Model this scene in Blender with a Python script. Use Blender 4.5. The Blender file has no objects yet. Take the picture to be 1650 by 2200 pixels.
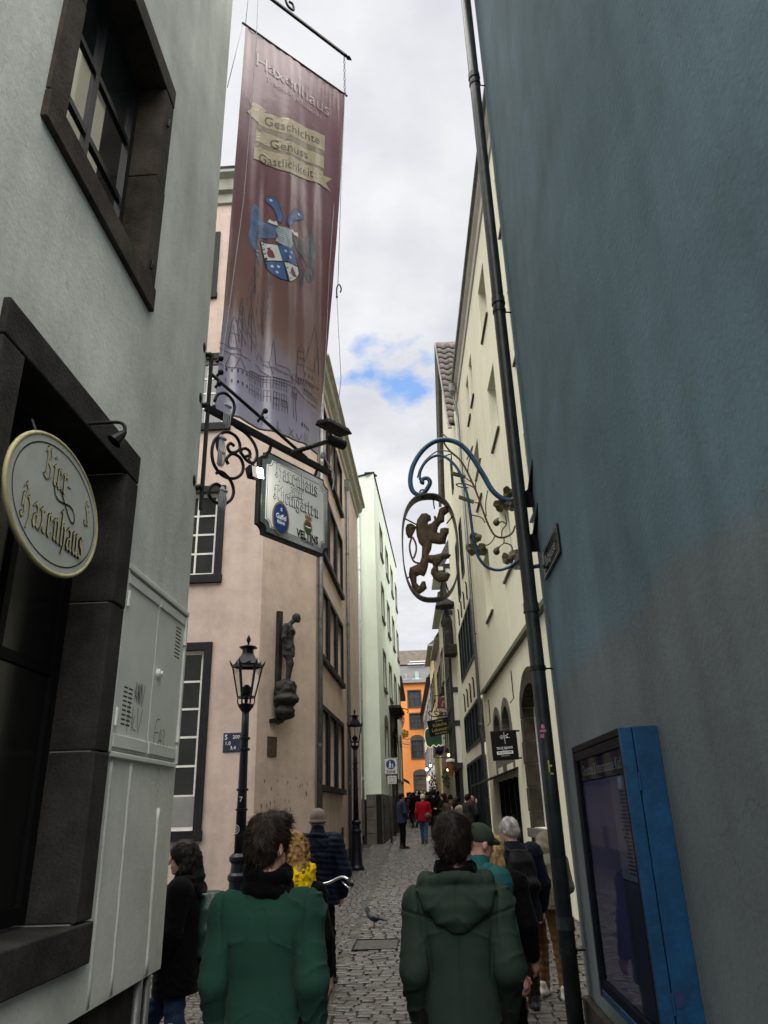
import bpy, math, random
import numpy as np
from mathutils import Vector, Matrix
random.seed(7)
rng = np.random.RandomState(7)
SC = bpy.context.scene
COL = SC.collection
R = math.radians

# ------------------------------------------------------------------ camera
cam_d = bpy.data.cameras.new('camera')
cam = bpy.data.objects.new('camera', cam_d)
COL.objects.link(cam)
SC.camera = cam
cam_d.sensor_fit = 'VERTICAL'
cam_d.sensor_height = 24.0
cam_d.sensor_width = 18.0
cam_d.lens = 24.0 * 1575.52 / 2200.0
cam_d.clip_start = 0.05
cam_d.clip_end = 600
rot = Matrix(((0.99824857, 0.04622344, 0.03692144),
              (0.05165607, -0.37685454, -0.92483096),
              (-0.02883486, 0.9251184, -0.37858223)))
cam.matrix_world = Matrix.Translation((0, 0, 1.8)) @ rot.to_4x4()

# ------------------------------------------------------------------ sky, sun, exposure
SUN_EL, SUN_AZ = R(72), R(168)       # azimuth from +Y towards +X: high, behind the camera to the right
world = bpy.data.worlds.new('World')
SC.world = world
world.use_nodes = True
wt = world.node_tree
wt.nodes.clear()
def wn(t, **kw):
    n = wt.nodes.new(t)
    for k, v in kw.items():
        setattr(n, k, v)
    return n
def wl(a, b):
    wt.links.new(a, b)
w_out = wn('ShaderNodeOutputWorld')
w_sky = wn('ShaderNodeTexSky', sky_type='NISHITA')
w_sky.sun_disc = False
w_sky.sun_elevation = SUN_EL
w_sky.sun_rotation = SUN_AZ
w_sky.air_density = 1.0
w_sky.dust_density = 0.3
w_sky.ozone_density = 3.0
w_bg = wn('ShaderNodeBackground')
w_bg.inputs['Strength'].default_value = 0.05
wl(w_sky.outputs[0], w_bg.inputs['Color'])
w_tc = wn('ShaderNodeTexCoord')
# cloud deck: flatten the direction onto a plane high overhead
w_sep = wn('ShaderNodeSeparateXYZ'); wl(w_tc.outputs['Generated'], w_sep.inputs[0])
w_mx = wn('ShaderNodeMath', operation='MAXIMUM'); wl(w_sep.outputs[2], w_mx.inputs[0]); w_mx.inputs[1].default_value = 0.02
w_ad = wn('ShaderNodeMath', operation='ADD'); wl(w_mx.outputs[0], w_ad.inputs[0]); w_ad.inputs[1].default_value = 0.12
w_dx = wn('ShaderNodeMath', operation='DIVIDE'); wl(w_sep.outputs[0], w_dx.inputs[0]); wl(w_ad.outputs[0], w_dx.inputs[1])
w_dy = wn('ShaderNodeMath', operation='DIVIDE'); wl(w_sep.outputs[1], w_dy.inputs[0]); wl(w_ad.outputs[0], w_dy.inputs[1])
w_cmb = wn('ShaderNodeCombineXYZ'); wl(w_dx.outputs[0], w_cmb.inputs[0]); wl(w_dy.outputs[0], w_cmb.inputs[1])
w_n1 = wn('ShaderNodeTexNoise'); w_n1.inputs['Scale'].default_value = 5.0; w_n1.inputs['Detail'].default_value = 7
w_n1.inputs['Roughness'].default_value = 0.55
wl(w_cmb.outputs[0], w_n1.inputs['Vector'])
w_n2 = wn('ShaderNodeTexNoise'); w_n2.inputs['Scale'].default_value = 1.3; w_n2.inputs['Detail'].default_value = 4
wl(w_cmb.outputs[0], w_n2.inputs['Vector'])
# one gap in the deck: centre (-.02, 1.30) on the flattened plane, ragged edge
w_sub = wn('ShaderNodeVectorMath', operation='SUBTRACT'); wl(w_cmb.outputs[0], w_sub.inputs[0]); w_sub.inputs[1].default_value = (-0.015, 1.30, 0)
w_sc = wn('ShaderNodeVectorMath', operation='MULTIPLY'); wl(w_sub.outputs[0], w_sc.inputs[0]); w_sc.inputs[1].default_value = (6.0, 7.6, 0)
w_len = wn('ShaderNodeVectorMath', operation='LENGTH'); wl(w_sc.outputs[0], w_len.inputs[0])
w_m1 = wn('ShaderNodeMath', operation='MULTIPLY_ADD'); wl(w_n1.outputs[0], w_m1.inputs[0]); w_m1.inputs[1].default_value = 3.6
wl(w_len.outputs['Value'], w_m1.inputs[2])
w_gap = wn('ShaderNodeMapRange'); wl(w_m1.outputs[0], w_gap.inputs[0])
w_gap.inputs[1].default_value = 2.15; w_gap.inputs[2].default_value = 2.6
# thin veils anywhere the broad noise is low
w_thin = wn('ShaderNodeMapRange'); wl(w_n2.outputs[0], w_thin.inputs[0])
w_thin.inputs[1].default_value = 0.28; w_thin.inputs[2].default_value = 0.42
w_thin.inputs[3].default_value = 0.9; w_thin.inputs[4].default_value = 1.0
w_f = wn('ShaderNodeMath', operation='MULTIPLY'); wl(w_gap.outputs[0], w_f.inputs[0]); wl(w_thin.outputs[0], w_f.inputs[1])
w_mixn = wn('ShaderNodeMath', operation='MULTIPLY_ADD'); wl(w_n1.outputs[0], w_mixn.inputs[0]); w_mixn.inputs[1].default_value = 0.45
w_half = wn('ShaderNodeMath', operation='MULTIPLY'); wl(w_n2.outputs[0], w_half.inputs[0]); w_half.inputs[1].default_value = 0.55
wl(w_half.outputs[0], w_mixn.inputs[2])
w_ramp = wn('ShaderNodeValToRGB'); wl(w_mixn.outputs[0], w_ramp.inputs[0])
w_ramp.color_ramp.elements[0].position = 0.36; w_ramp.color_ramp.elements[0].color = (0.90, 0.90, 0.91, 1)
w_ramp.color_ramp.elements[1].position = 0.64; w_ramp.color_ramp.elements[1].color = (0.62, 0.63, 0.69, 1)
w_cl = wn('ShaderNodeBackground'); w_cl.inputs['Strength'].default_value = 0.195
wl(w_ramp.outputs[0], w_cl.inputs['Color'])
w_mix = wn('ShaderNodeMixShader'); wl(w_f.outputs[0], w_mix.inputs[0]); wl(w_bg.outputs[0], w_mix.inputs[1]); wl(w_cl.outputs[0], w_mix.inputs[2])
wl(w_mix.outputs[0], w_out.inputs['Surface'])

sun_d = bpy.data.lights.new('sun', 'SUN')
sun_d.energy = 1.5
sun_d.angle = R(95)
sun_d.color = (1.0, 0.96, 0.9)
sun = bpy.data.objects.new('sun', sun_d)
COL.objects.link(sun)
sdir = Vector((math.sin(SUN_AZ) * math.cos(SUN_EL), math.cos(SUN_AZ) * math.cos(SUN_EL), math.sin(SUN_EL)))
sun.rotation_euler = sdir.to_track_quat('Z', 'Y').to_euler()
sun.location = sdir * 60

vs = SC.view_settings
vs.view_transform = 'Standard'
vs.look = 'None'
vs.exposure = 2.5
vs.gamma = 1.0
vs.use_curve_mapping = False

# ------------------------------------------------------------------ materials
MATS = {}
def hexc(r, g, b):
    f = lambda c: ((c / 255 + 0.055) / 1.055) ** 2.4 if c / 255 > 0.04045 else c / 255 / 12.92
    return (f(r), f(g), f(b))
def mat(name, col, rough=0.6, metal=0.0, var=0.15, scale=4.0, bump=0.0, bscale=40.0, spec=0.5, streak=0.0,
        world=False, col2=None, stretch=(1, 1, 1), emit=0.0, sheen=0.0, coat=0.0, thr=(0.35, 0.65), bdist=0.01, fine=0.0):
    if name in MATS:
        return MATS[name]
    m = bpy.data.materials.new(name)
    MATS[name] = m
    m.use_nodes = True
    nt = m.node_tree
    b = nt.nodes['Principled BSDF']
    b.inputs['Roughness'].default_value = rough
    b.inputs['Metallic'].default_value = metal
    b.inputs['Specular IOR Level'].default_value = spec
    b.inputs['Base Color'].default_value = (*col, 1)
    if sheen:
        b.inputs['Sheen Weight'].default_value = sheen
    if coat:
        b.inputs['Coat Weight'].default_value = coat
    if emit:
        b.inputs['Emission Color'].default_value = (*col, 1)
        b.inputs['Emission Strength'].default_value = emit
    def nd(t, **kw):
        n = nt.nodes.new(t)
        for k, v in kw.items():
            setattr(n, k, v)
        return n
    if world:
        src = nd('ShaderNodeNewGeometry').outputs['Position']
    else:
        src = nd('ShaderNodeTexCoord').outputs['Object']
    mp = nd('ShaderNodeMapping')
    mp.inputs['Scale'].default_value = stretch
    nt.links.new(src, mp.inputs['Vector'])
    vec = mp.outputs[0]
    if var > 0 or col2 is not None:
        n = nd('ShaderNodeTexNoise')
        n.inputs['Scale'].default_value = scale
        n.inputs['Detail'].default_value = 6
        n.inputs['Roughness'].default_value = 0.6
        nt.links.new(vec, n.inputs['Vector'])
        rp = nd('ShaderNodeValToRGB')
        rp.color_ramp.elements[0].position = thr[0]
        rp.color_ramp.elements[1].position = thr[1]
        c2 = col2 if col2 is not None else tuple(min(1, c * (1 + var)) for c in col)
        c1 = col if col2 is not None else tuple(c * (1 - var) for c in col)
        rp.color_ramp.elements[0].color = (*c1, 1)
        rp.color_ramp.elements[1].color = (*c2, 1)
        nt.links.new(n.outputs[0], rp.inputs[0])
        outc = rp.outputs[0]
        if streak > 0:
            mp2 = nd('ShaderNodeMapping')
            mp2.inputs['Scale'].default_value = (2.2, 2.2, 0.16)
            nt.links.new(src, mp2.inputs['Vector'])
            n3 = nd('ShaderNodeTexNoise')
            n3.inputs['Scale'].default_value = 1.6
            n3.inputs['Detail'].default_value = 8
            n3.inputs['Roughness'].default_value = 0.65
            nt.links.new(mp2.outputs[0], n3.inputs['Vector'])
            mr = nd('ShaderNodeMapRange')
            mr.inputs[1].default_value = 0.35
            mr.inputs[2].default_value = 0.7
            mr.inputs[3].default_value = 1.0
            mr.inputs[4].default_value = 1.0 - streak
            nt.links.new(n3.outputs[0], mr.inputs[0])
            mm = nd('ShaderNodeMix', data_type='RGBA', blend_type='MULTIPLY')
            mm.inputs[0].default_value = 1.0
            nt.links.new(outc, mm.inputs[6])
            nt.links.new(mr.outputs[0], mm.inputs[7])
            outc = mm.outputs[2]
        if fine > 0:
            n4 = nd('ShaderNodeTexNoise')
            n4.inputs['Scale'].default_value = bscale * 1.3
            n4.inputs['Detail'].default_value = 3
            nt.links.new(vec, n4.inputs['Vector'])
            mr4 = nd('ShaderNodeMapRange')
            mr4.inputs[1].default_value = 0.3
            mr4.inputs[2].default_value = 0.7
            mr4.inputs[3].default_value = 1.0 - fine
            mr4.inputs[4].default_value = 1.0 + fine
            nt.links.new(n4.outputs[0], mr4.inputs[0])
            m4 = nd('ShaderNodeMix', data_type='RGBA', blend_type='MULTIPLY')
            m4.inputs[0].default_value = 1.0
            nt.links.new(outc, m4.inputs[6])
            nt.links.new(mr4.outputs[0], m4.inputs[7])
            outc = m4.outputs[2]
        nt.links.new(outc, b.inputs['Base Color'])
        if emit:
            nt.links.new(outc, b.inputs['Emission Color'])
    if bump > 0:
        n = nd('ShaderNodeTexNoise')
        n.inputs['Scale'].default_value = bscale
        n.inputs['Detail'].default_value = 5
        n.inputs['Roughness'].default_value = 0.65
        nt.links.new(vec, n.inputs['Vector'])
        bp = nd('ShaderNodeBump')
        bp.inputs['Strength'].default_value = bump
        bp.inputs['Distance'].default_value = bdist
        nt.links.new(n.outputs[0], bp.inputs['Height'])
        nt.links.new(bp.outputs[0], b.inputs['Normal'])
    return m

def plaster(name, col, var=0.1, streak=0.16, bump=0.35):
    return mat(name, col, 0.85, var=var, scale=0.9, bump=bump, bscale=34, spec=0.25, streak=streak, world=True, bdist=0.006, fine=0.05)
M_LEFT = plaster('plaster_grey_green', (0.66, 0.69, 0.63), 0.15, 0.16, 0.5)
M_BLUE = plaster('plaster_slate_blue', (0.106, 0.172, 0.203), 0.15, 0.18, 0.5)
def low_repair(m):
    # newer, greyer render up to about 2.8 m with an uneven trowelled edge
    nt = m.node_tree; b = nt.nodes['Principled BSDF']
    src = b.inputs['Base Color'].links[0].from_socket
    g = nt.nodes.new('ShaderNodeNewGeometry'); sp = nt.nodes.new('ShaderNodeSeparateXYZ'); nt.links.new(g.outputs['Position'], sp.inputs[0])
    n = nt.nodes.new('ShaderNodeTexNoise'); n.inputs['Scale'].default_value = 1.1; n.inputs['Detail'].default_value = 9; nt.links.new(g.outputs['Position'], n.inputs['Vector'])
    a = nt.nodes.new('ShaderNodeMath'); a.operation = 'MULTIPLY_ADD'; nt.links.new(n.outputs[0], a.inputs[0]); a.inputs[1].default_value = 0.42; nt.links.new(sp.outputs[2], a.inputs[2])
    r = nt.nodes.new('ShaderNodeMapRange'); nt.links.new(a.outputs[0], r.inputs[0]); r.inputs[1].default_value = 2.88; r.inputs[2].default_value = 3.04; r.inputs[3].default_value = 1.0; r.inputs[4].default_value = 0.0
    mx = nt.nodes.new('ShaderNodeMix'); mx.data_type = 'RGBA'; mx.blend_type = 'MULTIPLY'; nt.links.new(r.outputs[0], mx.inputs[0]); nt.links.new(src, mx.inputs[6]); mx.inputs[7].default_value = (1.18, 0.88, 0.78, 1)
    nt.links.new(mx.outputs[2], b.inputs['Base Color'])
def weather(m, blot=0.16, crack=0.35):
    nt = m.node_tree; b = nt.nodes['Principled BSDF']
    src = b.inputs['Base Color'].links[0].from_socket
    g = nt.nodes.new('ShaderNodeNewGeometry')
    def noise(sc, det, rough=0.6):
        n = nt.nodes.new('ShaderNodeTexNoise'); n.inputs['Scale'].default_value = sc; n.inputs['Detail'].default_value = det; n.inputs['Roughness'].default_value = rough
        nt.links.new(g.outputs['Position'], n.inputs['Vector']); return n
    def mr(sock, a, c, lo, hi):
        r = nt.nodes.new('ShaderNodeMapRange'); nt.links.new(sock, r.inputs[0]); r.inputs[1].default_value = a; r.inputs[2].default_value = c; r.inputs[3].default_value = lo; r.inputs[4].default_value = hi; return r.outputs[0]
    def mul(a_, f_):
        mx = nt.nodes.new('ShaderNodeMix'); mx.data_type = 'RGBA'; mx.blend_type = 'MULTIPLY'; mx.inputs[0].default_value = 1.0; nt.links.new(a_, mx.inputs[6]); nt.links.new(f_, mx.inputs[7]); return mx.outputs[2]
    c = mul(src, mr(noise(2.3, 10, 0.7).outputs[0], 0.42, 0.62, 1.0 + blot * 0.5, 1.0 - blot))
    c = mul(c, mr(noise(260, 2).outputs[0], 0.35, 0.65, 0.90, 1.08))
    c = mul(c, mr(noise(38, 6, 0.75).outputs[0], 0.62, 0.74, 1.0, 0.78))
    v = nt.nodes.new('ShaderNodeTexVoronoi'); v.feature = 'DISTANCE_TO_EDGE'; v.inputs['Scale'].default_value = 0.55
    wv = nt.nodes.new('ShaderNodeVectorMath'); wv.operation = 'MULTIPLY_ADD'; nt.links.new(noise(3.0, 6).outputs['Color'], wv.inputs[0]); wv.inputs[1].default_value = (0.55, 0.55, 0.55); nt.links.new(g.outputs['Position'], wv.inputs[2]); nt.links.new(wv.outputs[0], v.inputs['Vector'])
    ck = mr(v.outputs['Distance'], 0.0, 0.0022, 1.0 - crack, 1.0)
    c = mul(c, ck)
    nt.links.new(c, b.inputs['Base Color'])
weather(M_LEFT, 0.07, 0.25); weather(M_BLUE, 0.08, 0.3)
low_repair(M_BLUE)
M_PINK = plaster('plaster_salmon', (0.52, 0.415, 0.355), 0.09, 0.13); weather(M_PINK, 0.10, 0.25)
M_MINT = plaster('plaster_mint', (0.78, 0.88, 0.74), 0.04, 0.06)
M_CREAM = plaster('plaster_cream', (0.74, 0.73, 0.555), 0.05, 0.1)
M_ORANGE = plaster('plaster_orange', (0.74, 0.27, 0.075), 0.07, 0.12)
M_WHITE = plaster('plaster_white', (0.72, 0.71, 0.66), 0.05, 0.1)
M_YELLOW = plaster('plaster_yellow', (0.7, 0.6, 0.32), 0.05, 0.1)
M_ROSE = plaster('plaster_rose', (0.55, 0.36, 0.34), 0.05, 0.1)
M_BEIGE = plaster('plaster_beige', (0.60, 0.55, 0.43), 0.05, 0.12)
M_BASALT = mat('basalt_stone', (0.032, 0.030, 0.027), 0.9, var=0.35, scale=5, bump=0.6, bscale=60, world=True, fine=0.2, spec=0.15)
M_BASALT2 = mat('weathered_stone', (0.050, 0.041, 0.032), 0.9, var=0.5, scale=3, bump=0.6, bscale=50, world=True, fine=0.15, spec=0.15)
M_STONE = mat('sandstone_grey', (0.115, 0.108, 0.088), 0.85, var=0.25, scale=3, bump=0.5, bscale=45, world=True, streak=0.25)
M_TUFF = mat('tuff_brown', (0.22, 0.185, 0.14), 0.85, var=0.3, scale=4, bump=0.5, bscale=45, world=True)
M_IRON = mat('black_iron', (0.006, 0.007, 0.008), 0.45, 0.1, var=0.3, scale=12, bump=0.25, bscale=90, spec=0.25)
M_NAVY = mat('navy_cast_iron', (0.004, 0.006, 0.014), 0.35, 0.1, spec=0.3, var=0.3, scale=10, bump=0.2, bscale=70)
M_ZINC = mat('zinc_pipe', (0.17, 0.18, 0.175), 0.5, 0.55, var=0.25, scale=6, streak=0.3, world=True)
M_DPIPE = mat('dark_green_downpipe', (0.020, 0.027, 0.029), 0.4, 0.1, spec=0.35, var=0.45, scale=7, streak=0.4, world=True, bump=0.2, bscale=60)
M_FRAME = mat('anthracite_window_surround', (0.010, 0.0105, 0.012), 0.6, var=0.25, scale=6, spec=0.2)
M_WOODW = mat('white_window_wood', (0.62, 0.62, 0.58), 0.5, var=0.08, scale=9)
M_DARK = mat('dark_interior', (0.006, 0.006, 0.007), 0.9, var=0.3, scale=3)
M_SHUT = mat('dark_green_shutter', (0.006, 0.012, 0.014), 0.5, var=0.25, scale=6, spec=0.2)
M_SILL = mat('brown_sill_metal', (0.035, 0.03, 0.026), 0.5, var=0.2, scale=6)
M_SLATE = mat('slate_roof', (0.085, 0.082, 0.085), 0.6, var=0.3, scale=7, world=True, bump=0.4, bscale=24)
M_TILE = mat('brown_roof_tile', (0.085, 0.07, 0.06), 0.7, var=0.35, scale=3, world=True, bump=0.3, bscale=40)
M_GOLD = mat('pale_gold_paint', (0.42, 0.38, 0.19), 0.45, var=0.2, scale=14)
M_BLACK = mat('matt_black_paint', (0.004, 0.004, 0.004), 0.55, var=0.2, scale=8, spec=0.2)
M_WPAINT = mat('white_sign_paint', (0.74, 0.74, 0.72), 0.5, var=0.05, scale=10)
M_BLUEP = mat('blue_wood_paint', (0.004, 0.040, 0.10), 0.5, spec=0.25, var=0.3, scale=5, bump=0.3, bscale=30, fine=0.12)
M_ROPE = mat('grey_rope', (0.33, 0.34, 0.36), 0.8, var=0.15, scale=30)
def glass(name, col=(0.012, 0.014, 0.015), rough=0.03):
    m = mat(name, col, rough, var=0.25, scale=1.2, spec=0.7)
    return m
M_GLASS = glass('dark_window_glass')
M_GLASSD = glass('double_glazed_pane', (0.02, 0.023, 0.024), 0.03); M_GLASSD.node_tree.nodes['Principled BSDF'].inputs['IOR'].default_value = 2.4
M_GLASSF = glass('far_window_glass', (0.03, 0.034, 0.036), 0.12)
def clear_glass(name='clear_lantern_glass', tint=(0.93, 0.94, 0.92), refl=0.4):
    m = bpy.data.materials.new(name)
    m.use_nodes = True
    nt = m.node_tree
    nt.nodes.clear()
    o = nt.nodes.new('ShaderNodeOutputMaterial')
    t = nt.nodes.new('ShaderNodeBsdfTransparent'); t.inputs[0].default_value = (*tint, 1)
    g = nt.nodes.new('ShaderNodeBsdfGlossy'); g.inputs['Roughness'].default_value = 0.04
    fr = nt.nodes.new('ShaderNodeFresnel'); fr.inputs[0].default_value = 1.25
    mx = nt.nodes.new('ShaderNodeMixShader')
    ml = nt.nodes.new('ShaderNodeMath'); ml.operation = 'MULTIPLY'; ml.inputs[1].default_value = refl; nt.links.new(fr.outputs[0], ml.inputs[0]); nt.links.new(ml.outputs[0], mx.inputs[0]); nt.links.new(t.outputs[0], mx.inputs[1]); nt.links.new(g.outputs[0], mx.inputs[2])
    nt.links.new(mx.outputs[0], o.inputs[0])
    return m
M_CLEAR = clear_glass()
M_CASEGLASS = clear_glass('blue_tinted_case_glass', (0.62, 0.68, 0.9), 0.22)

# ------------------------------------------------------------------ mesh helpers
def ground_z(y):
    return 0.025 * max(0.0, y - 2.0)
class MB:
    def __init__(s):
        s.v = []; s.f = []
    def add(s, vs, fs):
        o = len(s.v)
        s.v += [tuple(map(float, p)) for p in vs]
        s.f += [tuple(i + o for i in f) for f in fs]
        return s
    def hexa(s, p):     # 8 points: bottom ring 0-3 ccw, top ring 4-7
        return s.add(p, [(3, 2, 1, 0), (4, 5, 6, 7), (0, 1, 5, 4), (1, 2, 6, 5), (2, 3, 7, 6), (3, 0, 4, 7)])
    def box(s, x0, x1, y0, y1, z0, z1):
        x0, x1 = sorted((x0, x1)); y0, y1 = sorted((y0, y1)); z0, z1 = sorted((z0, z1))
        return s.hexa([(x0, y0, z0), (x1, y0, z0), (x1, y1, z0), (x0, y1, z0), (x0, y0, z1), (x1, y0, z1), (x1, y1, z1), (x0, y1, z1)])
    def bar(s, a, b, w, h, up=(0, 0, 1)):
        a = Vector(a); b = Vector(b); d = (b - a).normalized(); up = Vector(up)
        sd = d.cross(up)
        if sd.length < 1e-4: sd = d.cross(Vector((1, 0, 0)))
        sd.normalize(); u = sd.cross(d)
        r = [(-1, -1), (1, -1), (1, 1), (-1, 1)]
        p = [a + sd * (w / 2 * i) + u * (h / 2 * j) for i, j in r] + [b + sd * (w / 2 * i) + u * (h / 2 * j) for i, j in r]
        return s.add(p, [(0, 1, 2, 3), (7, 6, 5, 4), (0, 4, 5, 1), (1, 5, 6, 2), (2, 6, 7, 3), (3, 7, 4, 0)])
    def tube(s, path, r, n=8, caps=True, flat=1.0):
        P = [Vector(p) for p in path]
        rs = r if isinstance(r, (list, tuple)) else [r] * len(P)
        o = len(s.v); up = None
        for i, p in enumerate(P):
            t = (P[min(i + 1, len(P) - 1)] - P[max(i - 1, 0)])
            t = t.normalized() if t.length > 1e-9 else Vector((0, 0, 1))
            if up is None:
                up = t.cross(Vector((0, 0, 1)))
                if up.length < 1e-3: up = t.cross(Vector((1, 0, 0)))
                up.normalize()
            up = (up - t * up.dot(t)); up = up.normalized() if up.length > 1e-6 else t.orthogonal().normalized()
            sd = t.cross(up)
            for k in range(n):
                a = 2 * math.pi * k / n
                q = p + (up * math.cos(a) + sd * math.sin(a) * flat) * rs[i]
                s.v.append(tuple(q))
        for i in range(len(P) - 1):
            for k in range(n):
                k2 = (k + 1) % n
                s.f.append((o + i * n + k, o + i * n + k2, o + (i + 1) * n + k2, o + (i + 1) * n + k))
        if caps:
            s.f.append(tuple(o + k for k in reversed(range(n))))
            s.f.append(tuple(o + (len(P) - 1) * n + k for k in range(n)))
        return s
    def lathe(s, prof, n=16, c=(0, 0, 0), sq=None):
        o = len(s.v)
        for r, z in prof:
            for k in range(n):
                a = 2 * math.pi * (k + 0.5) / n
                s.v.append((c[0] + r * math.cos(a), c[1] + r * math.sin(a), c[2] + z))
        for i in range(len(prof) - 1):
            for k in range(n):
                k2 = (k + 1) % n
                s.f.append((o + i * n + k, o + i * n + k2, o + (i + 1) * n + k2, o + (i + 1) * n + k))
        s.f.append(tuple(o + k for k in reversed(range(n))))
        s.f.append(tuple(o + (len(prof) - 1) * n + k for k in range(n)))
        return s
    def ball(s, c, r, n=10, m=7, sc=(1, 1, 1)):
        o = len(s.v)
        s.v.append((c[0], c[1], c[2] - r * sc[2]))
        for i in range(1, m):
            t = math.pi * i / m
            for k in range(n):
                a = 2 * math.pi * k / n
                s.v.append((c[0] + r * sc[0] * math.sin(t) * math.cos(a), c[1] + r * sc[1] * math.sin(t) * math.sin(a), c[2] - r * sc[2] * math.cos(t)))
        s.v.append((c[0], c[1], c[2] + r * sc[2]))
        e = len(s.v) - 1
        for k in range(n):
            s.f.append((o, o + 1 + (k + 1) % n, o + 1 + k))
            s.f.append((e, o + 1 + (m - 2) * n + k, o + 1 + (m - 2) * n + (k + 1) % n))
        for i in range(m - 2):
            for k in range(n):
                k2 = (k + 1) % n
                s.f.append((o + 1 + i * n + k, o + 1 + i * n + k2, o + 1 + (i + 1) * n + k2, o + 1 + (i + 1) * n + k))
        return s
    def build(s, name, m, parent=None, smooth=False, bevel=0.0, kind=None, auto=None):
        me = bpy.data.meshes.new(name)
        off = Vector((0, 0, 0))
        if parent is not None:
            p = parent
            while p is not None:
                off += p.location; p = p.parent
        if off.length > 0:
            vv = [(x - off.x, y - off.y, z - off.z) for x, y, z in s.v]
        else:
            vv = s.v
        me.from_pydata(vv, [], s.f)
        me.validate()
        me.update()
        if smooth:
            me.polygons.foreach_set('use_smooth', [True] * len(me.polygons))
        if auto:
            me.polygons.foreach_set('use_smooth', [True] * len(me.polygons))
            try:
                me.set_sharp_from_angle(angle=R(auto))
            except Exception:
                pass
        me.materials.append(m)
        o = bpy.data.objects.new(name, me)
        COL.objects.link(o)
        if parent is not None:
            o.parent = parent
        if bevel > 0:
            b = o.modifiers.new('bevel', 'BEVEL')
            b.width = bevel; b.segments = 2; b.limit_method = 'ANGLE'
        if kind:
            o['kind'] = kind
        return o
def tag(o, label=None, cat=None, group=None, kind=None):
    if label: o['label'] = label
    if cat: o['category'] = cat
    if group: o['group'] = group
    if kind: o['kind'] = kind
    return o
def thing(name, label, cat, loc=(0, 0, 0), group=None):
    o = bpy.data.objects.new(name, None)
    o.empty_display_size = 0.2
    COL.objects.link(o)
    o.location = loc
    return tag(o, label, cat, group)
def copy_tree(o, parent=None):
    c = o.copy()
    COL.objects.link(c)
    if parent is not None:
        c.parent = parent
    for ch in list(o.children):
        copy_tree(ch, c)
    return c
class Fr:       # a vertical facade: u along it, z up, d outward (towards the street)
    def __init__(s, p, q, side):
        s.p = Vector((p[0], p[1], 0)); q = Vector((q[0], q[1], 0))
        s.L = (q - s.p).length
        s.d = (q - s.p).normalized()
        s.n = Vector((s.d.y, -s.d.x, 0)) * side
    def pt(s, u, z, d=0.0):
        w = s.p + s.d * u + s.n * d
        return (w.x, w.y, z)
    def box(s, mb, u0, u1, z0, z1, d0, d1):
        a, b = sorted((u0, u1)); z0, z1 = sorted((z0, z1)); d0, d1 = sorted((d0, d1))
        P = [s.pt(a, z0, d0), s.pt(b, z0, d0), s.pt(b, z0, d1), s.pt(a, z0, d1), s.pt(a, z1, d0), s.pt(b, z1, d0), s.pt(b, z1, d1), s.pt(a, z1, d1)]
        return mb.hexa(P)
    def prism(s, mb, poly, d0, d1):     # poly of (u,z)
        n = len(poly)
        P = [s.pt(u, z, d0) for u, z in poly] + [s.pt(u, z, d1) for u, z in poly]
        return mb.add(P, [tuple(range(n)), tuple(reversed(range(n, 2 * n)))] + [(i, (i + 1) % n, n + (i + 1) % n, n + i) for i in range(n)])
def wall_mesh(fr, u0, u1, z0, z1, holes, depth, mb=None, zfun=None):
    """front face with rectangular holes plus reveals going inward; holes: (ua,ub,za,zb)"""
    mb = mb or MB()
    us = sorted(set([u0, u1] + [h[0] for h in holes] + [h[1] for h in holes]))
    zs = sorted(set([z0, z1] + [h[2] for h in holes] + [h[3] for h in holes]))
    us = [u for u in us if u0 <= u <= u1]; zs = [z for z in zs if z0 <= z <= z1]
    for i in range(len(us) - 1):
        for j in range(len(zs) - 1):
            cu, cz = (us[i] + us[i + 1]) / 2, (zs[j] + zs[j + 1]) / 2
            if any(h[0] < cu < h[1] and h[2] < cz < h[3] for h in holes):
                continue
            mb.add([fr.pt(us[i], zs[j]), fr.pt(us[i + 1], zs[j]), fr.pt(us[i + 1], zs[j + 1]), fr.pt(us[i], zs[j + 1])], [(0, 1, 2, 3)])
    for (a, b, c, d) in holes:
        q = [(a, c), (b, c), (b, d), (a, d)]
        for k in range(4):
            p, r = q[k], q[(k + 1) % 4]
            mb.add([fr.pt(p[0], p[1]), fr.pt(r[0], r[1]), fr.pt(r[0], r[1], -depth), fr.pt(p[0], p[1], -depth)], [(0, 1, 2, 3)])
    return mb
def ribbon(pts, w, closed=False):
    """flat 2D ribbon along a polyline -> verts, faces"""
    P = [Vector((p[0], p[1])) for p in pts]
    n = len(P); vs = []; fs = []
    for i in range(n):
        if closed:
            t = P[(i + 1) % n] - P[i - 1]
        else:
            t = P[min(i + 1, n - 1)] - P[max(i - 1, 0)]
        if t.length < 1e-9: t = Vector((1, 0))
        t.normalize(); nn = Vector((-t.y, t.x))
        ww = w[i] if isinstance(w, (list, tuple)) else w
        vs += [tuple(P[i] + nn * ww / 2), tuple(P[i] - nn * ww / 2)]
    for i in range(n if closed else n - 1):
        j = (i + 1) % n
        fs.append((2 * i, 2 * i + 1, 2 * j + 1, 2 * j))
    return vs, fs
def smooth_path(pts, n=4):
    """Catmull-Rom through the points"""
    P = [Vector(p) for p in pts]; out = []
    for i in range(len(P) - 1):
        a = P[max(i - 1, 0)]; b = P[i]; c = P[i + 1]; d = P[min(i + 2, len(P) - 1)]
        for k in range(n):
            t = k / n
            out.append(0.5 * ((2 * b) + (c - a) * t + (2 * a - 5 * b + 4 * c - d) * t * t + (3 * b - a - 3 * c + d) * t ** 3))
    out.append(P[-1])
    return out
_txt_cache = {}
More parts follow.
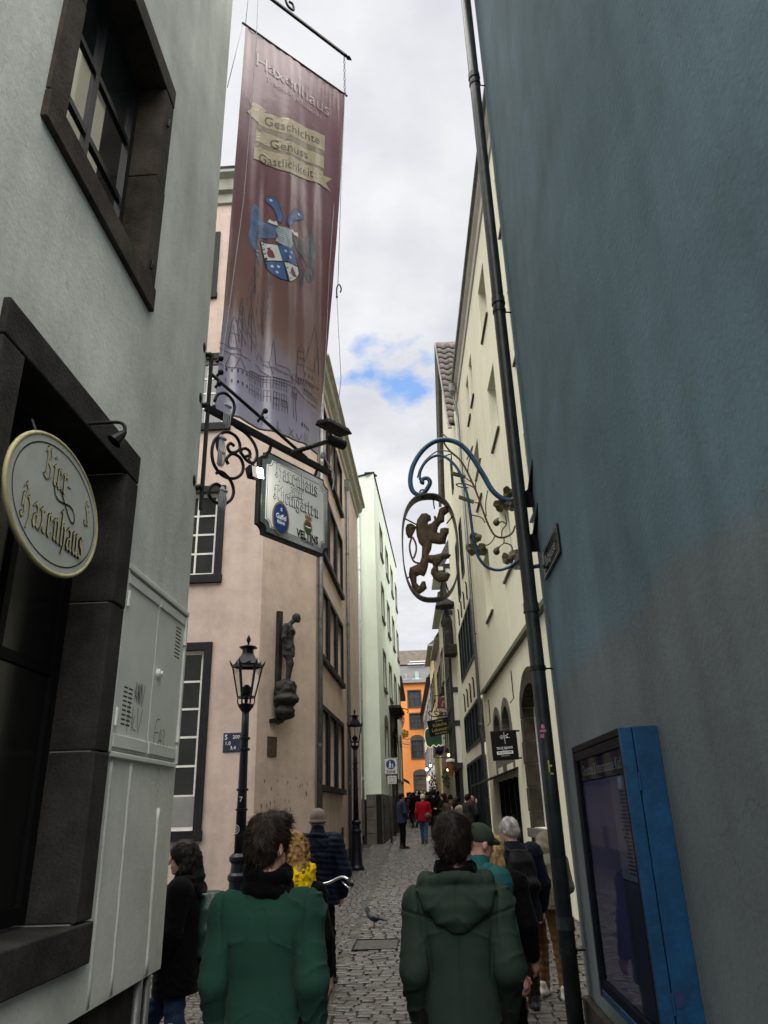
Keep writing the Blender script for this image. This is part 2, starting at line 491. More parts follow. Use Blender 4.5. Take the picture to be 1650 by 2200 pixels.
def text2d(body, size, align='CENTER', bold=0.0, space=1.0):
    """lettering as flat 2D triangles (verts, faces), unit height = size"""
    key = (body, size, align, bold, space)
    if key in _txt_cache: return _txt_cache[key]
    cu = bpy.data.curves.new('lettering', 'FONT')
    cu.body = body; cu.size = size; cu.align_x = align; cu.align_y = 'CENTER'
    cu.offset = bold; cu.space_character = space; cu.resolution_u = 2
    ob = bpy.data.objects.new('lettering', cu)
    COL.objects.link(ob)
    dg = bpy.context.evaluated_depsgraph_get()
    ev = ob.evaluated_get(dg)
    me = ev.to_mesh()
    vs = [(v.co.x, v.co.y) for v in me.vertices]
    fs = [tuple(p.vertices) for p in me.polygons]
    ev.to_mesh_clear()
    bpy.data.objects.remove(ob); bpy.data.curves.remove(cu)
    _txt_cache[key] = (vs, fs)
    return vs, fs
# broad-nib black letter: strokes on a 0..1 x-height grid, nib held at 45 degrees
BL = {
 'n': (0.62, [[(0.08, 0.85), (0.2, 0.95), (0.2, 0.08), (0.3, 0)], [(0.2, 0.8), (0.38, 1), (0.52, 0.85), (0.52, 0.1), (0.62, 0)]]),
 'u': (0.62, [[(0.05, 0.92), (0.15, 1), (0.15, 0.15), (0.3, 0), (0.48, 0.15)], [(0.4, 0.92), (0.5, 1), (0.5, 0.1), (0.62, 0)]]),
 'm': (0.95, [[(0.08, 0.9), (0.2, 1), (0.2, 0.08), (0.28, 0)], [(0.2, 0.8), (0.36, 1), (0.5, 0.85), (0.5, 0.08), (0.58, 0)], [(0.5, 0.8), (0.66, 1), (0.82, 0.85), (0.82, 0.1), (0.92, 0)]]),
 'h': (0.62, [[(0.1, 1.5), (0.2, 1.6), (0.2, 0.05), (0.3, 0)], [(0.2, 0.8), (0.38, 1), (0.54, 0.8), (0.54, 0.1), (0.36, -0.35)]]),
 'a': (0.6, [[(0.1, 0.85), (0.25, 1), (0.48, 0.9), (0.48, 0.1), (0.6, 0)], [(0.48, 0.55), (0.2, 0.5), (0.12, 0.2), (0.25, 0), (0.48, 0.15)]]),
 'x': (0.6, [[(0.06, 0.9), (0.16, 1), (0.42, 0.08), (0.56, 0.02)], [(0.52, 0.95), (0.40, 0.85), (0.16, 0.1), (0.02, -0.08)]]),
 'e': (0.52, [[(0.15, 0.95), (0.14, 0.15), (0.3, 0), (0.48, 0.15)], [(0.15, 0.9), (0.32, 1), (0.46, 0.75), (0.16, 0.5)]]),
 's': (0.5, [[(0.45, 0.9), (0.3, 1), (0.14, 0.85), (0.2, 0.6), (0.4, 0.45), (0.44, 0.2), (0.28, 0), (0.08, 0.12)]]),
 'z': (0.5, [[(0.1, 1), (0.42, 0.95), (0.22, 0.55), (0.42, 0.4), (0.38, -0.1), (0.15, -0.35)]]),
 'i': (0.3, [[(0.06, 0.9), (0.15, 1), (0.15, 0.1), (0.27, 0)], [(0.12, 1.35), (0.2, 1.42)]]),
 'g': (0.6, [[(0.48, 0.95), (0.25, 1), (0.14, 0.8), (0.14, 0.3), (0.28, 0.15), (0.48, 0.3)], [(0.5, 1), (0.5, -0.2), (0.3, -0.4), (0.1, -0.25)]]),
 'r': (0.46, [[(0.06, 0.92), (0.18, 1), (0.18, 0.1), (0.28, 0)], [(0.18, 0.8), (0.36, 1), (0.44, 0.85)]]),
 't': (0.4, [[(0.18, 1.3), (0.18, 0.12), (0.3, 0), (0.4, 0.1)], [(0.05, 1.0), (0.36, 1.0)]]),
 'H': (0.95, [[(0.1, 1.3), (0.3, 1.55), (0.5, 1.35), (0.3, 0.9), (0.36, 0.3), (0.2, 0.05), (0.05, 0.2)], [(0.3, 0.9), (0.6, 1.05), (0.8, 0.8), (0.8, 0.2), (0.6, -0.3)], [(0.15, 1.05), (0.12, 0.5)]]),
 'R': (0.9, [[(0.1, 1.2), (0.25, 1.5), (0.35, 1.1), (0.32, 0.3), (0.15, 0.05), (0.02, 0.2)], [(0.35, 1.3), (0.6, 1.55), (0.75, 1.2), (0.5, 0.85), (0.72, 0.3), (0.72, 0.1), (0.88, 0)], [(0.12, 0.95), (0.1, 0.5)]]),
 'B': (0.85, [[(0.1, 1.25), (0.25, 1.55), (0.3, 1.2), (0.28, 0.2), (0.1, 0.05)], [(0.3, 1.4), (0.55, 1.55), (0.65, 1.2), (0.4, 0.85), (0.7, 0.6), (0.68, 0.15), (0.4, -0.02), (0.1, 0.12)]]),
 '&': (0.7, [[(0.5, 1.3), (0.25, 1.45), (0.15, 1.1), (0.4, 0.85), (0.5, 0.4), (0.3, 0), (0.1, 0.2)], [(0.4, 0.85), (0.65, 0.95)], [(0.55, 0.25), (0.62, 0.05)]]),
 '-': (0.45, [[(0.1, 0.5), (0.35, 0.58)]]),
 ' ': (0.45, []),
}
def black2d(body, xh, nib=0.17):
    """returns (verts, faces) of black-letter strokes centred on the origin"""
    x = 0; vs = []; fs = []
    nx, ny = nib * 0.72, nib * 0.55
    for ch in body:
        wdt, strokes = BL[ch]
        for st in strokes:
            for a, b in zip(st[:-1], st[1:]):
                o = len(vs)
                ax, ay, bx, by = a[0] + x, a[1], b[0] + x, b[1]
                q = [(ax - nx / 2, ay - ny / 2), (ax + nx / 2, ay + ny / 2), (bx + nx / 2, by + ny / 2), (bx - nx / 2, by - ny / 2)]
                ar = sum(q[i][0] * q[(i + 1) % 4][1] - q[(i + 1) % 4][0] * q[i][1] for i in range(4))
                if abs(ar) < 0.02:
                    t = Vector((bx - ax, by - ay)).normalized() * 0.025; nn = Vector((-t.y, t.x))
                    q = [(ax - nx / 2 + nn.x, ay - ny / 2 + nn.y), (ax - nx / 2 - nn.x, ay - ny / 2 - nn.y), (bx + nx / 2 - nn.x, by + ny / 2 - nn.y), (bx + nx / 2 + nn.x, by + ny / 2 + nn.y)]
                    ar = 1
                if ar < 0: q = q[::-1]
                vs += q; fs.append((o, o + 1, o + 2, o + 3))
        x += wdt + 0.08
    return [((p[0] - x / 2) * xh, (p[1] - 0.5) * xh) for p in vs], fs
def decal(mb, vf, fn):
    """map 2D (verts, faces) onto a surface with fn(x, y) -> 3D; alternate overlaps are lifted slightly"""
    vs, fs = vf
    return mb.add([fn(x, y) for x, y in vs], fs)
LION=[(0.1,4.465),(0.147,4.468),(0.187,4.438),(0.19,4.393),(0.158,4.378),(0.156,4.351),(0.188,4.36),(0.221,4.392),(0.215,4.433),(0.236,4.436),(0.242,4.408),(0.261,4.463),(0.274,4.507),(0.316,4.527),(0.358,4.531),(0.363,4.469),(0.321,4.437),(0.315,4.371),(0.28,4.356),(0.253,4.318),(0.239,4.269),(0.264,4.257),(0.272,4.301),(0.314,4.31),(0.354,4.302),(0.352,4.258),(0.329,4.216),(0.314,4.146),(0.253,4.143),(0.187,4.157),(0.174,4.093),(0.145,4.04),(0.196,4.038),(0.258,4.051),(0.319,4.054),(0.358,4.031),(0.336,4),(0.285,3.991),(0.231,3.93),(0.228,3.877),(0.266,3.855),(0.317,3.863),(0.34,3.836),(0.312,3.779),(0.231,3.767),(0.183,3.806),(0.156,3.86),(0.163,3.896),(0.185,3.922),(0.176,3.954),(0.142,3.966),(0.134,3.924),(0.117,3.872),(0.094,3.831),(0.055,3.848),(0.024,3.834),(0.021,3.771),(0.045,3.739),(0.072,3.785),(0.102,3.783),(0.114,3.715),(0.082,3.686),(0.041,3.662),(-0.004,3.659),(-0.021,3.721),(-0.033,3.784),(-0.05,3.858),(-0.037,3.921),(0.004,3.94),(0.055,3.959),(0.079,4.022),(0.089,4.129),(0.06,4.169),(0.043,4.24),(0.037,4.329),(0.056,4.406)]
TUFT=[(-0.045,4.36),(-0.008,4.37),(0.022,4.352),(0.042,4.329),(0.03,4.296),(0.008,4.253),(-0.009,4.221),(-0.04,4.222),(-0.059,4.267),(-0.062,4.323)]
TAIL1=[(0.06,3.961),(0.006,3.983),(-0.023,4.059),(-0.029,4.146),(-0.009,4.221),(-0.012,4.276)]
TAIL2=[(0.004,4.015),(0.031,4.089),(0.029,4.165),(0.001,4.231)]
SC1=[(1.003,4.555),(0.942,4.563),(0.882,4.589),(0.797,4.685),(0.726,4.85),(0.635,5.044),(0.528,5.194),(0.392,5.256),(0.262,5.239),(0.138,5.143),(0.045,4.993),(0.007,4.842),(0.018,4.725),(0.068,4.671),(0.126,4.679),(0.176,4.74),(0.2,4.797),(0.176,4.839),(0.134,4.835),(0.116,4.801),(0.142,4.788)]
SC2=[(0.131,4.789),(0.101,4.825),(0.111,4.907),(0.163,4.998),(0.241,5.059),(0.327,5.067),(0.409,5.009),(0.477,4.911),(0.52,4.768),(0.552,4.629),(0.565,4.447),(0.575,4.237),(0.592,4.052),(0.634,3.943),(0.699,3.877),(0.796,3.852),(0.899,3.884),(0.985,3.948)]
VINE=[(0.989,4.304),(0.952,4.229),(0.867,4.19),(0.788,4.216),(0.736,4.328),(0.696,4.474),(0.649,4.669),(0.581,4.882),(0.517,5.027),(0.427,5.127),(0.378,5.202),(0.356,5.276),(0.356,5.338)]
VB=[[(0.707,4.351),(0.67,4.409),(0.575,4.438)],[(0.723,4.417),(0.728,4.552),(0.76,4.687)],[(0.672,4.554),(0.621,4.568)],[(0.642,4.716),(0.615,4.775),(0.556,4.83)],[(0.648,4.658),(0.646,4.762),(0.659,4.796)],[(0.852,4.196),(0.863,4.267),(0.91,4.33),(0.904,4.43)],[(0.905,4.331),(0.871,4.354),(0.845,4.345)],[(0.787,4.205),(0.752,4.152),(0.709,4.122),(0.649,4.13)],[(0.872,4.19),(0.867,4.136),(0.829,4.105),(0.805,4.069)],[(0.872,4.135),(0.921,4.117),(0.942,4.078),(0.931,4.015)],[(0.438,5.127),(0.3,5.146),(0.177,5.057),(0.108,4.954),(0.077,4.861)],[(0.447,5.108),(0.36,5.083),(0.292,5.015)],[(0.642,4.716),(0.552,4.767),(0.457,4.772),(0.487,4.741),(0.575,4.725)],[(0.581,4.882),(0.586,4.952),(0.622,5.08),(0.651,5.187),(0.581,5.035)],[(0.356,5.276),(0.354,5.338),(0.414,5.267),(0.402,5.237)]]
BARS=[[(0.414,4.914),(0.558,4.859),(0.55,4.825),(0.406,4.873)],[(0.475,4.65),(0.622,4.585),(0.609,4.552),(0.468,4.613)],[(0.704,5.04),(0.726,5.039),(0.663,4.784),(0.64,4.794)]]
LEAF=[(0.597,4.192),(0.559,4.08),(0.643,4.06),(0.954,4.642),(0.854,4.511),(0.951,4.495),(0.882,3.969),(0.96,4.003),(0.97,3.896)]
BUD=[(0.814,4.346),(0.789,4.053)]
B_BAR=[(0.096,4.73),(1.599,4.859)]
B_DIAG=[(0.122,5.108),(1.216,4.888)]
B_VERT=[(0.043,5.306),(0.068,4.73),(0.107,3.935)]
B_S1=[(0.35,4.77),(0.485,4.755),(0.582,4.696),(0.617,4.611),(0.576,4.521),(0.5,4.516),(0.43,4.561)]
B_S2=[(0.234,4.666),(0.15,4.565),(0.125,4.451),(0.154,4.348),(0.24,4.289),(0.352,4.296),(0.442,4.364),(0.466,4.444),(0.425,4.511),(0.338,4.512),(0.279,4.442),(0.302,4.405)]
B_S3=[(0.254,4.479),(0.198,4.48),(0.173,4.54),(0.201,4.634),(0.282,4.686),(0.371,4.681),(0.419,4.617),(0.393,4.558),(0.323,4.518),(0.284,4.55),(0.31,4.596),(0.354,4.59)]
B_S4=[(0.431,4.549),(0.436,4.587),(0.479,4.617),(0.524,4.611),(0.534,4.578),(0.49,4.549)]
B_S5=[(0.186,4.281),(0.218,4.31),(0.281,4.304),(0.347,4.26),(0.374,4.189),(0.35,4.113),(0.285,4.058),(0.191,4.038),(0.128,4.071),(0.13,4.138),(0.192,4.193),(0.248,4.179)]
B_RING=[(0.117,4.896),(0.146,4.972),(0.222,5.021),(0.305,4.998),(0.334,4.936),(0.308,4.838),(0.247,4.78)]
B_KN=[(0.136,5.305),(0.145,5.177),(0.139,5.067),(0.675,5.055),(0.631,4.97),(0.461,4.919)]
B_ARM=[(0.99,4.719),(1.5,5.135)]
B_LAMP=[(1.344,5.189),(1.724,5.295)]
B_SLAMP=[(0.583,4.38)]
B_SIGN=[(0.686,4.651),(1.56,4.679),(1.522,4.026),(0.681,3.968)]
B_BACK=[(0.3,4.852),(0.478,4.889)]
N_SHIELD=[(0.281,6.748),(0.365,6.766),(0.457,6.783),(0.619,6.853),(0.646,6.806),(0.704,6.652),(0.706,6.579),(0.672,6.501),(0.623,6.443),(0.577,6.404),(0.493,6.397),(0.42,6.418),(0.357,6.471),(0.33,6.574)]
N_Q1=[(0.281,6.748),(0.457,6.783),(0.512,6.611),(0.342,6.554)]
N_Q2=[(0.457,6.783),(0.619,6.853),(0.646,6.806),(0.688,6.664),(0.512,6.608)]
N_Q3=[(0.346,6.546),(0.512,6.602),(0.561,6.402),(0.493,6.397),(0.42,6.418),(0.364,6.471)]
N_Q4=[(0.519,6.605),(0.691,6.656),(0.706,6.579),(0.672,6.501),(0.623,6.443),(0.586,6.411)]
N_BAGS=[[(0.349,6.707),(0.391,6.727),(0.386,6.707),(0.41,6.691),(0.435,6.623),(0.401,6.605),(0.371,6.609),(0.357,6.648),(0.364,6.692)],[(0.597,6.589),(0.638,6.607),(0.631,6.591),(0.661,6.562),(0.677,6.52),(0.627,6.499),(0.602,6.512),(0.595,6.555),(0.61,6.579)]]
N_STARS=[(0.534,6.741),(0.598,6.759),(0.585,6.691),(0.408,6.51),(0.468,6.53),(0.455,6.459),(0.374,7.298),(0.692,7.309)]
N_HORN1=[(0.315,7.283),(0.333,7.322),(0.369,7.349),(0.414,7.352),(0.44,7.325),(0.467,7.263),(0.502,7.156),(0.486,7.069),(0.448,7.068),(0.44,7.133),(0.406,7.204),(0.367,7.244),(0.328,7.249)]
N_HORN2=[(0.536,7.091),(0.547,7.162),(0.591,7.237),(0.622,7.321),(0.661,7.355),(0.728,7.37),(0.759,7.337),(0.75,7.288),(0.69,7.239),(0.631,7.183),(0.595,7.104),(0.569,7.061)]
N_HELM=[(0.426,6.965),(0.462,7.017),(0.538,7.029),(0.596,7.021),(0.606,6.9),(0.625,6.891),(0.585,6.8),(0.519,6.797),(0.43,6.823),(0.454,6.884)]
N_BOWS=[[(0.349,7.017),(0.367,7.058),(0.405,7.042),(0.435,7.064),(0.456,7.016),(0.399,7.011)],[(0.584,7.02),(0.615,7.066),(0.628,7.042),(0.68,7.069),(0.694,7.02),(0.628,7.004)]]
N_MANTR=[(0.604,6.99),(0.682,6.992),(0.786,7.023),(0.793,7.097),(0.825,7.145),(0.844,7.242),(0.866,7.189),(0.893,7.154),(0.929,7.066),(0.929,6.988),(0.868,6.892),(0.902,6.875),(0.917,6.826),(0.924,6.746),(0.911,6.657),(0.858,6.576),(0.813,6.546),(0.793,6.596),(0.754,6.563),(0.756,6.47),(0.744,6.424),(0.717,6.464),(0.723,6.54),(0.753,6.63),(0.714,6.637),(0.766,6.684),(0.798,6.688),(0.831,6.657),(0.865,6.654),(0.884,6.698),(0.85,6.749),(0.804,6.739),(0.75,6.8),(0.671,6.854),(0.645,6.901)]
N_MANTL=[(0.45,6.999),(0.326,6.996),(0.265,7.001),(0.254,7.098),(0.197,7.147),(0.166,7.038),(0.163,6.968),(0.163,6.833),(0.151,6.732),(0.172,6.645),(0.209,6.6),(0.248,6.53),(0.263,6.453),(0.291,6.494),(0.275,6.577),(0.255,6.645),(0.239,6.742),(0.285,6.788),(0.43,6.857)]
N_TXT=[(0.151,9.175),(1.062,9.126),(0.182,8.997),(0.273,8.952),(0.971,8.93)]
N_RIB=[(0.087,8.477),(0.284,8.438),(0.178,8.348),(0.072,8.286)]
N_R1=[(0.208,8.371),(0.559,8.52),(1.026,8.644),(1.026,8.424),(0.565,8.291),(0.2,8.177)]
N_R2=[(0.18,8.106),(0.566,8.198),(1.018,8.339),(1.018,8.165),(0.57,8.031),(0.179,7.941)]
N_R3=[(0.168,7.861),(0.476,7.965),(1.009,8.12),(1.01,7.931),(0.546,7.756),(0.167,7.7)]
N_R4=[(0.907,7.92),(1.01,8.063),(1.124,8.091),(1.044,7.981),(1.106,7.907)]
N_R0=[(0.095,8.474),(0.292,8.444),(0.21,8.316),(0.214,8.206),(0.076,8.285),(0.122,8.363)]
N_T1=[(0.266,8.282),(0.955,8.513)]
N_T2=[(0.339,8.018),(0.801,8.19)]
N_T3=[(0.219,7.735),(0.872,7.981)]
N_SKY=[[(0.009,5.487),(0.03,5.722),(0.052,5.774),(0.08,5.676),(0.092,5.896),(0.109,6.009),(0.13,5.87),(0.164,5.663),(0.179,5.601),(0.182,5.791),(0.206,5.976),(0.223,5.887),(0.254,5.736),(0.277,5.575)],[(0.013,5.488),(0.019,5.442),(0.109,5.438),(0.127,5.396)],[(0.069,5.739),(0.096,5.516)],[(0.095,5.854),(0.142,5.704)],[(0.091,5.766),(0.154,5.624)],[(0.088,5.663),(0.167,5.529)],[(0.188,5.759),(0.25,5.649)],[(0.184,5.671),(0.27,5.539)],[(0.115,5.907),(0.122,5.477)],[(0.21,5.882),(0.225,5.486)],[(0.04,5.684),(0.084,5.461)],[(0.03,5.603),(0.1,5.584)],[(-0.087,5.438),(-0.031,5.457),(0.124,5.452)],[(-0.084,5.39),(-0.019,5.393),(0.189,5.397)],[(-0.004,5.262),(0.038,5.392),(0.098,5.352)],[(0.069,5.251),(0.113,5.374),(0.171,5.283)],[(-0.074,5.242),(0.226,5.272)],[(0.197,5.392),(0.293,5.389),(0.41,5.319)],[(0.292,5.438),(0.312,5.522),(0.356,5.456),(0.405,5.459),(0.442,5.339)],[(0.406,5.426),(0.42,5.516),(0.436,5.712),(0.456,5.531),(0.463,5.449),(0.599,5.451),(0.653,5.336)],[(0.226,5.296),(0.443,5.315),(0.662,5.331)],[(0.227,5.264),(0.662,5.297)],[(0.649,5.326),(0.646,5.423),(0.689,5.444),(0.691,5.359),(0.671,5.317),(0.776,5.221),(0.945,5.222)],[(0.701,5.56),(0.706,5.703),(0.74,5.798),(0.773,5.731),(0.771,5.589)],[(0.701,5.56),(0.767,5.569),(0.915,5.584)],[(0.771,5.589),(0.858,5.848),(0.918,6.105),(0.964,5.884),(0.988,5.712)],[(0.694,5.428),(0.696,5.559)],[(0.924,5.588),(0.923,5.703),(0.96,5.809),(0.988,5.73),(0.989,5.595)],[(0.686,5.417),(0.989,5.436)],[(0.767,5.569),(0.773,5.441)],[(0.766,5.327),(0.963,5.305)],[(0.759,5.274),(0.972,5.283)],[(0.706,5.703),(0.773,5.713)],[(0.708,5.633),(0.77,5.641)],[(0.654,5.294),(0.67,4.993)],[(0.681,5.245),(0.703,4.972)]]
N_WS=[(0.006,5.226),(0.05,5.229),(0.096,5.233),(0.142,5.236),(0.189,5.24),(0.004,5.123),(0.05,5.123),(0.098,5.123),(0.145,5.124),(0.193,5.124)]
N_WL=[(0.244,5.238),(0.32,5.244),(0.396,5.251),(0.474,5.257),(0.553,5.263),(0.25,5.112),(0.326,5.113),(0.401,5.114),(0.479,5.115),(0.557,5.116),(0.477,5.049),(0.568,5.056),(0.672,5.242),(0.79,5.491),(0.839,5.497),(0.888,5.503),(0.713,5.401),(0.738,5.402),(0.764,5.404),(0.791,5.405),(0.817,5.407),(0.844,5.408),(0.871,5.41),(0.899,5.411),(0.775,5.314),(0.801,5.315),(0.828,5.316),(0.854,5.317),(0.881,5.319),(0.755,4.957),(0.782,4.951),(0.81,4.946),(0.838,4.94)]
N_L=[(0.387,4.866),(0.508,4.844),(0.64,4.831),(0.724,4.802),(0.783,4.836),(0.825,4.842)]
# ================================================================== ground
M_MORTAR = mat('joint_dirt', (0.006, 0.0055, 0.005), 0.9, var=0.3, scale=6, bump=0.5, bscale=60, world=True)
def cobble_mat(name, c, rough=0.5):
    m = mat(name, c, rough, var=0.28, scale=5.5, bump=0.5, bscale=70, world=True, spec=0.5, fine=0.12)
    return m
M_COB = [cobble_mat('cobble_grey', (0.075, 0.068, 0.061), 0.33), cobble_mat('cobble_brown', (0.070, 0.059, 0.050), 0.36), cobble_mat('cobble_dark', (0.046, 0.042, 0.039), 0.3)]
g = MB()
ys = [-60, 2, 20, 45, 80, 200]
for i in range(len(ys) - 1):
    a, b = ys[i], ys[i + 1]
    za, zb = ground_z(a) - 0.022, ground_z(b) - 0.03
    g.add([(-120, a, za), (120, a, za), (120, b, zb), (-120, b, zb)], [(0, 1, 2, 3)])
street = g.build('street', M_MORTAR, kind='structure')

def right_x(y):
    return 2.151 - 0.028 * (y - 9.0)
def pink_x(y):
    return -2.37 + 0.014 * (y - 17.0)
def gutter_x(y):
    return -0.99 - 0.0135 * (y - 7.0)
def stone_template(seed):
    r = random.Random(seed)
    v = []
    for (lx, ly, z, k) in ((1, 1, -1.0, 1.0), (1, 1, -0.25, 1.0), (0.78, 0.72, 0.0, 1.0)):
        for sx, sy in ((-1, -1), (1, -1), (1, 1), (-1, 1)):
            j = 0.10 if z < 0 else 0.07
            v.append((sx * lx * 0.5 + r.uniform(-j, j) * 0.5, sy * ly * 0.5 + r.uniform(-j, j) * 0.5, z + (r.uniform(-0.1, 0.1) if z > -0.9 else 0)))
    f = [(8, 9, 10, 11)]
    for k in range(4):
        k2 = (k + 1) % 4
        f += [(k, k2, 4 + k2, 4 + k), (4 + k, 4 + k2, 8 + k2, 8 + k)]
    return v, f
TEMPL = [stone_template(i) for i in range(9)]
stones = []      # (x, y, lx, ly, rot, template, matidx, dz, h)
def lay():
    r = random.Random(3)
    # carriageway: courses across the street
    y = 5.2
    while y < 62:
        ly = 0.105 * r.uniform(0.9, 1.12)
        if y > 20: ly *= 1.0 + (y - 20) * 0.012
        x = gutter_x(y) + 0.12 - r.uniform(0, 0.12)
        xe = right_x(y) + 0.2 if y > 6.7 else 1.0
        while x < xe:
            lx = r.uniform(0.12, 0.215) * (1.0 if y < 20 else 1.0 + (y - 20) * 0.012)
            inman = (-1.0 < x + lx / 2 < -0.42 and 10.5 < y < 11.25) or ((x + lx / 2 + 0.45) ** 2 + (y - 7.05) ** 2 < 0.36 ** 2)
            if not inman:
                stones.append((x + lx / 2, y + ly / 2, lx * 0.92, ly * 0.87, r.uniform(-0.05, 0.05), r.randrange(9), r.choice((0, 0, 1, 2)), r.uniform(-0.009, 0.005), 0.036))
            x += lx
        y += ly
    # drain course: one wide stone after another
    y = 5.2
    while y < 45:
        ly = r.uniform(0.11, 0.16) if y < 12 else r.uniform(0.2, 0.32)
        x = gutter_x(y + ly / 2)
        stones.append((x, y + ly / 2, 0.175, ly * 0.93, 0.013, r.randrange(9), r.choice((0, 2)), -0.012, 0.022))
        y += ly
    # left pavement: small setts in wavy fan courses
    y = 5.2
    while y < 45:
        ly = 0.094 * (1.0 if y < 22 else 1.0 + (y - 22) * 0.02)
        xl = -3.9 if y < 15.4 else (pink_x(y) if y < 28 else -2.0)
        x = xl
        while x < gutter_x(y) - 0.11:
            lx = r.uniform(0.085, 0.115) * (1.0 if y < 22 else 1.0 + (y - 22) * 0.02)
            wob = 0.06 * math.sin(x * 4.2) + 0.02 * math.sin(x * 11 + y)
            stones.append((x + lx / 2, y + wob, lx * 0.9, ly * 0.9, 0.25 * math.cos(x * 4.2) + r.uniform(-0.1, 0.1), r.randrange(9), r.choice((0, 1, 2)), r.uniform(-0.004, 0.004), 0.025))
            x += lx
        y += ly
    # side street on the left
    y = 5.0
    while y < 15.4:
        ly = 0.12
        x = -8.5
        while x < -3.9:
            lx = r.uniform(0.13, 0.2)
            stones.append((x + lx / 2, y + 0.06, lx * 0.93, ly * 0.9, r.uniform(-0.03, 0.03), r.randrange(9), r.choice((0, 1, 2)), r.uniform(-0.005, 0.004), 0.028))
            x += lx
        y += ly
lay()
vis = sorted(range(len(stones)), key=lambda i: stones[i][1] + (0 if (-1.25 < stones[i][0] < 0.05 or 0.75 < stones[i][0] < 1.35) and stones[i][1] > 7.0 else 100))
near = set(vis[:300])
cob_mesh = {}
for ti, (tv, tf) in enumerate(TEMPL):
    for mi in range(3):
        me = bpy.data.meshes.new('cobble')
        me.from_pydata(tv, [], tf); me.update()
        me.materials.append(M_COB[mi])
        cob_mesh[ti, mi] = me
rest = [MB(), MB(), MB()]
SL = math.atan(0.025)
for i, (x, y, lx, ly, ro, ti, mi, dz, h) in enumerate(stones):
    z = ground_z(y) + dz
    if i in near:
        o = bpy.data.objects.new('cobble', cob_mesh[ti, mi])
        COL.objects.link(o)
        o.location = (x, y, z); o.scale = (lx, ly, h); o.rotation_euler = (SL, 0, ro)
        o.parent = street
    else:
        c, s_ = math.cos(ro), math.sin(ro)
        tv, tf = TEMPL[ti]
        rest[mi].add([(x + c * a * lx - s_ * b * ly, y + s_ * a * lx + c * b * ly, z + k * h + 0.025 * b * ly) for a, b, k in tv], tf)
for mi in range(3):
    rest[mi].build('cobbles', M_COB[mi], street, kind='stuff')
# service cover and round grate set flush in the setts
M_COVER = mat('worn_iron_cover', (0.07, 0.066, 0.06), 0.55, 0.4, var=0.25, scale=14, bump=0.6, bscale=110)
cv = thing('service_cover', 'rectangular worn iron service cover set flush in the cobbles', 'cover', (-0.71, 10.87, ground_z(10.87)))
m_ = MB()
for (x0, x1, y0, y1, h) in ((-0.98, -0.44, 10.55, 11.2, 0.004),):
    m_.hexa([(x0, y0, ground_z(y0) - 0.02), (x1, y0, ground_z(y0) - 0.02), (x1, y1, ground_z(y1) - 0.02), (x0, y1, ground_z(y1) - 0.02), (x0, y0, ground_z(y0) - 0.004), (x1, y0, ground_z(y0) - 0.004), (x1, y1, ground_z(y1) - 0.004), (x0, y1, ground_z(y1) - 0.004)])
m_.build('plate', M_COVER, cv)
m_ = MB()
for a, b in (((-0.99, 10.54), (-0.43, 10.54)), ((-0.43, 10.54), (-0.43, 11.21)), ((-0.43, 11.21), (-0.99, 11.21)), ((-0.99, 11.21), (-0.99, 10.54))):
    m_.bar((a[0], a[1], ground_z(a[1]) - 0.002), (b[0], b[1], ground_z(b[1]) - 0.002), 0.02, 0.016)
m_.build('rim', M_IRON, cv)
gc = (-0.45, 7.05)
gr = thing('drain_grate', 'round iron drain cover with a slotted rim in the cobbles', 'drain cover', (gc[0], gc[1], ground_z(gc[1])))
m_ = MB()
m_.lathe([(0.24, -0.02), (0.24, 0.0), (0.01, 0.002)], 28, (gc[0], gc[1], ground_z(gc[1])))
m_.build('disc', mat('drain_disc', (0.16, 0.13, 0.11), 0.6, var=0.2, scale=12, bump=0.5, bscale=90), gr, auto=30)
m_ = MB()
for k in range(44):
    a = 2 * math.pi * k / 44
    m_.bar((gc[0] + 0.265 * math.cos(a), gc[1] + 0.265 * math.sin(a), ground_z(7.05) - 0.002), (gc[0] + 0.33 * math.cos(a), gc[1] + 0.33 * math.sin(a), ground_z(7.05) - 0.002), 0.016, 0.012)
for r0 in (0.252, 0.34):
    m_.tube([(gc[0] + r0 * math.cos(2 * math.pi * k / 36), gc[1] + r0 * math.sin(2 * math.pi * k / 36), ground_z(7.05) - 0.004) for k in range(37)], 0.012, 5, False)
m_.build('slotted_rim', M_IRON, gr)

# ================================================================== grey-green tavern on the left
LF = Fr((-1.6, -6), (-1.6, 4.95), 1)
U = lambda y: y + 6.0
tav = thing('tavern_building', 'grey green plastered corner tavern with dark stone window surrounds and round sign', 'building', (-1.6, 4.95, 0))
wA = (2.48, 3.59, 4.935, 6.58)
wB = (2.49, 3.64, 1.36, 3.61)
holes = [(U(a[0]), U(a[1]), a[2], a[3]) for a in (wA, wB)]
m_ = wall_mesh(LF, 6.9, 10.95, 1.0, 14.0, holes, 0.30)
LF.box(m_, 6.9, 10.95, 0.985, 1.0, -0.2, -0.001)
m_.add([(-1.6, 4.95, 1.0), (-9, 4.95, 1.0), (-9, 4.95, 14), (-1.6, 4.95, 14)], [(0, 1, 2, 3)])
m_.add([(-1.6, 0.9, 0), (-9, 0.9, 0), (-9, 0.9, 14), (-1.6, 0.9, 14)], [(3, 2, 1, 0)])
m_.build('wall', M_LEFT, tav)
m_ = MB()
m_.box(-9, -1.64, 0.94, 4.9, -0.1, 0.99)
m_.build('plinth', M_BASALT, tav)
m_ = MB()
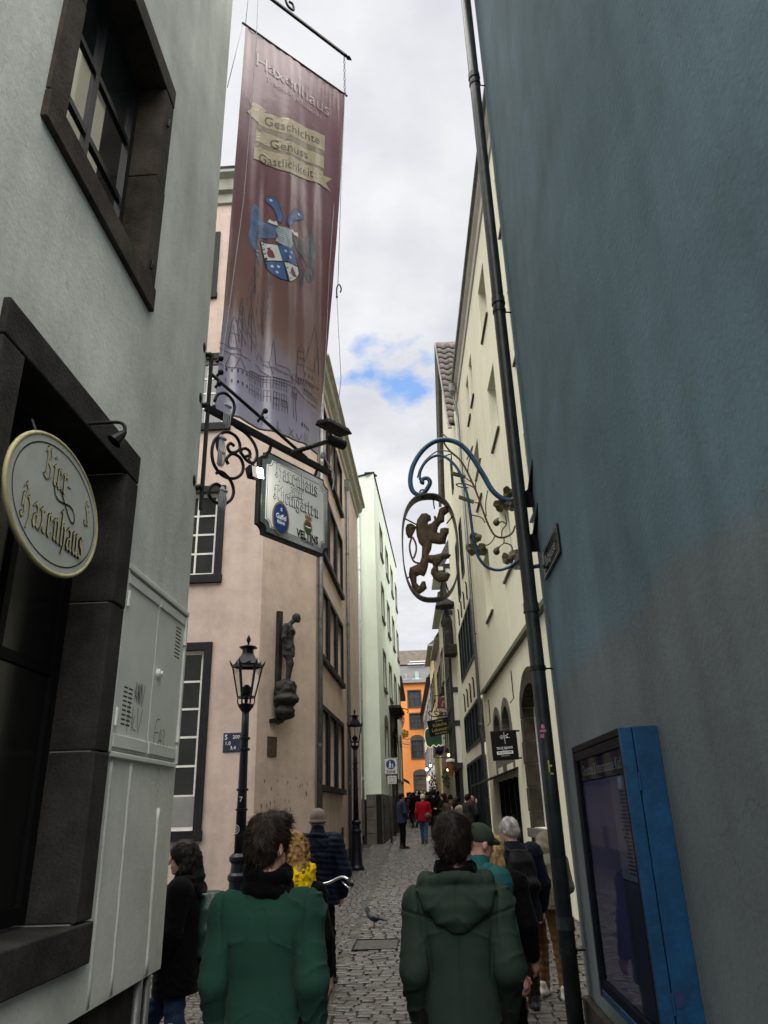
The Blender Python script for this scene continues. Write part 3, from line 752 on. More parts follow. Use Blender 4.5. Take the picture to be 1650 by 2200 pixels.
m_.add([(-1.2, 0.6, 13.9), (-1.2, 5.3, 13.9), (-5.3, 5.3, 18.2), (-5.3, 0.6, 18.2), (-9.4, 0.6, 13.9), (-9.4, 5.3, 13.9)], [(0, 1, 2, 3), (3, 2, 5, 4), (1, 5, 2), (0, 3, 4), (0, 4, 5, 1)])
m_.build('roof', M_SLATE, tav)
# hand-trowelled swellings over buried conduits, cracks in the plaster skirt
for (y, z0, z1, r0) in ((3.93, 1.0, 2.10, 0.027), (4.20, 1.0, 2.09, 0.027), (4.70, 1.0, 1.86, 0.030)):
    m_ = MB()
    rr = random.Random(int(y * 100))
    n = 14
    pth = [(-1.620, y - 0.02 * (i / n) + rr.uniform(-0.003, 0.003), z0 + (z1 - z0) * i / n) for i in range(n + 1)]
    m_.tube(pth, [r0 * (0.98 + 0.06 * rr.random()) for i in range(n + 1)], 10)
    m_.build('plaster_ridge', M_LEFT, tav, smooth=True)
def stone_surround(par, fr, uo, yo, zo, wd, proud, depth, m, split=2):
    """separate dressed stones round an opening; outer u,z box given"""
    (u0, u1), (z0, z1) = yo, zo
    s = MB(); fr.box(s, u0, u1, z0, z0 + wd, -depth, proud + 0.012); s.build('sill', m, par, bevel=0.008)
    s = MB(); fr.box(s, u0, u1, z1 - wd, z1, -depth, proud); s.build('lintel', m, par, bevel=0.008)
    zz = [z0 + wd + 0.004 + (z1 - z0 - 2 * wd - 0.008) * k / split for k in range(split + 1)]
    for k in range(split):
        for (a, b) in ((u0, u0 + wd), (u1 - wd, u1)):
            s = MB(); fr.box(s, a, b, zz[k] + 0.003, zz[k + 1] - 0.003, -depth, proud - 0.004 * (k % 2)); s.build('jamb_stone', m, par, bevel=0.008)
def casement(par, fr, u0, u1, z0, z1, d, wf, cols, rows, mf, mg, bars=0.025, name='window', pane=True, thick=0.05, turn=0.0):
    """window part with frame bars and separate panes, recessed to depth d"""
    s = MB()
    fr.box(s, u0, u1, z0, z0 + wf, d - thick, d); fr.box(s, u0, u1, z1 - wf, z1, d - thick, d)
    fr.box(s, u0, u0 + wf, z0 + wf, z1 - wf, d - thick, d); fr.box(s, u1 - wf, u1, z0 + wf, z1 - wf, d - thick, d)
    iu0, iu1, iz0, iz1 = u0 + wf, u1 - wf, z0 + wf, z1 - wf
    for k in range(1, cols):
        u = iu0 + (iu1 - iu0) * k / cols
        fr.box(s, u - bars / 2, u + bars / 2, iz0, iz1, d - thick * 0.9, d - 0.006)
    for k in range(1, rows):
        z = iz0 + (iz1 - iz0) * k / rows
        fr.box(s, iu0, iu1, z - bars / 2, z + bars / 2, d - thick * 0.8, d - 0.009)
    w = s.build(name, mf, par)
    if pane:
        for i in range(cols):
            for j in range(rows):
                a0, a1 = iu0 + (iu1 - iu0) * i / cols, iu0 + (iu1 - iu0) * (i + 1) / cols
                c0, c1 = iz0 + (iz1 - iz0) * j / rows, iz0 + (iz1 - iz0) * (j + 1) / rows
                s = MB()
                tl = random.uniform(-0.002, 0.002)
                tl += turn * (a1 - a0) / 2
                P = [fr.pt(a0, c0, d - thick * 0.5 + tl), fr.pt(a1, c0, d - thick * 0.5 - tl), fr.pt(a1, c1, d - thick * 0.5 - tl), fr.pt(a0, c1, d - thick * 0.5 + tl)]
                s.add(P, [(0, 1, 2, 3)])
                s.build('pane', mg, w)
    return w
stone_surround(tav, LF, 0, (U(2.32), U(3.75)), (4.775, 6.74), 0.172, 0.02, 0.29, M_BASALT2, 2)
stone_surround(tav, LF, 0, (U(2.33), U(3.80)), (1.20, 3.77), 0.172, 0.03, 0.29, M_BASALT, 3)
# upper window: dark wooden sash with big panes, standing deep in the reveal
casement(tav, LF, U(2.49), U(3.58), 4.945, 6.57, -0.17, 0.055, 2, 3, mat('dark_sash_wood', (0.014, 0.015, 0.017), 0.4, var=0.2, scale=8), M_GLASSD, 0.045, turn=0.0)
casement(tav, LF, U(2.50), U(3.63), 1.39, 3.60, -0.20, 0.07, 2, 2, M_BLACK, glass('tavern_glass', (0.006, 0.006, 0.006), 0.25), 0.05)
for y, z in ((3.70, 6.30), (3.69, 5.05)):
    m_ = MB(); m_.tube([(-1.66, y, z), (-1.56, y - 0.05, z)], 0.012, 6); m_.tube([(-1.57, y - 0.05, z - 0.02), (-1.57, y - 0.05, z + 0.04)], 0.009, 6)
    m_.build('shutter_pin', M_IRON, tav)
# ---- round tavern sign
sg = thing('tavern_sign', 'pale oval sign with gold rim and black letter hung in the dark tavern window', 'sign', (-1.58, 2.97, 3.08))
def oval(a, b, n=48):
    return [(a * math.cos(2 * math.pi * k / n), b * math.sin(2 * math.pi * k / n)) for k in range(n)]
SO = lambda x, y, d: (-1.575 + d, 2.90 + x * 1.0 + y * -0.06, 3.085 + y + x * 0.03)
SGF = lambda d: (lambda x, y: SO(x, y, d))
m_ = MB(); P = oval(0.415, 0.292); n = len(P)
m_.add([SO(x, y, 0) for x, y in P] + [SO(x, y, 0.022) for x, y in P], [tuple(range(n, 2 * n)), tuple(reversed(range(n)))] + [(i, (i + 1) % n, n + (i + 1) % n, n + i) for i in range(n)])
m_.build('board', mat('sign_board_grey', (0.42, 0.44, 0.40), 0.5, var=0.08, scale=6, bump=0.1, bscale=20), sg)
m_ = MB(); m_.tube([SO(x * 1.0, y * 1.0, 0.016) for x, y in oval(0.415, 0.292) + [(0.415, 0)]], 0.011, 8, False); m_.build('rim', M_GOLD, sg, smooth=True)
m_ = MB(); decal(m_, ribbon(oval(0.375, 0.255), 0.006, True), SGF(0.0235)); m_.build('rim_line', M_BLACK, sg)
def blackletter(name, body, xh, fn, base, m, par, nib=0.17, outline=None, mo=None):
    vs, fs = black2d(body, xh, nib)
    mb = MB()
    for i, f in enumerate(fs):
        mb.add([fn(vs[k][0], vs[k][1], base + 0.0012 + 0.00012 * i) for k in f], [(0, 1, 2, 3)])
    if outline:
        mo_ = MB()
        for i, f in enumerate(fs):
            cx = sum(vs[k][0] for k in f) / 4; cy = sum(vs[k][1] for k in f) / 4
            q = []
            for k in f:
                dx, dy = vs[k][0] - cx, vs[k][1] - cy
                l = math.hypot(dx, dy) + 1e-9
                q.append(fn(vs[k][0] + dx / l * outline, vs[k][1] + dy / l * outline, base + 0.000005 * i))
            mo_.add(q, [(0, 1, 2, 3)])
        mo_.build(name + '_outline', mo or M_BLACK, par)
    return mb.build(name, m, par)
M_LGOLD = mat('sign_letter_gold', (0.45, 0.42, 0.24), 0.4, var=0.12, scale=20)
blackletter('lettering', 'Bier-', 0.09, lambda x, y, d: SO(x - 0.02 + 0.0, y + 0.125 - 0.05 * x, d), 0.0236, M_LGOLD, sg, 0.2, 0.005)
blackletter('lettering', '&', 0.078, lambda x, y, d: SO(x + 0.285, y + 0.05, d), 0.0236, M_LGOLD, sg, 0.2, 0.005)
blackletter('lettering', 'Haxenhaus', 0.098, lambda x, y, d: SO(x * 0.90 - 0.01, y - 0.105 - 0.03 * x, d), 0.0236, M_LGOLD, sg, 0.2, 0.005)
m_ = MB(); decal(m_, ribbon([(0.06 + 0.105 * math.sin(t), 0.035 + 0.03 * math.sin(2 * t) - 0.04 * math.sin(t)) for t in [2 * math.pi * k / 40 for k in range(40)]], 0.009, True), SGF(0.0245)); m_.build('flourish', M_BLACK, sg)
for dy in (-0.2, 0.2):
    m_ = MB(); m_.tube([SO(dy, 0.24, 0.004), SO(dy, 0.32, -0.03)], 0.008, 6); m_.build('hanger', M_IRON, sg)
# ---- gooseneck picture lamp over the opening
gl = thing('gooseneck_lamp', 'small black gooseneck lamp over the dark tavern window', 'lamp', (-1.6, 3.3, 3.72))
m_ = MB(); m_.tube(smooth_path([(-1.58, 3.115, 3.62), (-1.50, 3.13, 3.63), (-1.43, 3.145, 3.635), (-1.405, 3.15, 3.615), (-1.40, 3.15, 3.58)], 4), 0.009, 8); m_.build('arm', M_IRON, gl, smooth=True)
m_ = MB(); m_.tube([(-1.40, 3.15, 3.585), (-1.41, 3.145, 3.565), (-1.44, 3.13, 3.52)], [0.012, 0.02, 0.04], 12); m_.build('shade', M_IRON, gl, smooth=False)
# ---- painted-over meter cabinet
mc = thing('meter_cabinet', 'painted over metal meter cabinet with two vented doors and graffiti scribbles', 'cabinet', (-1.6, 4.36, 2.12))
M_CAB = mat('cabinet_paint', (0.60, 0.63, 0.58), 0.6, var=0.08, scale=2.5, bump=0.15, bscale=25, world=True)
m_ = MB()
LF.box(m_, U(3.80), U(4.92), 3.09, 3.125, -0.02, 0.028); LF.box(m_, U(3.80), U(3.835), 2.12, 3.09, -0.02, 0.024); LF.box(m_, U(4.885), U(4.92), 2.12, 3.09, -0.02, 0.024); LF.box(m_, U(3.835), U(4.885), 2.10, 2.13, -0.02, 0.02)
m_.build('casing', M_CAB, mc, bevel=0.006)
for (a, b) in ((3.84, 4.355), (4.365, 4.88)):
    m_ = MB()
    LF.box(m_, U(a), U(b), 2.135, 3.085, -0.01, 0.012)
    dr = m_.build('door', M_CAB, mc, bevel=0.004)
    for (p, q, r_, s_) in ((a + 0.01, b - 0.01, 3.02, 3.075), (a + 0.01, b - 0.01, 2.15, 2.215)):
        m_ = MB(); LF.box(m_, U(p), U(q), r_, s_, 0.0115, 0.021); m_.build('stiffener', M_CAB, dr, bevel=0.003)
    vz = 2.27 if a < 4 else 2.78
    for c in range(2 if a < 4 else 1):
        for k in range(9):
            m_ = MB()
            u = a + 0.1 + c * 0.07 if a < 4 else b - 0.17
            LF.box(m_, U(u), U(u + 0.055 + (0.05 if a > 4 else 0)), vz + k * 0.024, vz + k * 0.024 + 0.009, 0.0122, 0.0126)
            m_.build('vent_slot', M_BLACK, dr)
    for z in (2.3, 2.93):
        m_ = MB(); m_.tube([LF.pt(U(a + 0.004 if a < 4 else b - 0.004), z - 0.045, 0.022), LF.pt(U(a + 0.004 if a < 4 else b - 0.004), z + 0.045, 0.022)], 0.012, 8); m_.build('hinge', M_CAB, dr)
m_ = MB(); m_.tube([LF.pt(U(4.43), 2.62, 0.01), LF.pt(U(4.43), 2.62, 0.035)], 0.028, 12); m_.tube([LF.pt(U(4.43), 2.62, 0.03), LF.pt(U(4.43), 2.62, 0.05)], 0.013, 10); m_.build('lock', M_CAB, mc)
M_INK = mat('marker_ink', (0.05, 0.055, 0.065), 0.6, var=0.3, scale=30)
def scribble(strokes, u, z, sc, par, w=0.006, slant=0.0):
    for st in strokes:
        mb = MB()
        decal(mb, ribbon([tuple(p) for p in smooth_path([(u + (x + slant * y) * sc, z + y * sc, 0) for x, y in st], 3)], w), lambda a, b: LF.pt(U(a), b, 0.0135))
        mb.build('graffiti', M_INK, par)
scribble([[(0, 0.2), (0.1, 1), (0.25, 0.1), (0.4, 1.0), (0.45, 0.1)], [(0.5, 0.6), (0.65, 1), (0.75, 0.5), (0.6, 0.1), (0.5, 0.6)], [(0.8, 1), (0.9, 0), (1.1, 1)], [(-0.1, 0.6), (0.3, 0.2)], [(0.3, 0.9), (0.5, 0.2), (0.7, 0.9)]], 4.10, 2.39, 0.13, mc)
scribble([[(0, 0), (0.05, 1)], [(-0.1, 0.5), (0.45, 0.5)], [(0.4, 0.9), (0.4, 0.05)], [(0.6, 0.6), (0.5, 0.2), (0.8, 0.1)], [(0.85, 0.9), (1.0, 0.05), (1.3, 0.9)]], 4.03, 2.24, 0.16, mc)
scribble([[(0, 0), (0.1, 0.9), (0.5, 1.0)], [(0.0, 0.5), (0.4, 0.55)], [(0.45, 0.05), (0.65, 0.7), (0.8, 0.05)], [(0.5, 0.3), (0.8, 0.3)], [(0.85, 0.7), (1.1, 0.6), (0.95, 0.35), (1.2, 0.1), (1.5, 0.2)]], 4.46, 2.19, 0.17, mc)
# conduit and clamp at the foot of the corner
m_ = MB(); m_.tube([(-1.625, 4.80, -0.05), (-1.625, 4.80, 1.02)], 0.022, 8); m_.tube([(-1.63, 4.66, -0.05), (-1.63, 4.66, 1.01)], 0.03, 8)
m_.build('conduit', M_ZINC, tav, smooth=True)
m_ = MB(); m_.tube([(-1.63, 4.88, 0.70), (-1.52, 4.93, 0.70)], 0.008, 6); m_.tube([(-1.53, 4.93, 0.7), (-1.5, 4.93, 0.7)], 0.013, 8); m_.build('door_hook', M_ZINC, tav)

# ================================================================== slate-blue house on the right
RF0 = Fr((1.15, -6), (1.15, 6.5), -1)
blu = thing('slate_blue_building', 'bare slate blue plastered house wall with a dark downpipe at its corner', 'building', (1.15, 6.5, 0))
m_ = wall_mesh(RF0, 6.5, 12.5, 0.52, 12.6, [], 0.2)
m_.add([(1.15, 6.5, 0.52), (8, 6.5, 0.52), (8, 6.5, 12.6), (1.15, 6.5, 12.6)], [(3, 2, 1, 0)])
m_.add([(1.15, 0.5, 0), (8, 0.5, 0), (8, 0.5, 12.6), (1.15, 0.5, 12.6)], [(0, 1, 2, 3)])
RF0.box(m_, 6.5, 12.5, 0.50, 0.52, -0.2, -0.001)
m_.build('wall', M_BLUE, blu)
m_ = MB(); m_.box(1.11, 8, 0.46, 6.52, -0.1, 0.49); m_.build('plinth', M_BASALT, blu, bevel=0.01)
m_ = MB()
m_.add([(0.75, 0.2, 12.5), (0.75, 6.8, 12.5), (4.6, 6.8, 16.5), (4.6, 0.2, 16.5), (8.4, 0.2, 12.5), (8.4, 6.8, 12.5)], [(3, 2, 1, 0), (4, 5, 2, 3), (2, 5, 1), (4, 3, 0), (1, 5, 4, 0)])
m_.build('roof', M_SLATE, blu)
# downpipe
dp = thing('corner_downpipe', 'tall dark green downpipe on the slate blue corner with sticker scraps', 'downpipe', (1.02, 6.38, 0))
m_ = MB()
zs = [-0.05, 2.0, 4.4, 6.9, 9.6, 12.6]
m_.tube([(1.02, 6.38, z) for z in zs], 0.062, 14)
m_.build('pipe', M_DPIPE, dp, smooth=True)
for z in (0.95, 3.40, 6.72, 10.1):
    m_ = MB(); m_.tube([(1.02, 6.38, z), (1.02, 6.38, z + 0.075)], 0.069, 14); m_.tube([(1.02, 6.38, z - 0.012), (1.02, 6.38, z + 0.006)], 0.073, 14)
    m_.build('socket', M_DPIPE, dp, auto=40)
for z in (0.80, 2.9, 6.62, 10.0):
    m_ = MB(); m_.tube([(1.02, 6.38, z), (1.20, 6.42, z)], 0.008, 6); m_.tube([(1.02, 6.38, z - 0.02), (1.02, 6.38, z + 0.02)], 0.07, 14); m_.build('clamp', M_IRON, dp)
M_STK = mat('pink_sticker', (0.35, 0.12, 0.2), 0.5, var=0.5, scale=60)
M_STY = mat('yellow_scrawl', (0.4, 0.36, 0.06), 0.5, var=0.3, scale=50)
def pipe_patch(name, a0, a1, z0, z1, m):
    mb = MB(); n = 6; o = []
    for j in (0, 1):
        for i in range(n + 1):
            a = a0 + (a1 - a0) * i / n
            o.append((1.02 + 0.0635 * math.cos(a), 6.38 + 0.0635 * math.sin(a), z0 if j == 0 else z1))
    mb.add(o, [(i, i + 1, n + 2 + i, n + 1 + i) for i in range(n)])
    return mb.build(name, m, dp)
pipe_patch('sticker', R(225), R(275), 2.37, 2.39, M_STK); pipe_patch('sticker', R(240), R(265), 2.40, 2.43, M_STK); pipe_patch('sticker', R(225), R(255), 2.325, 2.355, M_STK)
pipe_patch('scrawl', R(262), R(270), 2.06, 2.15, M_STY); pipe_patch('scrawl', R(272), R(292), 2.10, 2.115, M_STY); pipe_patch('scrawl', R(272), R(295), 2.04, 2.055, M_STY)
# small street-name plate
pl = thing('street_name_plate', 'small black enamel street name plate high on the slate blue wall', 'street sign', (1.13, 5.8, 3.6))
m_ = MB(); RF0.box(m_, U(5.42), U(6.17), 3.615, 3.86, 0.004, 0.022); m_.build('plate', mat('black_enamel', (0.008, 0.009, 0.011), 0.12, var=0.1, scale=8), pl, bevel=0.006)
vf = text2d('Salzgasse', 0.135, 'CENTER')
m_ = MB(); decal(m_, vf, lambda x, y: RF0.pt(U(5.80) - x * 1.0, 3.735 + y, 0.0235)); m_.build('lettering', mat('enamel_grey_letters', (0.3, 0.3, 0.3), 0.3, var=0.1, scale=10), pl)
m_ = MB()
for a in (3.635, 3.84): RF0.box(m_, U(5.46), U(6.13), a - 0.004, a + 0.004, 0.0225, 0.0235)
m_.build('border', MATS['enamel_grey_letters'], pl)
# ---- menu display case
bx = thing('menu_case', 'tall blue wooden menu display case with glazed front on slate blue wall', 'display case', (1.15, 4.4, 0.8))
bm = (3.77, 5.05, 0.78, 2.155)
m_ = MB()
RF0.box(m_, U(bm[0]), U(bm[0] + 0.035), bm[2], bm[3], 0.0, 0.122)
m_.build('side_board', M_BLUEP, bx, bevel=0.004)
m_ = MB(); RF0.box(m_, U(bm[0] + 0.003), U(bm[0] + 0.035), bm[2] + 0.004, bm[3] - 0.004, 0.1255, 0.185); m_.build('door_stile', M_BLUEP, bx, bevel=0.004)
for z_ in (1.0, 1.9):
    m_ = MB(); m_.tube([RF0.pt(U(bm[0]) - 0.003, z_ - 0.04, 0.124), RF0.pt(U(bm[0]) - 0.003, z_ + 0.04, 0.124)], 0.007, 8); m_.build('hinge', M_BLUEP, bx)
m_ = MB(); RF0.box(m_, U(bm[1] - 0.035), U(bm[1]), bm[2], bm[3], 0.0, 0.185); m_.build('side_board', M_NAVY, bx, bevel=0.006)
m_ = MB(); RF0.box(m_, U(bm[0] + 0.036), U(bm[1] - 0.036), bm[3] - 0.04, bm[3] - 0.002, 0.0, 0.182); m_.build('top_board', mat('black_case_frame', (0.003, 0.004, 0.007), 0.5, var=0.2, scale=10, spec=0.05), bx, bevel=0.005)
m_ = MB(); RF0.box(m_, U(bm[0] + 0.036), U(bm[1] - 0.036), bm[2] + 0.002, bm[2] + 0.04, 0.0, 0.182); m_.build('bottom_board', M_BLUEP, bx, bevel=0.005)
M_CASE = mat('case_front_navy', (0.003, 0.005, 0.010), 0.5, var=0.2, scale=10, spec=0.05)
m_ = MB(); f0, f1, f2, f3 = bm[0] + 0.037, bm[1] - 0.037, bm[2] + 0.042, bm[3] - 0.042
for q in ((f0, f1, f3 - 0.05, f3), (f0, f1, f2, f2 + 0.05), (f0, f0 + 0.05, f2 + 0.05, f3 - 0.05), (f1 - 0.05, f1, f2 + 0.05, f3 - 0.05)):
    RF0.box(m_, U(q[0]), U(q[1]), q[2], q[3], 0.15, 0.178)
m_.build('front_frame', M_CASE, bx, bevel=0.003)
def strip(name, a, b, c, d, dd, m, par):
    mb = MB(); mb.add([RF0.pt(U(a), c, dd), RF0.pt(U(b), c, dd), RF0.pt(U(b), d, dd), RF0.pt(U(a), d, dd)], [(0, 1, 2, 3)]); return mb.build(name, m, par)
strip('header_board', f0 + 0.05, f1 - 0.05, f3 - 0.17, f3 - 0.05, 0.150, mat('brown_header', (0.008, 0.008, 0.010), 0.6, spec=0.1, var=0.15, scale=8), bx)
vf = text2d('Deutsche & Internationale Küche', 0.088, 'CENTER', 0.0)
m_ = MB(); decal(m_, vf, lambda x, y: RF0.pt(U((f0 + f1) / 2) - x * 0.86, f3 - 0.115 + y, 0.1515)); m_.build('lettering', M_LGOLD, bx)
pz = f3 - 0.175
strip('poster', f0 + 0.45, f1 - 0.05, f2 + 0.05, pz, 0.1503, mat('violet_poster', (0.028, 0.026, 0.058), 0.5, var=0.0, scale=2.0, col2=(0.07, 0.058, 0.095), thr=(0.3, 0.7)), bx)
strip('menu_sheet', f0 + 0.13, f0 + 0.448, 1.45, pz, 0.1505, mat('menu_paper', (0.13, 0.12, 0.11), 0.5, var=0.15, scale=3), bx)
strip('menu_sheet', f0 + 0.13, f0 + 0.448, f2 + 0.05, 1.445, 0.1507, mat('menu_paper_dark', (0.022, 0.024, 0.024), 0.5, var=0.25, scale=3), bx)
strip('side_strip', f0 + 0.05, f0 + 0.128, f2 + 0.05, pz, 0.1506, M_CASE, bx)
m_ = MB()
for k in range(22):
    z = 1.86 - k * 0.018
    RF0.box(m_, U(f0 + 0.16), U(f0 + 0.16 + random.uniform(0.10, 0.16)), z, z + 0.006, 0.1508, 0.1513)
m_.build('menu_lines', M_BLACK, bx)
for (z, col) in ((1.90, (0.4, 0.4, 0.38)), (1.84, (0.12, 0.11, 0.1))):
    strip('menu_photo', f0 + 0.2, f0 + 0.28, z - 0.03, z + 0.035, 0.1512, mat('menu_photo%d' % (z * 100), col, 0.5, var=0.3, scale=40), bx)
for i, ch in enumerate('RESTAURANT'):
    vf = text2d(ch, 0.085)
    m_ = MB(); decal(m_, vf, lambda x, y: RF0.pt(U(f0 + 0.089) - x * 0.8, pz - 0.09 - i * 0.098 + y, 0.1516)); m_.build('lettering', mat('faded_letters', (0.22, 0.2, 0.15), 0.5, var=0.3, scale=20), bx)
m_ = MB(); m_.add([RF0.pt(U(f0 + 0.045), f2 + 0.045, 0.166), RF0.pt(U(f1 - 0.045), f2 + 0.045, 0.166), RF0.pt(U(f1 - 0.045), f3 - 0.045, 0.166), RF0.pt(U(f0 + 0.045), f3 - 0.045, 0.166)], [(0, 1, 2, 3)])
m_.build('glass', M_CASEGLASS, bx)
m_ = MB(); m_.tube([RF0.pt(U(bm[0]) - 0.001, 1.02, 0.1), RF0.pt(U(bm[0]) - 0.003, 1.02, 0.1)], 0.035, 16); m_.build('stain', mat('dark_blue_stain', (0.006, 0.02, 0.07), 0.5, var=0.2, scale=20), bx)
# ================================================================== salmon corner house
PA, PB, PC, PD = (-10.0, 15.5), (-3.38, 15.5), (-2.37, 16.9), (-2.21, 27.6)
F1, F2, F3 = Fr(PA, PB, 1), Fr(PB, PC, 1), Fr(PC, PD, 1)
pk = thing('salmon_corner_house', 'salmon plastered corner house with anthracite window surrounds and a chamfered corner', 'building', (-3.38, 15.5, 0.3))
UX = lambda x: x + 10.0
# front (towards the camera)
fw = [(-5.75, -4.40, 1.40, 5.30, 2, 6), (-5.60, -4.30, 6.65, 9.00, 2, 4), (-5.60, -4.30, 10.5, 12.7, 2, 4), (-6.15, -4.86, 14.45, 16.65, 2, 4)]
fh = [(UX(a) + 0.17, UX(b) - 0.17, c + 0.17, d - 0.17) for a, b, c, d, _, _ in fw]
m_ = wall_mesh(F1, 0, F1.L, 0.0, 13.3, fh[:3], 0.22)
m_.build('front_wall', M_PINK, pk)
m_ = wall_mesh(F1, 0, UX(-4.45), 13.3, 18.5, fh[3:], 0.22)
m_.add([(-4.45, 15.5, 13.3), (-4.45, 24, 13.3), (-4.45, 24, 18.5), (-4.45, 15.5, 18.5)], [(0, 1, 2, 3)])
m_.build('upper_wall', M_PINK, pk)
m_ = wall_mesh(F2, 0, F2.L, 0.0, 13.3, [], 0.2); m_.build('chamfer_wall', M_PINK, pk)
SY = lambda y: (y - 16.9) * 1.0001
rows = [(2.30, 4.22), (5.24, 7.14), (7.95, 9.90), (10.70, 12.40)]
cols = [(17.35, 18.82), (18.95, 20.44), (20.57, 22.06)]
gapw = 0.115
sh = [(SY(a) + gapw, SY(b) - gapw, c + gapw, d - gapw) for c, d in rows for a, b in cols]
m_ = wall_mesh(F3, 0, F3.L, 0.0, 13.3, sh, 0.2)
m_.add([(PD[0], PD[1], 0), (-10, PD[1], 0), (-10, PD[1], 13.3), (PD[0], PD[1], 13.3)], [(0, 1, 2, 3)])
m_.build('street_wall', M_PINK, pk)
def surround(par, fr, u0, u1, z0, z1, w, proud, m, sill=0.06):
    s = MB()
    fr.box(s, u0, u1, z1 - w, z1, -0.03, proud); fr.box(s, u0, u0 + w, z0 + w, z1 - w, -0.03, proud); fr.box(s, u1 - w, u1, z0 + w, z1 - w, -0.03, proud)
    fr.box(s, u0 - 0.02, u1 + 0.02, z0 - 0.02, z0 + w, -0.03, proud + sill)
    return s.build('window_surround', m, par, bevel=0.006)
for (a, b, c, d, nc, nr) in fw:
    surround(pk, F1, UX(a), UX(b), c, d, 0.17, 0.05, M_FRAME, 0.03)
    casement(pk, F1, UX(a) + 0.17, UX(b) - 0.17, c + 0.17, d - 0.17, -0.09, 0.075, nc, nr, M_WOODW, M_GLASS, 0.042)
# roller blind and rod behind the lower front window
m_ = MB(); F1.box(m_, UX(-5.55), UX(-4.60), 1.65, 2.2, -0.088, -0.083); m_.build('blind', mat('grey_blind', (0.2, 0.2, 0.19), 0.7, var=0.1, scale=4), pk)
for c, d in rows:
    for a, b in cols:
        surround(pk, F3, SY(a), SY(b), c, d, gapw, 0.06, M_FRAME, 0.05)
        casement(pk, F3, SY(a) + gapw, SY(b) - gapw, c + gapw, d - gapw, -0.11, 0.05, 2, 1, M_WOODW, M_GLASS, 0.03)
def cornice(par, pts, z, prof, m, name='cornice'):
    """moulding swept along plan polyline pts; prof list of (out, dz); outward = right-hand normal"""
    P = [Vector((p[0], p[1], 0)) for p in pts]
    N = []
    for i in range(len(P)):
        ns = []
        if i > 0: d = (P[i] - P[i - 1]).normalized(); ns.append(Vector((d.y, -d.x, 0)))
        if i < len(P) - 1: d = (P[i + 1] - P[i]).normalized(); ns.append(Vector((d.y, -d.x, 0)))
        n = sum(ns, Vector()) / len(ns)
        n = n / (n.length ** 2)
        N.append(n)
    mb = MB(); k = len(prof); vs = []
    for i, p in enumerate(P):
        for o, dz in prof:
            q = p + N[i] * o
            vs.append((q.x, q.y, z + dz))
    fs = []
    for i in range(len(P) - 1):
        for j in range(k - 1):
            fs.append((i * k + j, (i + 1) * k + j, (i + 1) * k + j + 1, i * k + j + 1))
    fs.append(tuple(range(k))); fs.append(tuple(reversed(range((len(P) - 1) * k, len(P) * k))))
    mb.add(vs, fs)
    return mb.build(name, m, par)
M_CORN = mat('grey_green_cornice', (0.30, 0.30, 0.25), 0.7, var=0.15, scale=4, world=True)
CP = [(-0.02, -0.5), (0.06, -0.45), (0.08, -0.3), (0.2, -0.22), (0.24, -0.06), (0.34, -0.02), (0.34, 0.04), (-0.02, 0.06)]
cornice(pk, [(-4.45, 15.5), PB, PC, PD], 13.35, CP, M_CORN)
cornice(pk, [PA, (-4.45, 15.5), (-4.45, 24)], 18.5, [(-0.02, -0.9), (0.07, -0.85), (0.09, -0.55), (0.2, -0.5), (0.24, -0.15), (0.4, -0.05), (0.4, 0.05), (-0.02, 0.07)], M_CORN)
def roof_poly(par, name, quads, m):
    mb = MB()
    for q in quads: mb.add(q, [tuple(range(len(q)))])
    return mb.build(name, m, par)
roof_poly(pk, 'roof', [[(-4.6, 15.35, 13.42), (-3.3, 15.3, 13.42), (-2.1, 16.7, 13.42), (-4.2, 18.2, 15.6), (-4.6, 18.2, 15.6)], [(-2.1, 16.7, 13.42), (-1.9, 27.9, 13.42), (-4.2, 26, 15.6), (-4.2, 18.2, 15.6)], [(-1.9, 27.9, 13.42), (-10, 27.9, 13.42), (-4.2, 26, 15.6)], [(-10.4, 15.05, 18.6), (-4.05, 15.05, 18.6), (-6.5, 19.5, 22.5), (-10.4, 19.5, 22.5)], [(-4.05, 15.05, 18.6), (-4.05, 24.4, 18.6), (-6.5, 20, 22.5), (-6.5, 19.5, 22.5)]], M_SLATE)
m_ = MB(); F3.box(m_, 0.0, F3.L, 0.2, 0.86, 0.0, 0.035); F2.box(m_, 0, F2.L, 0.2, 0.62, 0.0, 0.03); F1.box(m_, 0, F1.L, 0.15, 0.42, 0.0, 0.03)
m_.build('base_course', M_STONE, pk)
def downpipe(par, fr, u, z0, z1, r, m, d=0.07, joints=(), hopper=None, name='downpipe'):
    mb = MB(); mb.tube([fr.pt(u, z0, d), fr.pt(u, z1, d)], r, 10); o = mb.build(name, m, par, smooth=True)
    for z in joints:
        mb = MB(); mb.tube([fr.pt(u, z, d), fr.pt(u, z + 0.07, d)], r * 1.13, 10); mb.bar(fr.pt(u, z + 0.035, d), fr.pt(u, z + 0.035, 0), 0.02, 0.02); mb.build('pipe_joint', m, o)
    if hopper:
        mb = MB(); mb.lathe([(r * 1.1, -0.3), (r * 2.2, -0.12), (r * 2.3, 0.12), (r * 2.6, 0.14)], 4, fr.pt(u, z1, d)); mb.build('hopper', m, o)
    return o
downpipe(pk, F3, SY(17.08), 0.4, 12.9, 0.062, M_ZINC, 0.09, (1.6, 3.2, 6.9, 10.2), None)
downpipe(pk, F3, SY(23.2), 0.5, 12.4, 0.055, M_ZINC, 0.08, (1.5, 2.6, 4.6, 7.4, 9.8), 1)
m_ = MB(); F3.box(m_, SY(19.2), SY(19.45), 0.86, 1.35, 0.035, 0.06); m_.build('plinth_vent', M_FRAME, pk)
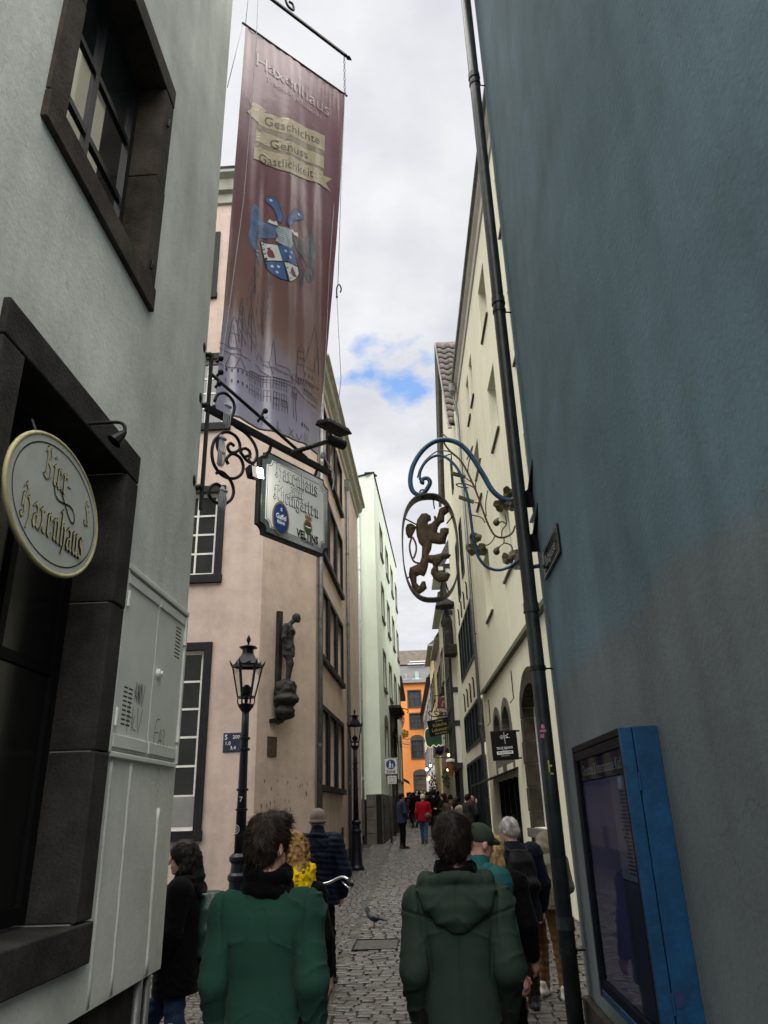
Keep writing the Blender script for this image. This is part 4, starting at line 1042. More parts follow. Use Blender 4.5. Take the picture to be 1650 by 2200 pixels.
m_ = MB(); F3.box(m_, SY(21.5), SY(21.75), 0.86, 1.45, 0.035, 0.06); m_.build('plinth_vent', M_FRAME, pk)
# soot and damp blotches above the base
M_BLOT = mat('wall_stain', (0.16, 0.12, 0.10), 0.9, var=0.2, scale=10)
for k in range(26):
    rr = random.Random(k); u = rr.gauss(0.95, 0.42); z = 1.9 + abs(rr.gauss(0, 0.35)); r0 = rr.uniform(0.008, 0.028)
    if 0.1 < u < F2.L - 0.1:
        mb = MB(); mb.add([F2.pt(u + r0 * math.cos(t) * rr.uniform(0.5, 1), z + 2 * r0 * math.sin(t) * rr.uniform(0.5, 1.2), 0.003) for t in [2 * math.pi * i / 7 for i in range(7)]], [tuple(range(7))]); mb.build('wall_stain', M_BLOT, pk)
# enamel hydrant plate, bronze plaque
pt = thing('hydrant_plate', 'small dark blue hydrant plate with white figures on salmon wall', 'sign', (-3.95, 15.45, 3.1))
m_ = MB(); F1.box(m_, UX(-4.06), UX(-3.66), 3.02, 3.40, 0.002, 0.02); m_.build('plate', mat('navy_enamel', (0.012, 0.022, 0.05), 0.3, var=0.15, scale=9), pt, bevel=0.02)
for body, dx, dz, sz in (('S', -0.13, 0.1, 0.14), ('200', 0.08, 0.1, 0.1), ('1,0', -0.09, -0.02, 0.1), ('3,4', 0.02, -0.11, 0.1)):
    m_ = MB(); decal(m_, text2d(body, sz), lambda x, y: F1.pt(UX(-3.87) + dx + x, 3.21 + dz + y, 0.0215)); m_.build('lettering', M_WPAINT, pt)
pq = thing('bronze_plaque', 'small brown bronze plaque on the salmon chamfer below the statue', 'plaque', F2.pt(0.42, 2.95))
m_ = MB(); F2.box(m_, 0.30, 0.56, 2.93, 3.33, 0.002, 0.03); m_.build('plate', mat('brown_bronze', (0.07, 0.045, 0.03), 0.5, 0.3, var=0.3, scale=12, bump=0.5, bscale=60), pq, bevel=0.01)

# ================================================================== mint house
GP, GQ, GR = (-1.63, 30.0), (-1.12, 44.0), (-3.6, 30.95)
G1, G2 = Fr(GP, GQ, 1), Fr(GR, GP, 1)
mt = thing('mint_house', 'pale mint green four storey house with stone base and carved door hood', 'building', (-1.63, 30.0, 0.7))
gc_ = [(32.5, 33.75), (35.75, 37.1), (39.05, 40.3), (42.35, 43.5)]
GU = lambda y: (y - 30.0) * 1.0007
gh = []
for a, b in gc_:
    for c, d in ((13.05, 14.42), (10.0, 11.52), (6.83, 8.42)):
        gh.append((GU(a), GU(b), c, d))
gg = [(32.3, 33.9, 3.3, 5.25), (38.8, 40.4, 3.3, 5.25), (41.6, 43.0, 3.3, 5.25)]
for a, b, c, d in gg: gh.append((GU(a), GU(b), c, d))
gdoor = (GU(35.5), GU(37.4), 0.8, 5.0)
gh.append(gdoor)
m_ = wall_mesh(G1, 0, G1.L, 2.45, 16.0, [h if h[2] > 2.5 else (h[0], h[1], 2.45, h[3]) for h in gh], 0.22)
wall_mesh(G2, 0, G2.L, 2.30, 16.0, [], 0.2, m_)
m_.add([(GQ[0], GQ[1], 0), (-6, GQ[1], 0), (-6, GQ[1], 16), (GQ[0], GQ[1], 16)], [(0, 1, 2, 3)])
m_.build('wall', M_MINT, mt)
for i, h in enumerate(gh):
    if h is gdoor: continue
    w = 0.12
    s = MB()
    G1.box(s, h[0] - w, h[1] + w, h[3], h[3] + w, -0.02, 0.025); G1.box(s, h[0] - w, h[0], h[2], h[3], -0.02, 0.025); G1.box(s, h[1], h[1] + w, h[2], h[3], -0.02, 0.025); G1.box(s, h[0] - w, h[1] + w, h[2] - w, h[2], -0.02, 0.07)
    if h[2] < 4:
        n = 8; cu = (h[0] + h[1]) / 2; hw = (h[1] - h[0]) / 2 + w
        arc = [(cu + hw * math.cos(math.pi * k / n), h[3] + w + 0.35 * math.sin(math.pi * k / n)) for k in range(n + 1)]
        G1.prism(s, arc, -0.015, 0.03)
    s.build('window_surround', mat('brown_surround', (0.115, 0.09, 0.06), 0.8, var=0.25, scale=4, world=True), mt)
    casement(mt, G1, h[0], h[1], h[2], h[3], -0.1, 0.06, 2, 2, mat('brown_sash', (0.10, 0.085, 0.06), 0.6, var=0.15, scale=5), M_GLASSF, 0.04)
# carved doorway
s = MB(); G1.box(s, gdoor[0], gdoor[1], 0.75, 5.0, -0.25, -0.2); s.build('door_leaf', mat('old_oak', (0.045, 0.035, 0.026), 0.6, var=0.3, scale=5), mt)
s = MB(); 
for a in (gdoor[0] - 0.28, gdoor[1]): G1.box(s, a, a + 0.28, 0.75, 5.1, -0.2, 0.12)
G1.box(s, gdoor[0] - 0.3, gdoor[1] + 0.3, 5.1, 5.35, -0.1, 0.16)
s.build('door_case', M_BASALT2, mt, bevel=0.02)
s = MB()
for k, (e, z0, z1, d) in enumerate(((0.35, 6.05, 6.16, 0.30), (0.5, 6.16, 6.26, 0.42), (0.62, 6.26, 6.38, 0.55))): G1.box(s, gdoor[0] - e, gdoor[1] + e, z0, z1, -0.02, d)
for a in (gdoor[0] - 0.2, gdoor[1] - 0.1): G1.box(s, a, a + 0.3, 5.36, 6.04, -0.02, 0.2)
cu = (gdoor[0] + gdoor[1]) / 2
for k in range(9): s.ball(G1.pt(cu + 0.5 * math.cos(k * 0.7), 5.7 + 0.2 * math.sin(k * 0.7), 0.08), 0.16, 8, 6)
s.build('door_hood', M_BASALT2, mt)
# dressed stone base, block by block
def blocks(par, fr, u0, u1, z0, z1, courses, lens, proud, m, seed):
    r = random.Random(seed)
    for j in range(courses):
        za = z0 + (z1 - z0) * j / courses; zb = z0 + (z1 - z0) * (j + 1) / courses
        u = u0 - (0.3 if j % 2 else 0) * lens
        while u < u1 - 0.02:
            v = min(u1, u + lens * r.uniform(0.75, 1.2)); a = max(u, u0)
            if u1 - v < 0.2: v = u1
            if v - a > 0.05:
                s = MB(); fr.box(s, a + 0.006, v - 0.006, za + 0.006, zb - 0.006, -0.1, proud + r.uniform(-0.006, 0.006)); s.build('stone_block', m, par, bevel=0.012)
            u = v
blocks(mt, G1, 0.0, gdoor[0] - 0.28, 0.6, 2.45, 4, 0.95, 0.04, M_STONE, 1)
blocks(mt, G1, gdoor[1] + 0.28, G1.L, 0.6, 2.45, 4, 1.1, 0.04, M_STONE, 2)
blocks(mt, G2, G2.L - 0.65, G2.L + 0.03, 0.6, 2.45, 4, 0.8, 0.06, M_STONE, 3)
blocks(mt, G2, 0.2, G2.L - 0.85, 0.6, 2.30, 4, 0.6, 0.03, M_STONE, 4)
m_ = MB(); G1.box(m_, -0.1, G1.L, 0.5, 2.43, -0.2, 0.0); G2.box(m_, 0, G2.L, 0.5, 2.28, -0.2, 0.0); m_.build('base_core', M_MORTAR, mt)
downpipe(mt, G2, G2.L - 0.76, 1.0, 15.4, 0.05, mat('pale_zinc', (0.42, 0.46, 0.44), 0.5, 0.3, var=0.15, scale=5), 0.08, (3, 5.5, 8.5, 11.5, 14), 1)
m_ = MB(); G1.box(m_, -0.03, G1.L, 16.0, 16.06, -0.4, 0.05); G2.box(m_, 0, G2.L - 0.02, 16.001, 16.058, -0.4, 0.05); m_.add([(-1.7, 30.3, 16.02), (-1.2, 44, 16.02), (-7, 44, 16.02), (-7, 30.3, 16.02)], [(0, 1, 2, 3)])
m_.build('roof_edge', M_FRAME, mt)
m_ = MB(); m_.box(-3.9, -3.0, 32.0, 33.2, 16.0, 17.6); m_.box(-3.98, -2.92, 31.9, 33.3, 17.6, 17.75); m_.build('chimney', M_FRAME, mt)
# ================================================================== right-hand row
RW = Fr((2.151, 9.0), (0.261, 76.5), -1)
RU = lambda y: (y - 9.0) * 1.0004
cr = thing('cream_house', 'tall cream plastered house with deep small windows and arched stone openings below', 'building', RW.pt(RU(9.0), 0.2))
cw = [(14.25, 15.42, 12.55, 14.05), (17.80, 18.50, 12.52, 13.88), (18.88, 19.55, 12.50, 13.87), (14.20, 15.40, 9.50, 11.15), (17.92, 19.15, 9.55, 11.2), (14.15, 15.45, 6.36, 8.03), (17.72, 19.05, 6.34, 7.96), (10.6, 11.8, 12.55, 14.05), (10.6, 11.8, 9.5, 11.15), (10.6, 11.8, 6.36, 8.0)]
ch = [(RU(a), RU(b), c, d) for a, b, c, d in cw]
m_ = wall_mesh(RW, 0, RU(22.5), 4.97, 15.3, ch, 0.24)
RW.box(m_, 0, RU(22.5), 4.955, 4.97, -0.25, -0.001)
LD = -0.10
class FrOff:
    pass
RL_ = Fr(RW.pt(0, 0, LD)[:2], RW.pt(RW.L, 0, LD)[:2], -1)
lo = [(RU(13.45), RU(15.35), 1.45, 4.02), (RU(17.25), RU(18.5), 2.75, 4.05), (RU(19.0), RU(20.2), 2.75, 4.05), (RU(16.9), RU(20.6), 0.2, 2.45)]
wall_mesh(RL_, 0, RU(22.5), 0.0, 4.97, lo, 0.3, m_)
p_, q_ = RW.pt(0, 0), (8.0, 9.0)
m_.add([(p_[0], 9, 0), (8, 9, 0), (8, 9, 15.3), (p_[0], 9, 15.3)], [(0, 1, 2, 3)])
# spandrels that turn the rectangular heads into arches
for a, b, c, d in lo[:3]:
    n = 8; cu = (a + b) / 2; hw = (b - a) / 2; hh = min(0.55, hw * 0.75)
    for sg_ in (-1, 1):
        poly = [(cu + sg_ * hw * 1.001, d - hh), (cu + sg_ * hw * 1.001, d + 0.001), (cu, d + 0.001)] + [(cu + sg_ * hw * math.sin(math.pi / 2 * k / n), d - hh + hh * math.cos(math.pi / 2 * k / n)) for k in range(0, n)]
        RL_.prism(m_, poly, -0.28, -0.002)
m_.build('wall', M_CREAM, cr)
M_MOSS = mat('mossy_ledge', (0.10, 0.11, 0.065), 0.9, var=0.3, scale=6, world=True, bump=0.5, bscale=40)
s = MB(); RW.box(s, 0, RU(21.6), 4.86, 4.953, -0.12, 0.004); s.build('string_course', M_MOSS, cr)
for a, b, c, d in ch:
    s = MB(); RW.box(s, a - 0.03, b + 0.03, c - 0.05, c - 0.002, -0.22, 0.05); s.build('sill', M_SILL, cr)
    casement(cr, RW, a, b, c, d, -0.18, 0.06, 2, 2, M_WOODW, M_GLASSF, 0.03)
def arch_stones(par, fr, a, b, z0, d, w, m, proud, n=7, jambs=4):
    cu = (a + b) / 2; hw = (b - a) / 2; hh = min(0.55, hw * 0.75); zs = d - hh
    for k in range(n):
        t0, t1 = math.pi * k / n, math.pi * (k + 1) / n
        e = 0.012
        q = []
        for t in (t0 + e, (t0 + t1) / 2, t1 - e): q.append((cu + (hw - 0.02) * math.cos(t), zs + (hh - 0.02) * math.sin(t)))
        for t in (t1 - e, (t0 + t1) / 2, t0 + e): q.append((cu + (hw + w) * math.cos(t), zs + (hh + w) * math.sin(t)))
        s = MB(); fr.prism(s, q, -0.26, proud + 0.004 * (k % 2)); s.build('arch_stone', m, par, bevel=0.006)
    for j in range(jambs):
        za, zb = z0 + (zs - z0) * j / jambs, z0 + (zs - z0) * (j + 1) / jambs
        for (p, q) in ((a - w * (1 + 0.25 * (j % 2)), a + 0.018), (b - 0.018, b + w * (1 + 0.25 * (j % 2)))):
            s = MB(); fr.box(s, p, q, za + 0.004, zb - 0.004, -0.26, proud + 0.003 * (j % 2)); s.build('jamb_stone', m, par, bevel=0.006)
arch_stones(cr, RL_, lo[0][0], lo[0][1], 1.3, lo[0][3], 0.28, M_BASALT2, 0.03, 9, 5)
arch_stones(cr, RL_, lo[1][0], lo[1][1], 2.55, lo[1][3], 0.17, M_STONE, 0.025, 7, 2)
arch_stones(cr, RL_, lo[2][0], lo[2][1], 2.55, lo[2][3], 0.17, M_STONE, 0.025, 7, 2)
casement(cr, RL_, lo[0][0] + 0.02, lo[0][1] - 0.02, 1.45, 4.0, -0.2, 0.08, 2, 5, M_WOODW, M_GLASS, 0.035)
for i in (1, 2): casement(cr, RL_, lo[i][0], lo[i][1], 2.75, 4.05, -0.2, 0.06, 2, 2, M_SHUT, M_GLASS, 0.04)
s = MB(); RL_.box(s, lo[0][0] - 0.3, lo[0][1] + 0.3, 1.28, 1.44, -0.1, 0.1); s.build('sill', M_STONE, cr, bevel=0.01)
s = MB(); RL_.box(s, lo[0][0] - 0.32, lo[0][1] + 0.32, 0.1, 1.27, -0.1, 0.03); s.build('apron', M_BASALT2, cr, bevel=0.01)
# shop front under the small arches
s = MB(); RL_.box(s, lo[3][0], lo[3][1], 0.2, 2.45, -0.3, -0.27); s.build('shop_back', M_DARK, cr)
for k in range(5):
    u = lo[3][0] + (lo[3][1] - lo[3][0]) * k / 4
    s = MB(); RL_.box(s, u - 0.05, u + 0.05, 0.2, 2.45, -0.2, -0.04); s.build('shop_post', M_BLACK, cr)
for k in range(4):
    u0 = lo[3][0] + (lo[3][1] - lo[3][0]) * k / 4 + 0.055; u1 = lo[3][0] + (lo[3][1] - lo[3][0]) * (k + 1) / 4 - 0.055
    s = MB(); s.add([RL_.pt(u0, 0.7, -0.12), RL_.pt(u1, 0.7, -0.12), RL_.pt(u1, 2.4, -0.12), RL_.pt(u0, 2.4, -0.12)], [(0, 1, 2, 3)]); s.build('shop_pane', M_GLASS, cr)
    s = MB(); RL_.box(s, u0, u1, 0.2, 0.69, -0.16, -0.08); s.build('shop_panel', M_BLACK, cr)
s = MB(); s.add([RL_.pt(RU(16.7), 2.62, 0), RL_.pt(RU(21.5), 2.62, 0), RL_.pt(RU(21.5), 2.40, 0.62), RL_.pt(RU(16.7), 2.40, 0.62), RL_.pt(RU(16.7), 2.58, 0), RL_.pt(RU(21.5), 2.58, 0), RL_.pt(RU(21.5), 2.36, 0.62), RL_.pt(RU(16.7), 2.36, 0.62)], [(0, 1, 2, 3), (7, 6, 5, 4), (3, 2, 6, 7), (0, 3, 7, 4), (1, 5, 6, 2)])
s.build('shop_canopy', M_BLACK, cr)
P_ = [RW.pt(0, 0)[:2], RW.pt(RU(22.6), 0)[:2]]
cornice(cr, P_[::-1], 15.3, [(-0.02, -0.42), (0.04, -0.38), (0.05, -0.15), (0.13, -0.03), (0.13, 0.10), (0.15, 0.12), (0.15, 0.2), (-0.02, 0.22)], mat('cream_eaves_board', (0.42, 0.41, 0.33), 0.7, var=0.1, scale=4, world=True), 'eaves')
s = MB(); s.tube([RW.pt(0, 15.46, 0.17), RW.pt(RU(22.6), 15.46, 0.17)], 0.05, 10); s.build('gutter', M_ZINC, cr, smooth=True)
roof_poly(cr, 'roof', [[RW.pt(0, 15.53, 0.16), RW.pt(RU(22.6), 15.53, 0.16), RW.pt(RU(22.6), 19.5, -4.5), RW.pt(0, 19.5, -4.5)], [RW.pt(RU(22.6), 15.3, 0.0), RW.pt(RU(22.6), 19.5, -4.5), RW.pt(RU(22.6), 15.3, -9)]], M_SLATE)
cpipe = downpipe(cr, RW, RU(21.7), 0.4, 14.1, 0.05, M_ZINC, 0.09, (2.0, 4.0, 6.6, 9.4, 11.6), None)
s = MB(); s.tube(smooth_path([RW.pt(RU(21.7), 14.05, 0.09), RW.pt(RU(21.7), 14.4, 0.12), RW.pt(RU(21.75), 14.7, 0.17), RW.pt(RU(21.75), 14.9, 0.19)], 3), 0.05, 8); s.lathe([(0.06, -0.05), (0.15, 0.12), (0.15, 0.42), (0.17, 0.44)], 4, RW.pt(RU(21.75), 14.9, 0.2)); s.build('hopper', M_ZINC, cr)
for y in (16.35, 20.9):
    s = MB(); s.tube([RL_.pt(RU(y), 4.6, 0.02), RL_.pt(RU(y), 4.0, 0.02), RL_.pt(RU(y), 3.9, 0.1)], 0.012, 6); s.build('wall_anchor', M_IRON, cr)

c2 = thing('gabled_house', 'cream gabled house with big dark green shuttered windows and brown tiled roof', 'building', RW.pt(RU(22.6), 0.5))
W2 = [(22.85, 28.0, 6.18, 8.05, 5), (22.85, 28.0, 3.70, 4.92, 5), (23.0, 28.2, 0.6, 3.3, 4), (24.0, 24.9, 9.3, 11.3, 1), (25.9, 26.8, 9.0, 11.2, 1), (25.7, 26.4, 13.2, 14.6, 1)]
h2 = [(RU(a), RU(b), c, d) for a, b, c, d, _ in W2]
m_ = wall_mesh(RW, RU(22.5), RU(30.3), 0.0, 15.1, h2, 0.2)
RW.prism(m_, [(RU(22.5), 15.1), (RU(30.3), 15.1), (RU(30.3), 15.2), (RU(27.35), 20.9), (RU(23.9), 15.2), (RU(22.5), 15.2)], -0.3, 0.0)
s_ = RW.pt(RU(30.3), 0); m_.add([(s_[0], s_[1], 0), (8, s_[1], 0), (8, s_[1], 15.1), (s_[0], s_[1], 15.1)], [(0, 1, 2, 3)])
m_.build('wall', M_CREAM, c2)
for (a, b, c, d), (_, _, _, _, n) in zip(h2, W2):
    s = MB(); RW.box(s, a, b, c, d, -0.2, -0.16); s.build('window_back', M_DARK, c2)
    for k in range(n):
        u0 = a + (b - a) * k / n; u1 = a + (b - a) * (k + 1) / n
        s = MB(); w = 0.09
        RW.box(s, u0, u1, c, c + w, -0.14, 0.03); RW.box(s, u0, u1, d - w, d, -0.14, 0.03); RW.box(s, u0, u0 + w, c + w, d - w, -0.14, 0.035); RW.box(s, u1 - w, u1, c + w, d - w, -0.14, 0.035)
        RW.box(s, (u0 + u1) / 2 - 0.03, (u0 + u1) / 2 + 0.03, c + w, d - w, -0.12, 0.0)
        fr_ = s.build('window_leaf', M_SHUT, c2)
        s = MB(); s.add([RW.pt(u0 + w, c + w, -0.08), RW.pt(u1 - w, c + w, -0.08), RW.pt(u1 - w, d - w, -0.08), RW.pt(u0 + w, d - w, -0.08)], [(0, 1, 2, 3)]); s.build('pane', M_GLASS, fr_)
for y in (23.6, 24.8, 26.0, 27.2):
    for z in (5.05, 8.2):
        s = MB(); s.tube([RW.pt(RU(y), z, 0.03), RW.pt(RU(y), z + 0.55, 0.03), RW.pt(RU(y) + 0.04, z + 0.62, 0.05)], 0.025, 6); s.build('wall_anchor', M_IRON, c2)
# tiled gable roof
apx = (27.35, 21.0)
rf = roof_poly(c2, 'roof', [[RW.pt(RU(23.65), 14.75, 0.22), RW.pt(RU(apx[0]), apx[1], 0.22), RW.pt(RU(apx[0]), apx[1], -8), RW.pt(RU(23.65), 14.75, -8)], [RW.pt(RU(30.9), 14.75, 0.22), RW.pt(RU(apx[0]), apx[1], 0.22), RW.pt(RU(apx[0]), apx[1], -8), RW.pt(RU(30.9), 14.75, -8)]], M_TILE)
sl_d = Vector(RW.pt(RU(apx[0]), apx[1], 0)) - Vector(RW.pt(RU(23.65), 14.75, 0))
sl_len = sl_d.length; sl_d.normalize()
ax_x = -RW.n                       # tiles run from the verge back into the roof
ax_n = ax_x.cross(sl_d).normalized()
if ax_n.z < 0: ax_n = -ax_n
tm = MB(); n = 7
TW, TL = 0.40, 0.50
prof = [(i / n * TW, 0.045 * math.sin(i / n * 2 * math.pi) + 0.03) for i in range(n + 1)]
tm.add([(x, 0, z + 0.05) for x, z in prof] + [(x, TL * 1.08, z) for x, z in prof] + [(x, 0, z + 0.02) for x, z in prof], [(i, i + 1, n + 2 + i, n + 1 + i) for i in range(n)] + [(2 * n + 2 + i, 2 * n + 3 + i, i + 1, i) for i in range(n)])
tmesh = bpy.data.meshes.new('roof_tile'); tmesh.from_pydata(tm.v, [], tm.f); tmesh.update(); tmesh.materials.append(M_TILE)
tmesh.polygons.foreach_set('use_smooth', [True] * len(tmesh.polygons))
base = Vector(RW.pt(RU(23.65), 14.75, 0.22))
mw = Matrix((ax_x, sl_d, ax_n)).transposed().to_4x4()
nr = int(sl_len / TL)
for j in range(nr):
    for i in range(7):
        o = bpy.data.objects.new('roof_tile', tmesh); COL.objects.link(o)
        w = Matrix.Translation(base + ax_x * (i * TW) + sl_d * (j * TL) + ax_n * (0.01 + random.uniform(-0.004, 0.004))) @ mw
        o.parent = rf
        o.matrix_parent_inverse = Matrix.Identity(4)
        o.matrix_basis = Matrix.Translation(-Vector(c2.location)) @ w
s = MB(); s.bar(RW.pt(RU(23.55), 14.6, 0.2), RW.pt(RU(apx[0]), apx[1] - 0.05, 0.2), 0.05, 0.14, RW.n); s.build('bargeboard', mat('grey_verge', (0.2, 0.2, 0.19), 0.8, var=0.15, scale=4), c2); s = MB(); s.bar(RW.pt(RU(31.0), 14.6, 0.2), RW.pt(RU(apx[0]), apx[1] - 0.05, 0.2), 0.05, 0.14, RW.n); s.build('bargeboard', mat('grey_verge', (0.2, 0.2, 0.19), 0.8, var=0.15, scale=4), c2)

# ---- half-timbered house
tb = thing('half_timbered_house', 'narrow half timbered house with black beams, white panels and slate pent roof', 'building', RW.pt(RU(30.4), 0.6))
TD = 0.30
m_ = MB(); RW.box(m_, RU(30.35), RU(33.1), 3.3, 11.6, -6, TD - 0.04); RW.box(m_, RU(30.35), RU(33.1), 0, 3.29, -6, 0.02); m_.build('panel_wall', M_WHITE, tb)
M_BEAM = mat('black_timber', (0.012, 0.013, 0.013), 0.65, var=0.3, scale=7, bump=0.4, bscale=40)
for y in (30.45, 31.3, 32.15, 33.0):
    m_ = MB(); RW.box(m_, RU(y) - 0.11, RU(y) + 0.11, 3.3, 11.6, TD - 0.1, TD); m_.build('post', M_BEAM, tb)
for z in (3.3, 4.9, 5.6, 6.9, 8.4, 9.8, 11.45):
    m_ = MB(); RW.box(m_, RU(30.35), RU(33.1), z, z + 0.2, TD - 0.1, TD + 0.012); m_.build('beam', M_BEAM, tb)
m_ = MB(); m_.box(RW.pt(RU(30.34), 0)[0] - TD + 0.0, 3.0, 30.30, 30.34, 3.3, 11.6); m_.build('gable_panel', M_WHITE, tb)
for z in (3.3, 4.9, 6.2, 7.6, 9.4, 11.45):
    m_ = MB(); m_.box(RW.pt(RU(30.34), 0)[0] - TD - 0.01, 3.0, 30.26, 30.31, z, z + 0.2); m_.build('beam', M_BEAM, tb)
m_ = MB(); xx = RW.pt(RU(30.34), 0)[0] - TD; m_.box(xx - 0.012, xx + 0.1, 30.255, 30.312, 3.3, 11.6); m_.build('post', M_BEAM, tb)
m_ = MB(); 
q = [RW.pt(RU(30.2), 11.6, 0.62), RW.pt(RU(33.25), 11.6, 0.62), RW.pt(RU(33.25), 15.0, -1.2), RW.pt(RU(30.2), 15.0, -1.2)]
m_.add(q + [(a, b, c - 0.15) for a, b, c in q], [(0, 1, 2, 3), (7, 6, 5, 4), (0, 3, 7, 4), (1, 5, 6, 2), (0, 4, 5, 1)])
m_.build('roof', M_SLATE, tb)
m_ = MB(); RW.box(m_, RU(30.2), RU(33.25), 11.35, 11.5, 0.3, 0.68); m_.build('gutter_board', M_WHITE, tb)
for k in range(2):
    m_ = MB(); RW.box(m_, RU(30.6 + 1.25 * k), RU(31.6 + 1.25 * k), 0.75, 3.0, 0.02, 0.05); m_.build('shop_window', M_GLASS, tb)
for y in (30.45, 31.75, 33.0):
    m_ = MB(); RW.box(m_, RU(y) - 0.1, RU(y) + 0.1, 0.5, 3.3, 0.02, 0.14); m_.build('shop_pier', M_BEAM, tb)

def row_house(name, label, y0, y1, top, m, off, wins, ridge, mroof, wm=M_FRAME, holes_glass=M_GLASSF, back=5):
    t = thing(name, label, 'building', RW.pt(RU(y0), 0.9))
    f = Fr(RW.pt(RU(y0), 0, off)[:2], RW.pt(RU(y1), 0, off)[:2], -1)
    hs = [(a * f.L, b * f.L, c, d) for a, b, c, d in wins]
    mb = wall_mesh(f, 0, f.L, 0, top, hs, 0.15)
    a_ = f.pt(0, 0); mb.add([(a_[0], a_[1], 0), (a_[0] + back, a_[1], 0), (a_[0] + back, a_[1], top), (a_[0], a_[1], top)], [(0, 1, 2, 3)])
    mb.build('wall', m, t)
    for a, b, c, d in hs:
        s = MB(); w = 0.08
        f.box(s, a - w, b + w, d, d + w, -0.02, 0.03); f.box(s, a - w, b + w, c - w, c, -0.02, 0.06); f.box(s, a - w, a, c, d, -0.02, 0.03); f.box(s, b, b + w, c, d, -0.02, 0.03)
        s.build('window_surround', wm, t)
        casement(t, f, a, b, c, d, -0.08, 0.05, 2, 2, M_WOODW, holes_glass, 0.04)
    roof_poly(t, 'roof', [[f.pt(-0.1, top, 0.3), f.pt(f.L + 0.1, top, 0.3), f.pt(f.L + 0.1, ridge, -back * 0.6), f.pt(-0.1, ridge, -back * 0.6)], [f.pt(-0.1, top, 0.3), f.pt(-0.1, ridge, -back * 0.6), f.pt(-0.1, top, -back)]], mroof)
    s = MB(); f.box(s, -0.12, f.L + 0.12, top - 0.12, top, -0.05, 0.34); s.build('eaves', M_FRAME if m is M_WHITE else M_CORN, t)
    return t, f
WB = lambda n, c, d, g=0.3: [((k + g / 2) / n, (k + 1 - g / 2) / n, c, d) for k in range(n)]
row_house('beige_house', 'narrow beige house beyond the half timbered house', 33.2, 40.0, 11.2, M_BEIGE, 0.08, WB(2, 4.6, 6.2, 0.5) + WB(2, 7.8, 9.4, 0.5), 13.5, M_SLATE)
row_house('rose_house', 'dusky rose house with grey roof behind the red oval sign', 40.05, 46.0, 10.6, M_ROSE, 0.0, WB(3, 5.4, 7.0, 0.4) + WB(3, 7.9, 9.4, 0.4), 15.5, M_SLATE)
row_house('yellow_house', 'pale yellow house between the rose and the white house', 46.05, 53.0, 11.5, M_YELLOW, 0.12, WB(3, 5.2, 6.9, 0.4) + WB(3, 8.2, 9.8, 0.4), 14.0, M_SLATE)
wh, whf = row_house('white_house', 'white house with long rows of narrow windows next to the orange house', 53.05, 74.6, 10.6, M_WHITE, 0.05, WB(6, 4.9, 6.8, 0.5) + WB(6, 8.0, 9.7, 0.5), 14.5, M_SLATE)
for t_ in range(4):
    s = MB(); u = 2 + 5 * t_; whf.box(s, u, u + 1.4, 10.9, 12.6, -1.6, -0.5); whf.box(s, u - 0.15, u + 1.55, 12.6, 12.8, -1.8, -0.3); s.build('dormer', M_SLATE, wh)

# ================================================================== orange house closing the lane
og = thing('orange_house', 'bright orange house with slate roof closing the far end of the lane', 'building', (0, 75, 1.8))
OF = Fr((-8, 75.0), (6, 75.0), 1)
OX = lambda x: x + 8
ow = [(-1.12, 0.05, 11.45, 12.96), (-1.02, 0.12, 9.4, 10.72), (-0.98, 0.10, 6.6, 8.2), (-4.0, -2.9, 11.45, 12.96), (-4.0, -2.9, 9.4, 10.7), (-4.0, -2.9, 6.6, 8.2), (1.6, 2.7, 11.45, 12.96), (1.6, 2.7, 9.4, 10.7)]
oh = [(OX(a), OX(b), c, d) for a, b, c, d in ow] + [(OX(-0.85), OX(0.45), 1.5, 5.0)]
m_ = wall_mesh(OF, 0, 14, 1.5, 13.8, oh, 0.2); m_.build('wall', M_ORANGE, og)
for i, (a, b, c, d) in enumerate(oh):
    w = 0.13
    s = MB(); OF.box(s, a - w, b + w, d, d + w, -0.02, 0.04); OF.box(s, a - w, a, c, d, -0.02, 0.04); OF.box(s, b, b + w, c, d, -0.02, 0.04); OF.box(s, a - w, b + w, c - w, c, -0.02, 0.08)
    if i in (2, 8):
        cu = (a + b) / 2; hw = (b - a) / 2 + w
        OF.prism(s, [(cu + hw * math.cos(math.pi * k / 10), d + w + 0.4 * math.sin(math.pi * k / 10)) for k in range(11)], -0.015, 0.045)
    s.build('window_surround', mat('dark_stone_frame', (0.055, 0.05, 0.045), 0.8, var=0.2, scale=4), og)
    if i < 8:
        casement(og, OF, a, b, c, d, -0.1, 0.07, 2 if i % 3 == 0 else 3, 2 if i % 3 == 0 else 3, M_FRAME, M_GLASSF, 0.04)
s = MB(); OF.box(s, oh[8][0], oh[8][1], 1.5, 5.0, -0.16, -0.1); s.build('door', mat('brown_door_wood', (0.06, 0.042, 0.03), 0.6, var=0.3, scale=3), og)
for k in range(7):
    s = MB(); OF.box(s, oh[8][0], oh[8][1], 1.7 + 0.48 * k, 1.73 + 0.48 * k, -0.1, -0.08); s.build('door_batten', M_DARK, og)
roof_poly(og, 'lower_roof', [[(-8.2, 74.7, 13.75), (6.2, 74.7, 13.75), (6.2, 77.2, 16.0), (-8.2, 77.2, 16.0)]], mat('slate_grey_far', (0.065, 0.065, 0.07), 0.6, var=0.2, scale=9, world=True, bump=0.5, bscale=14))
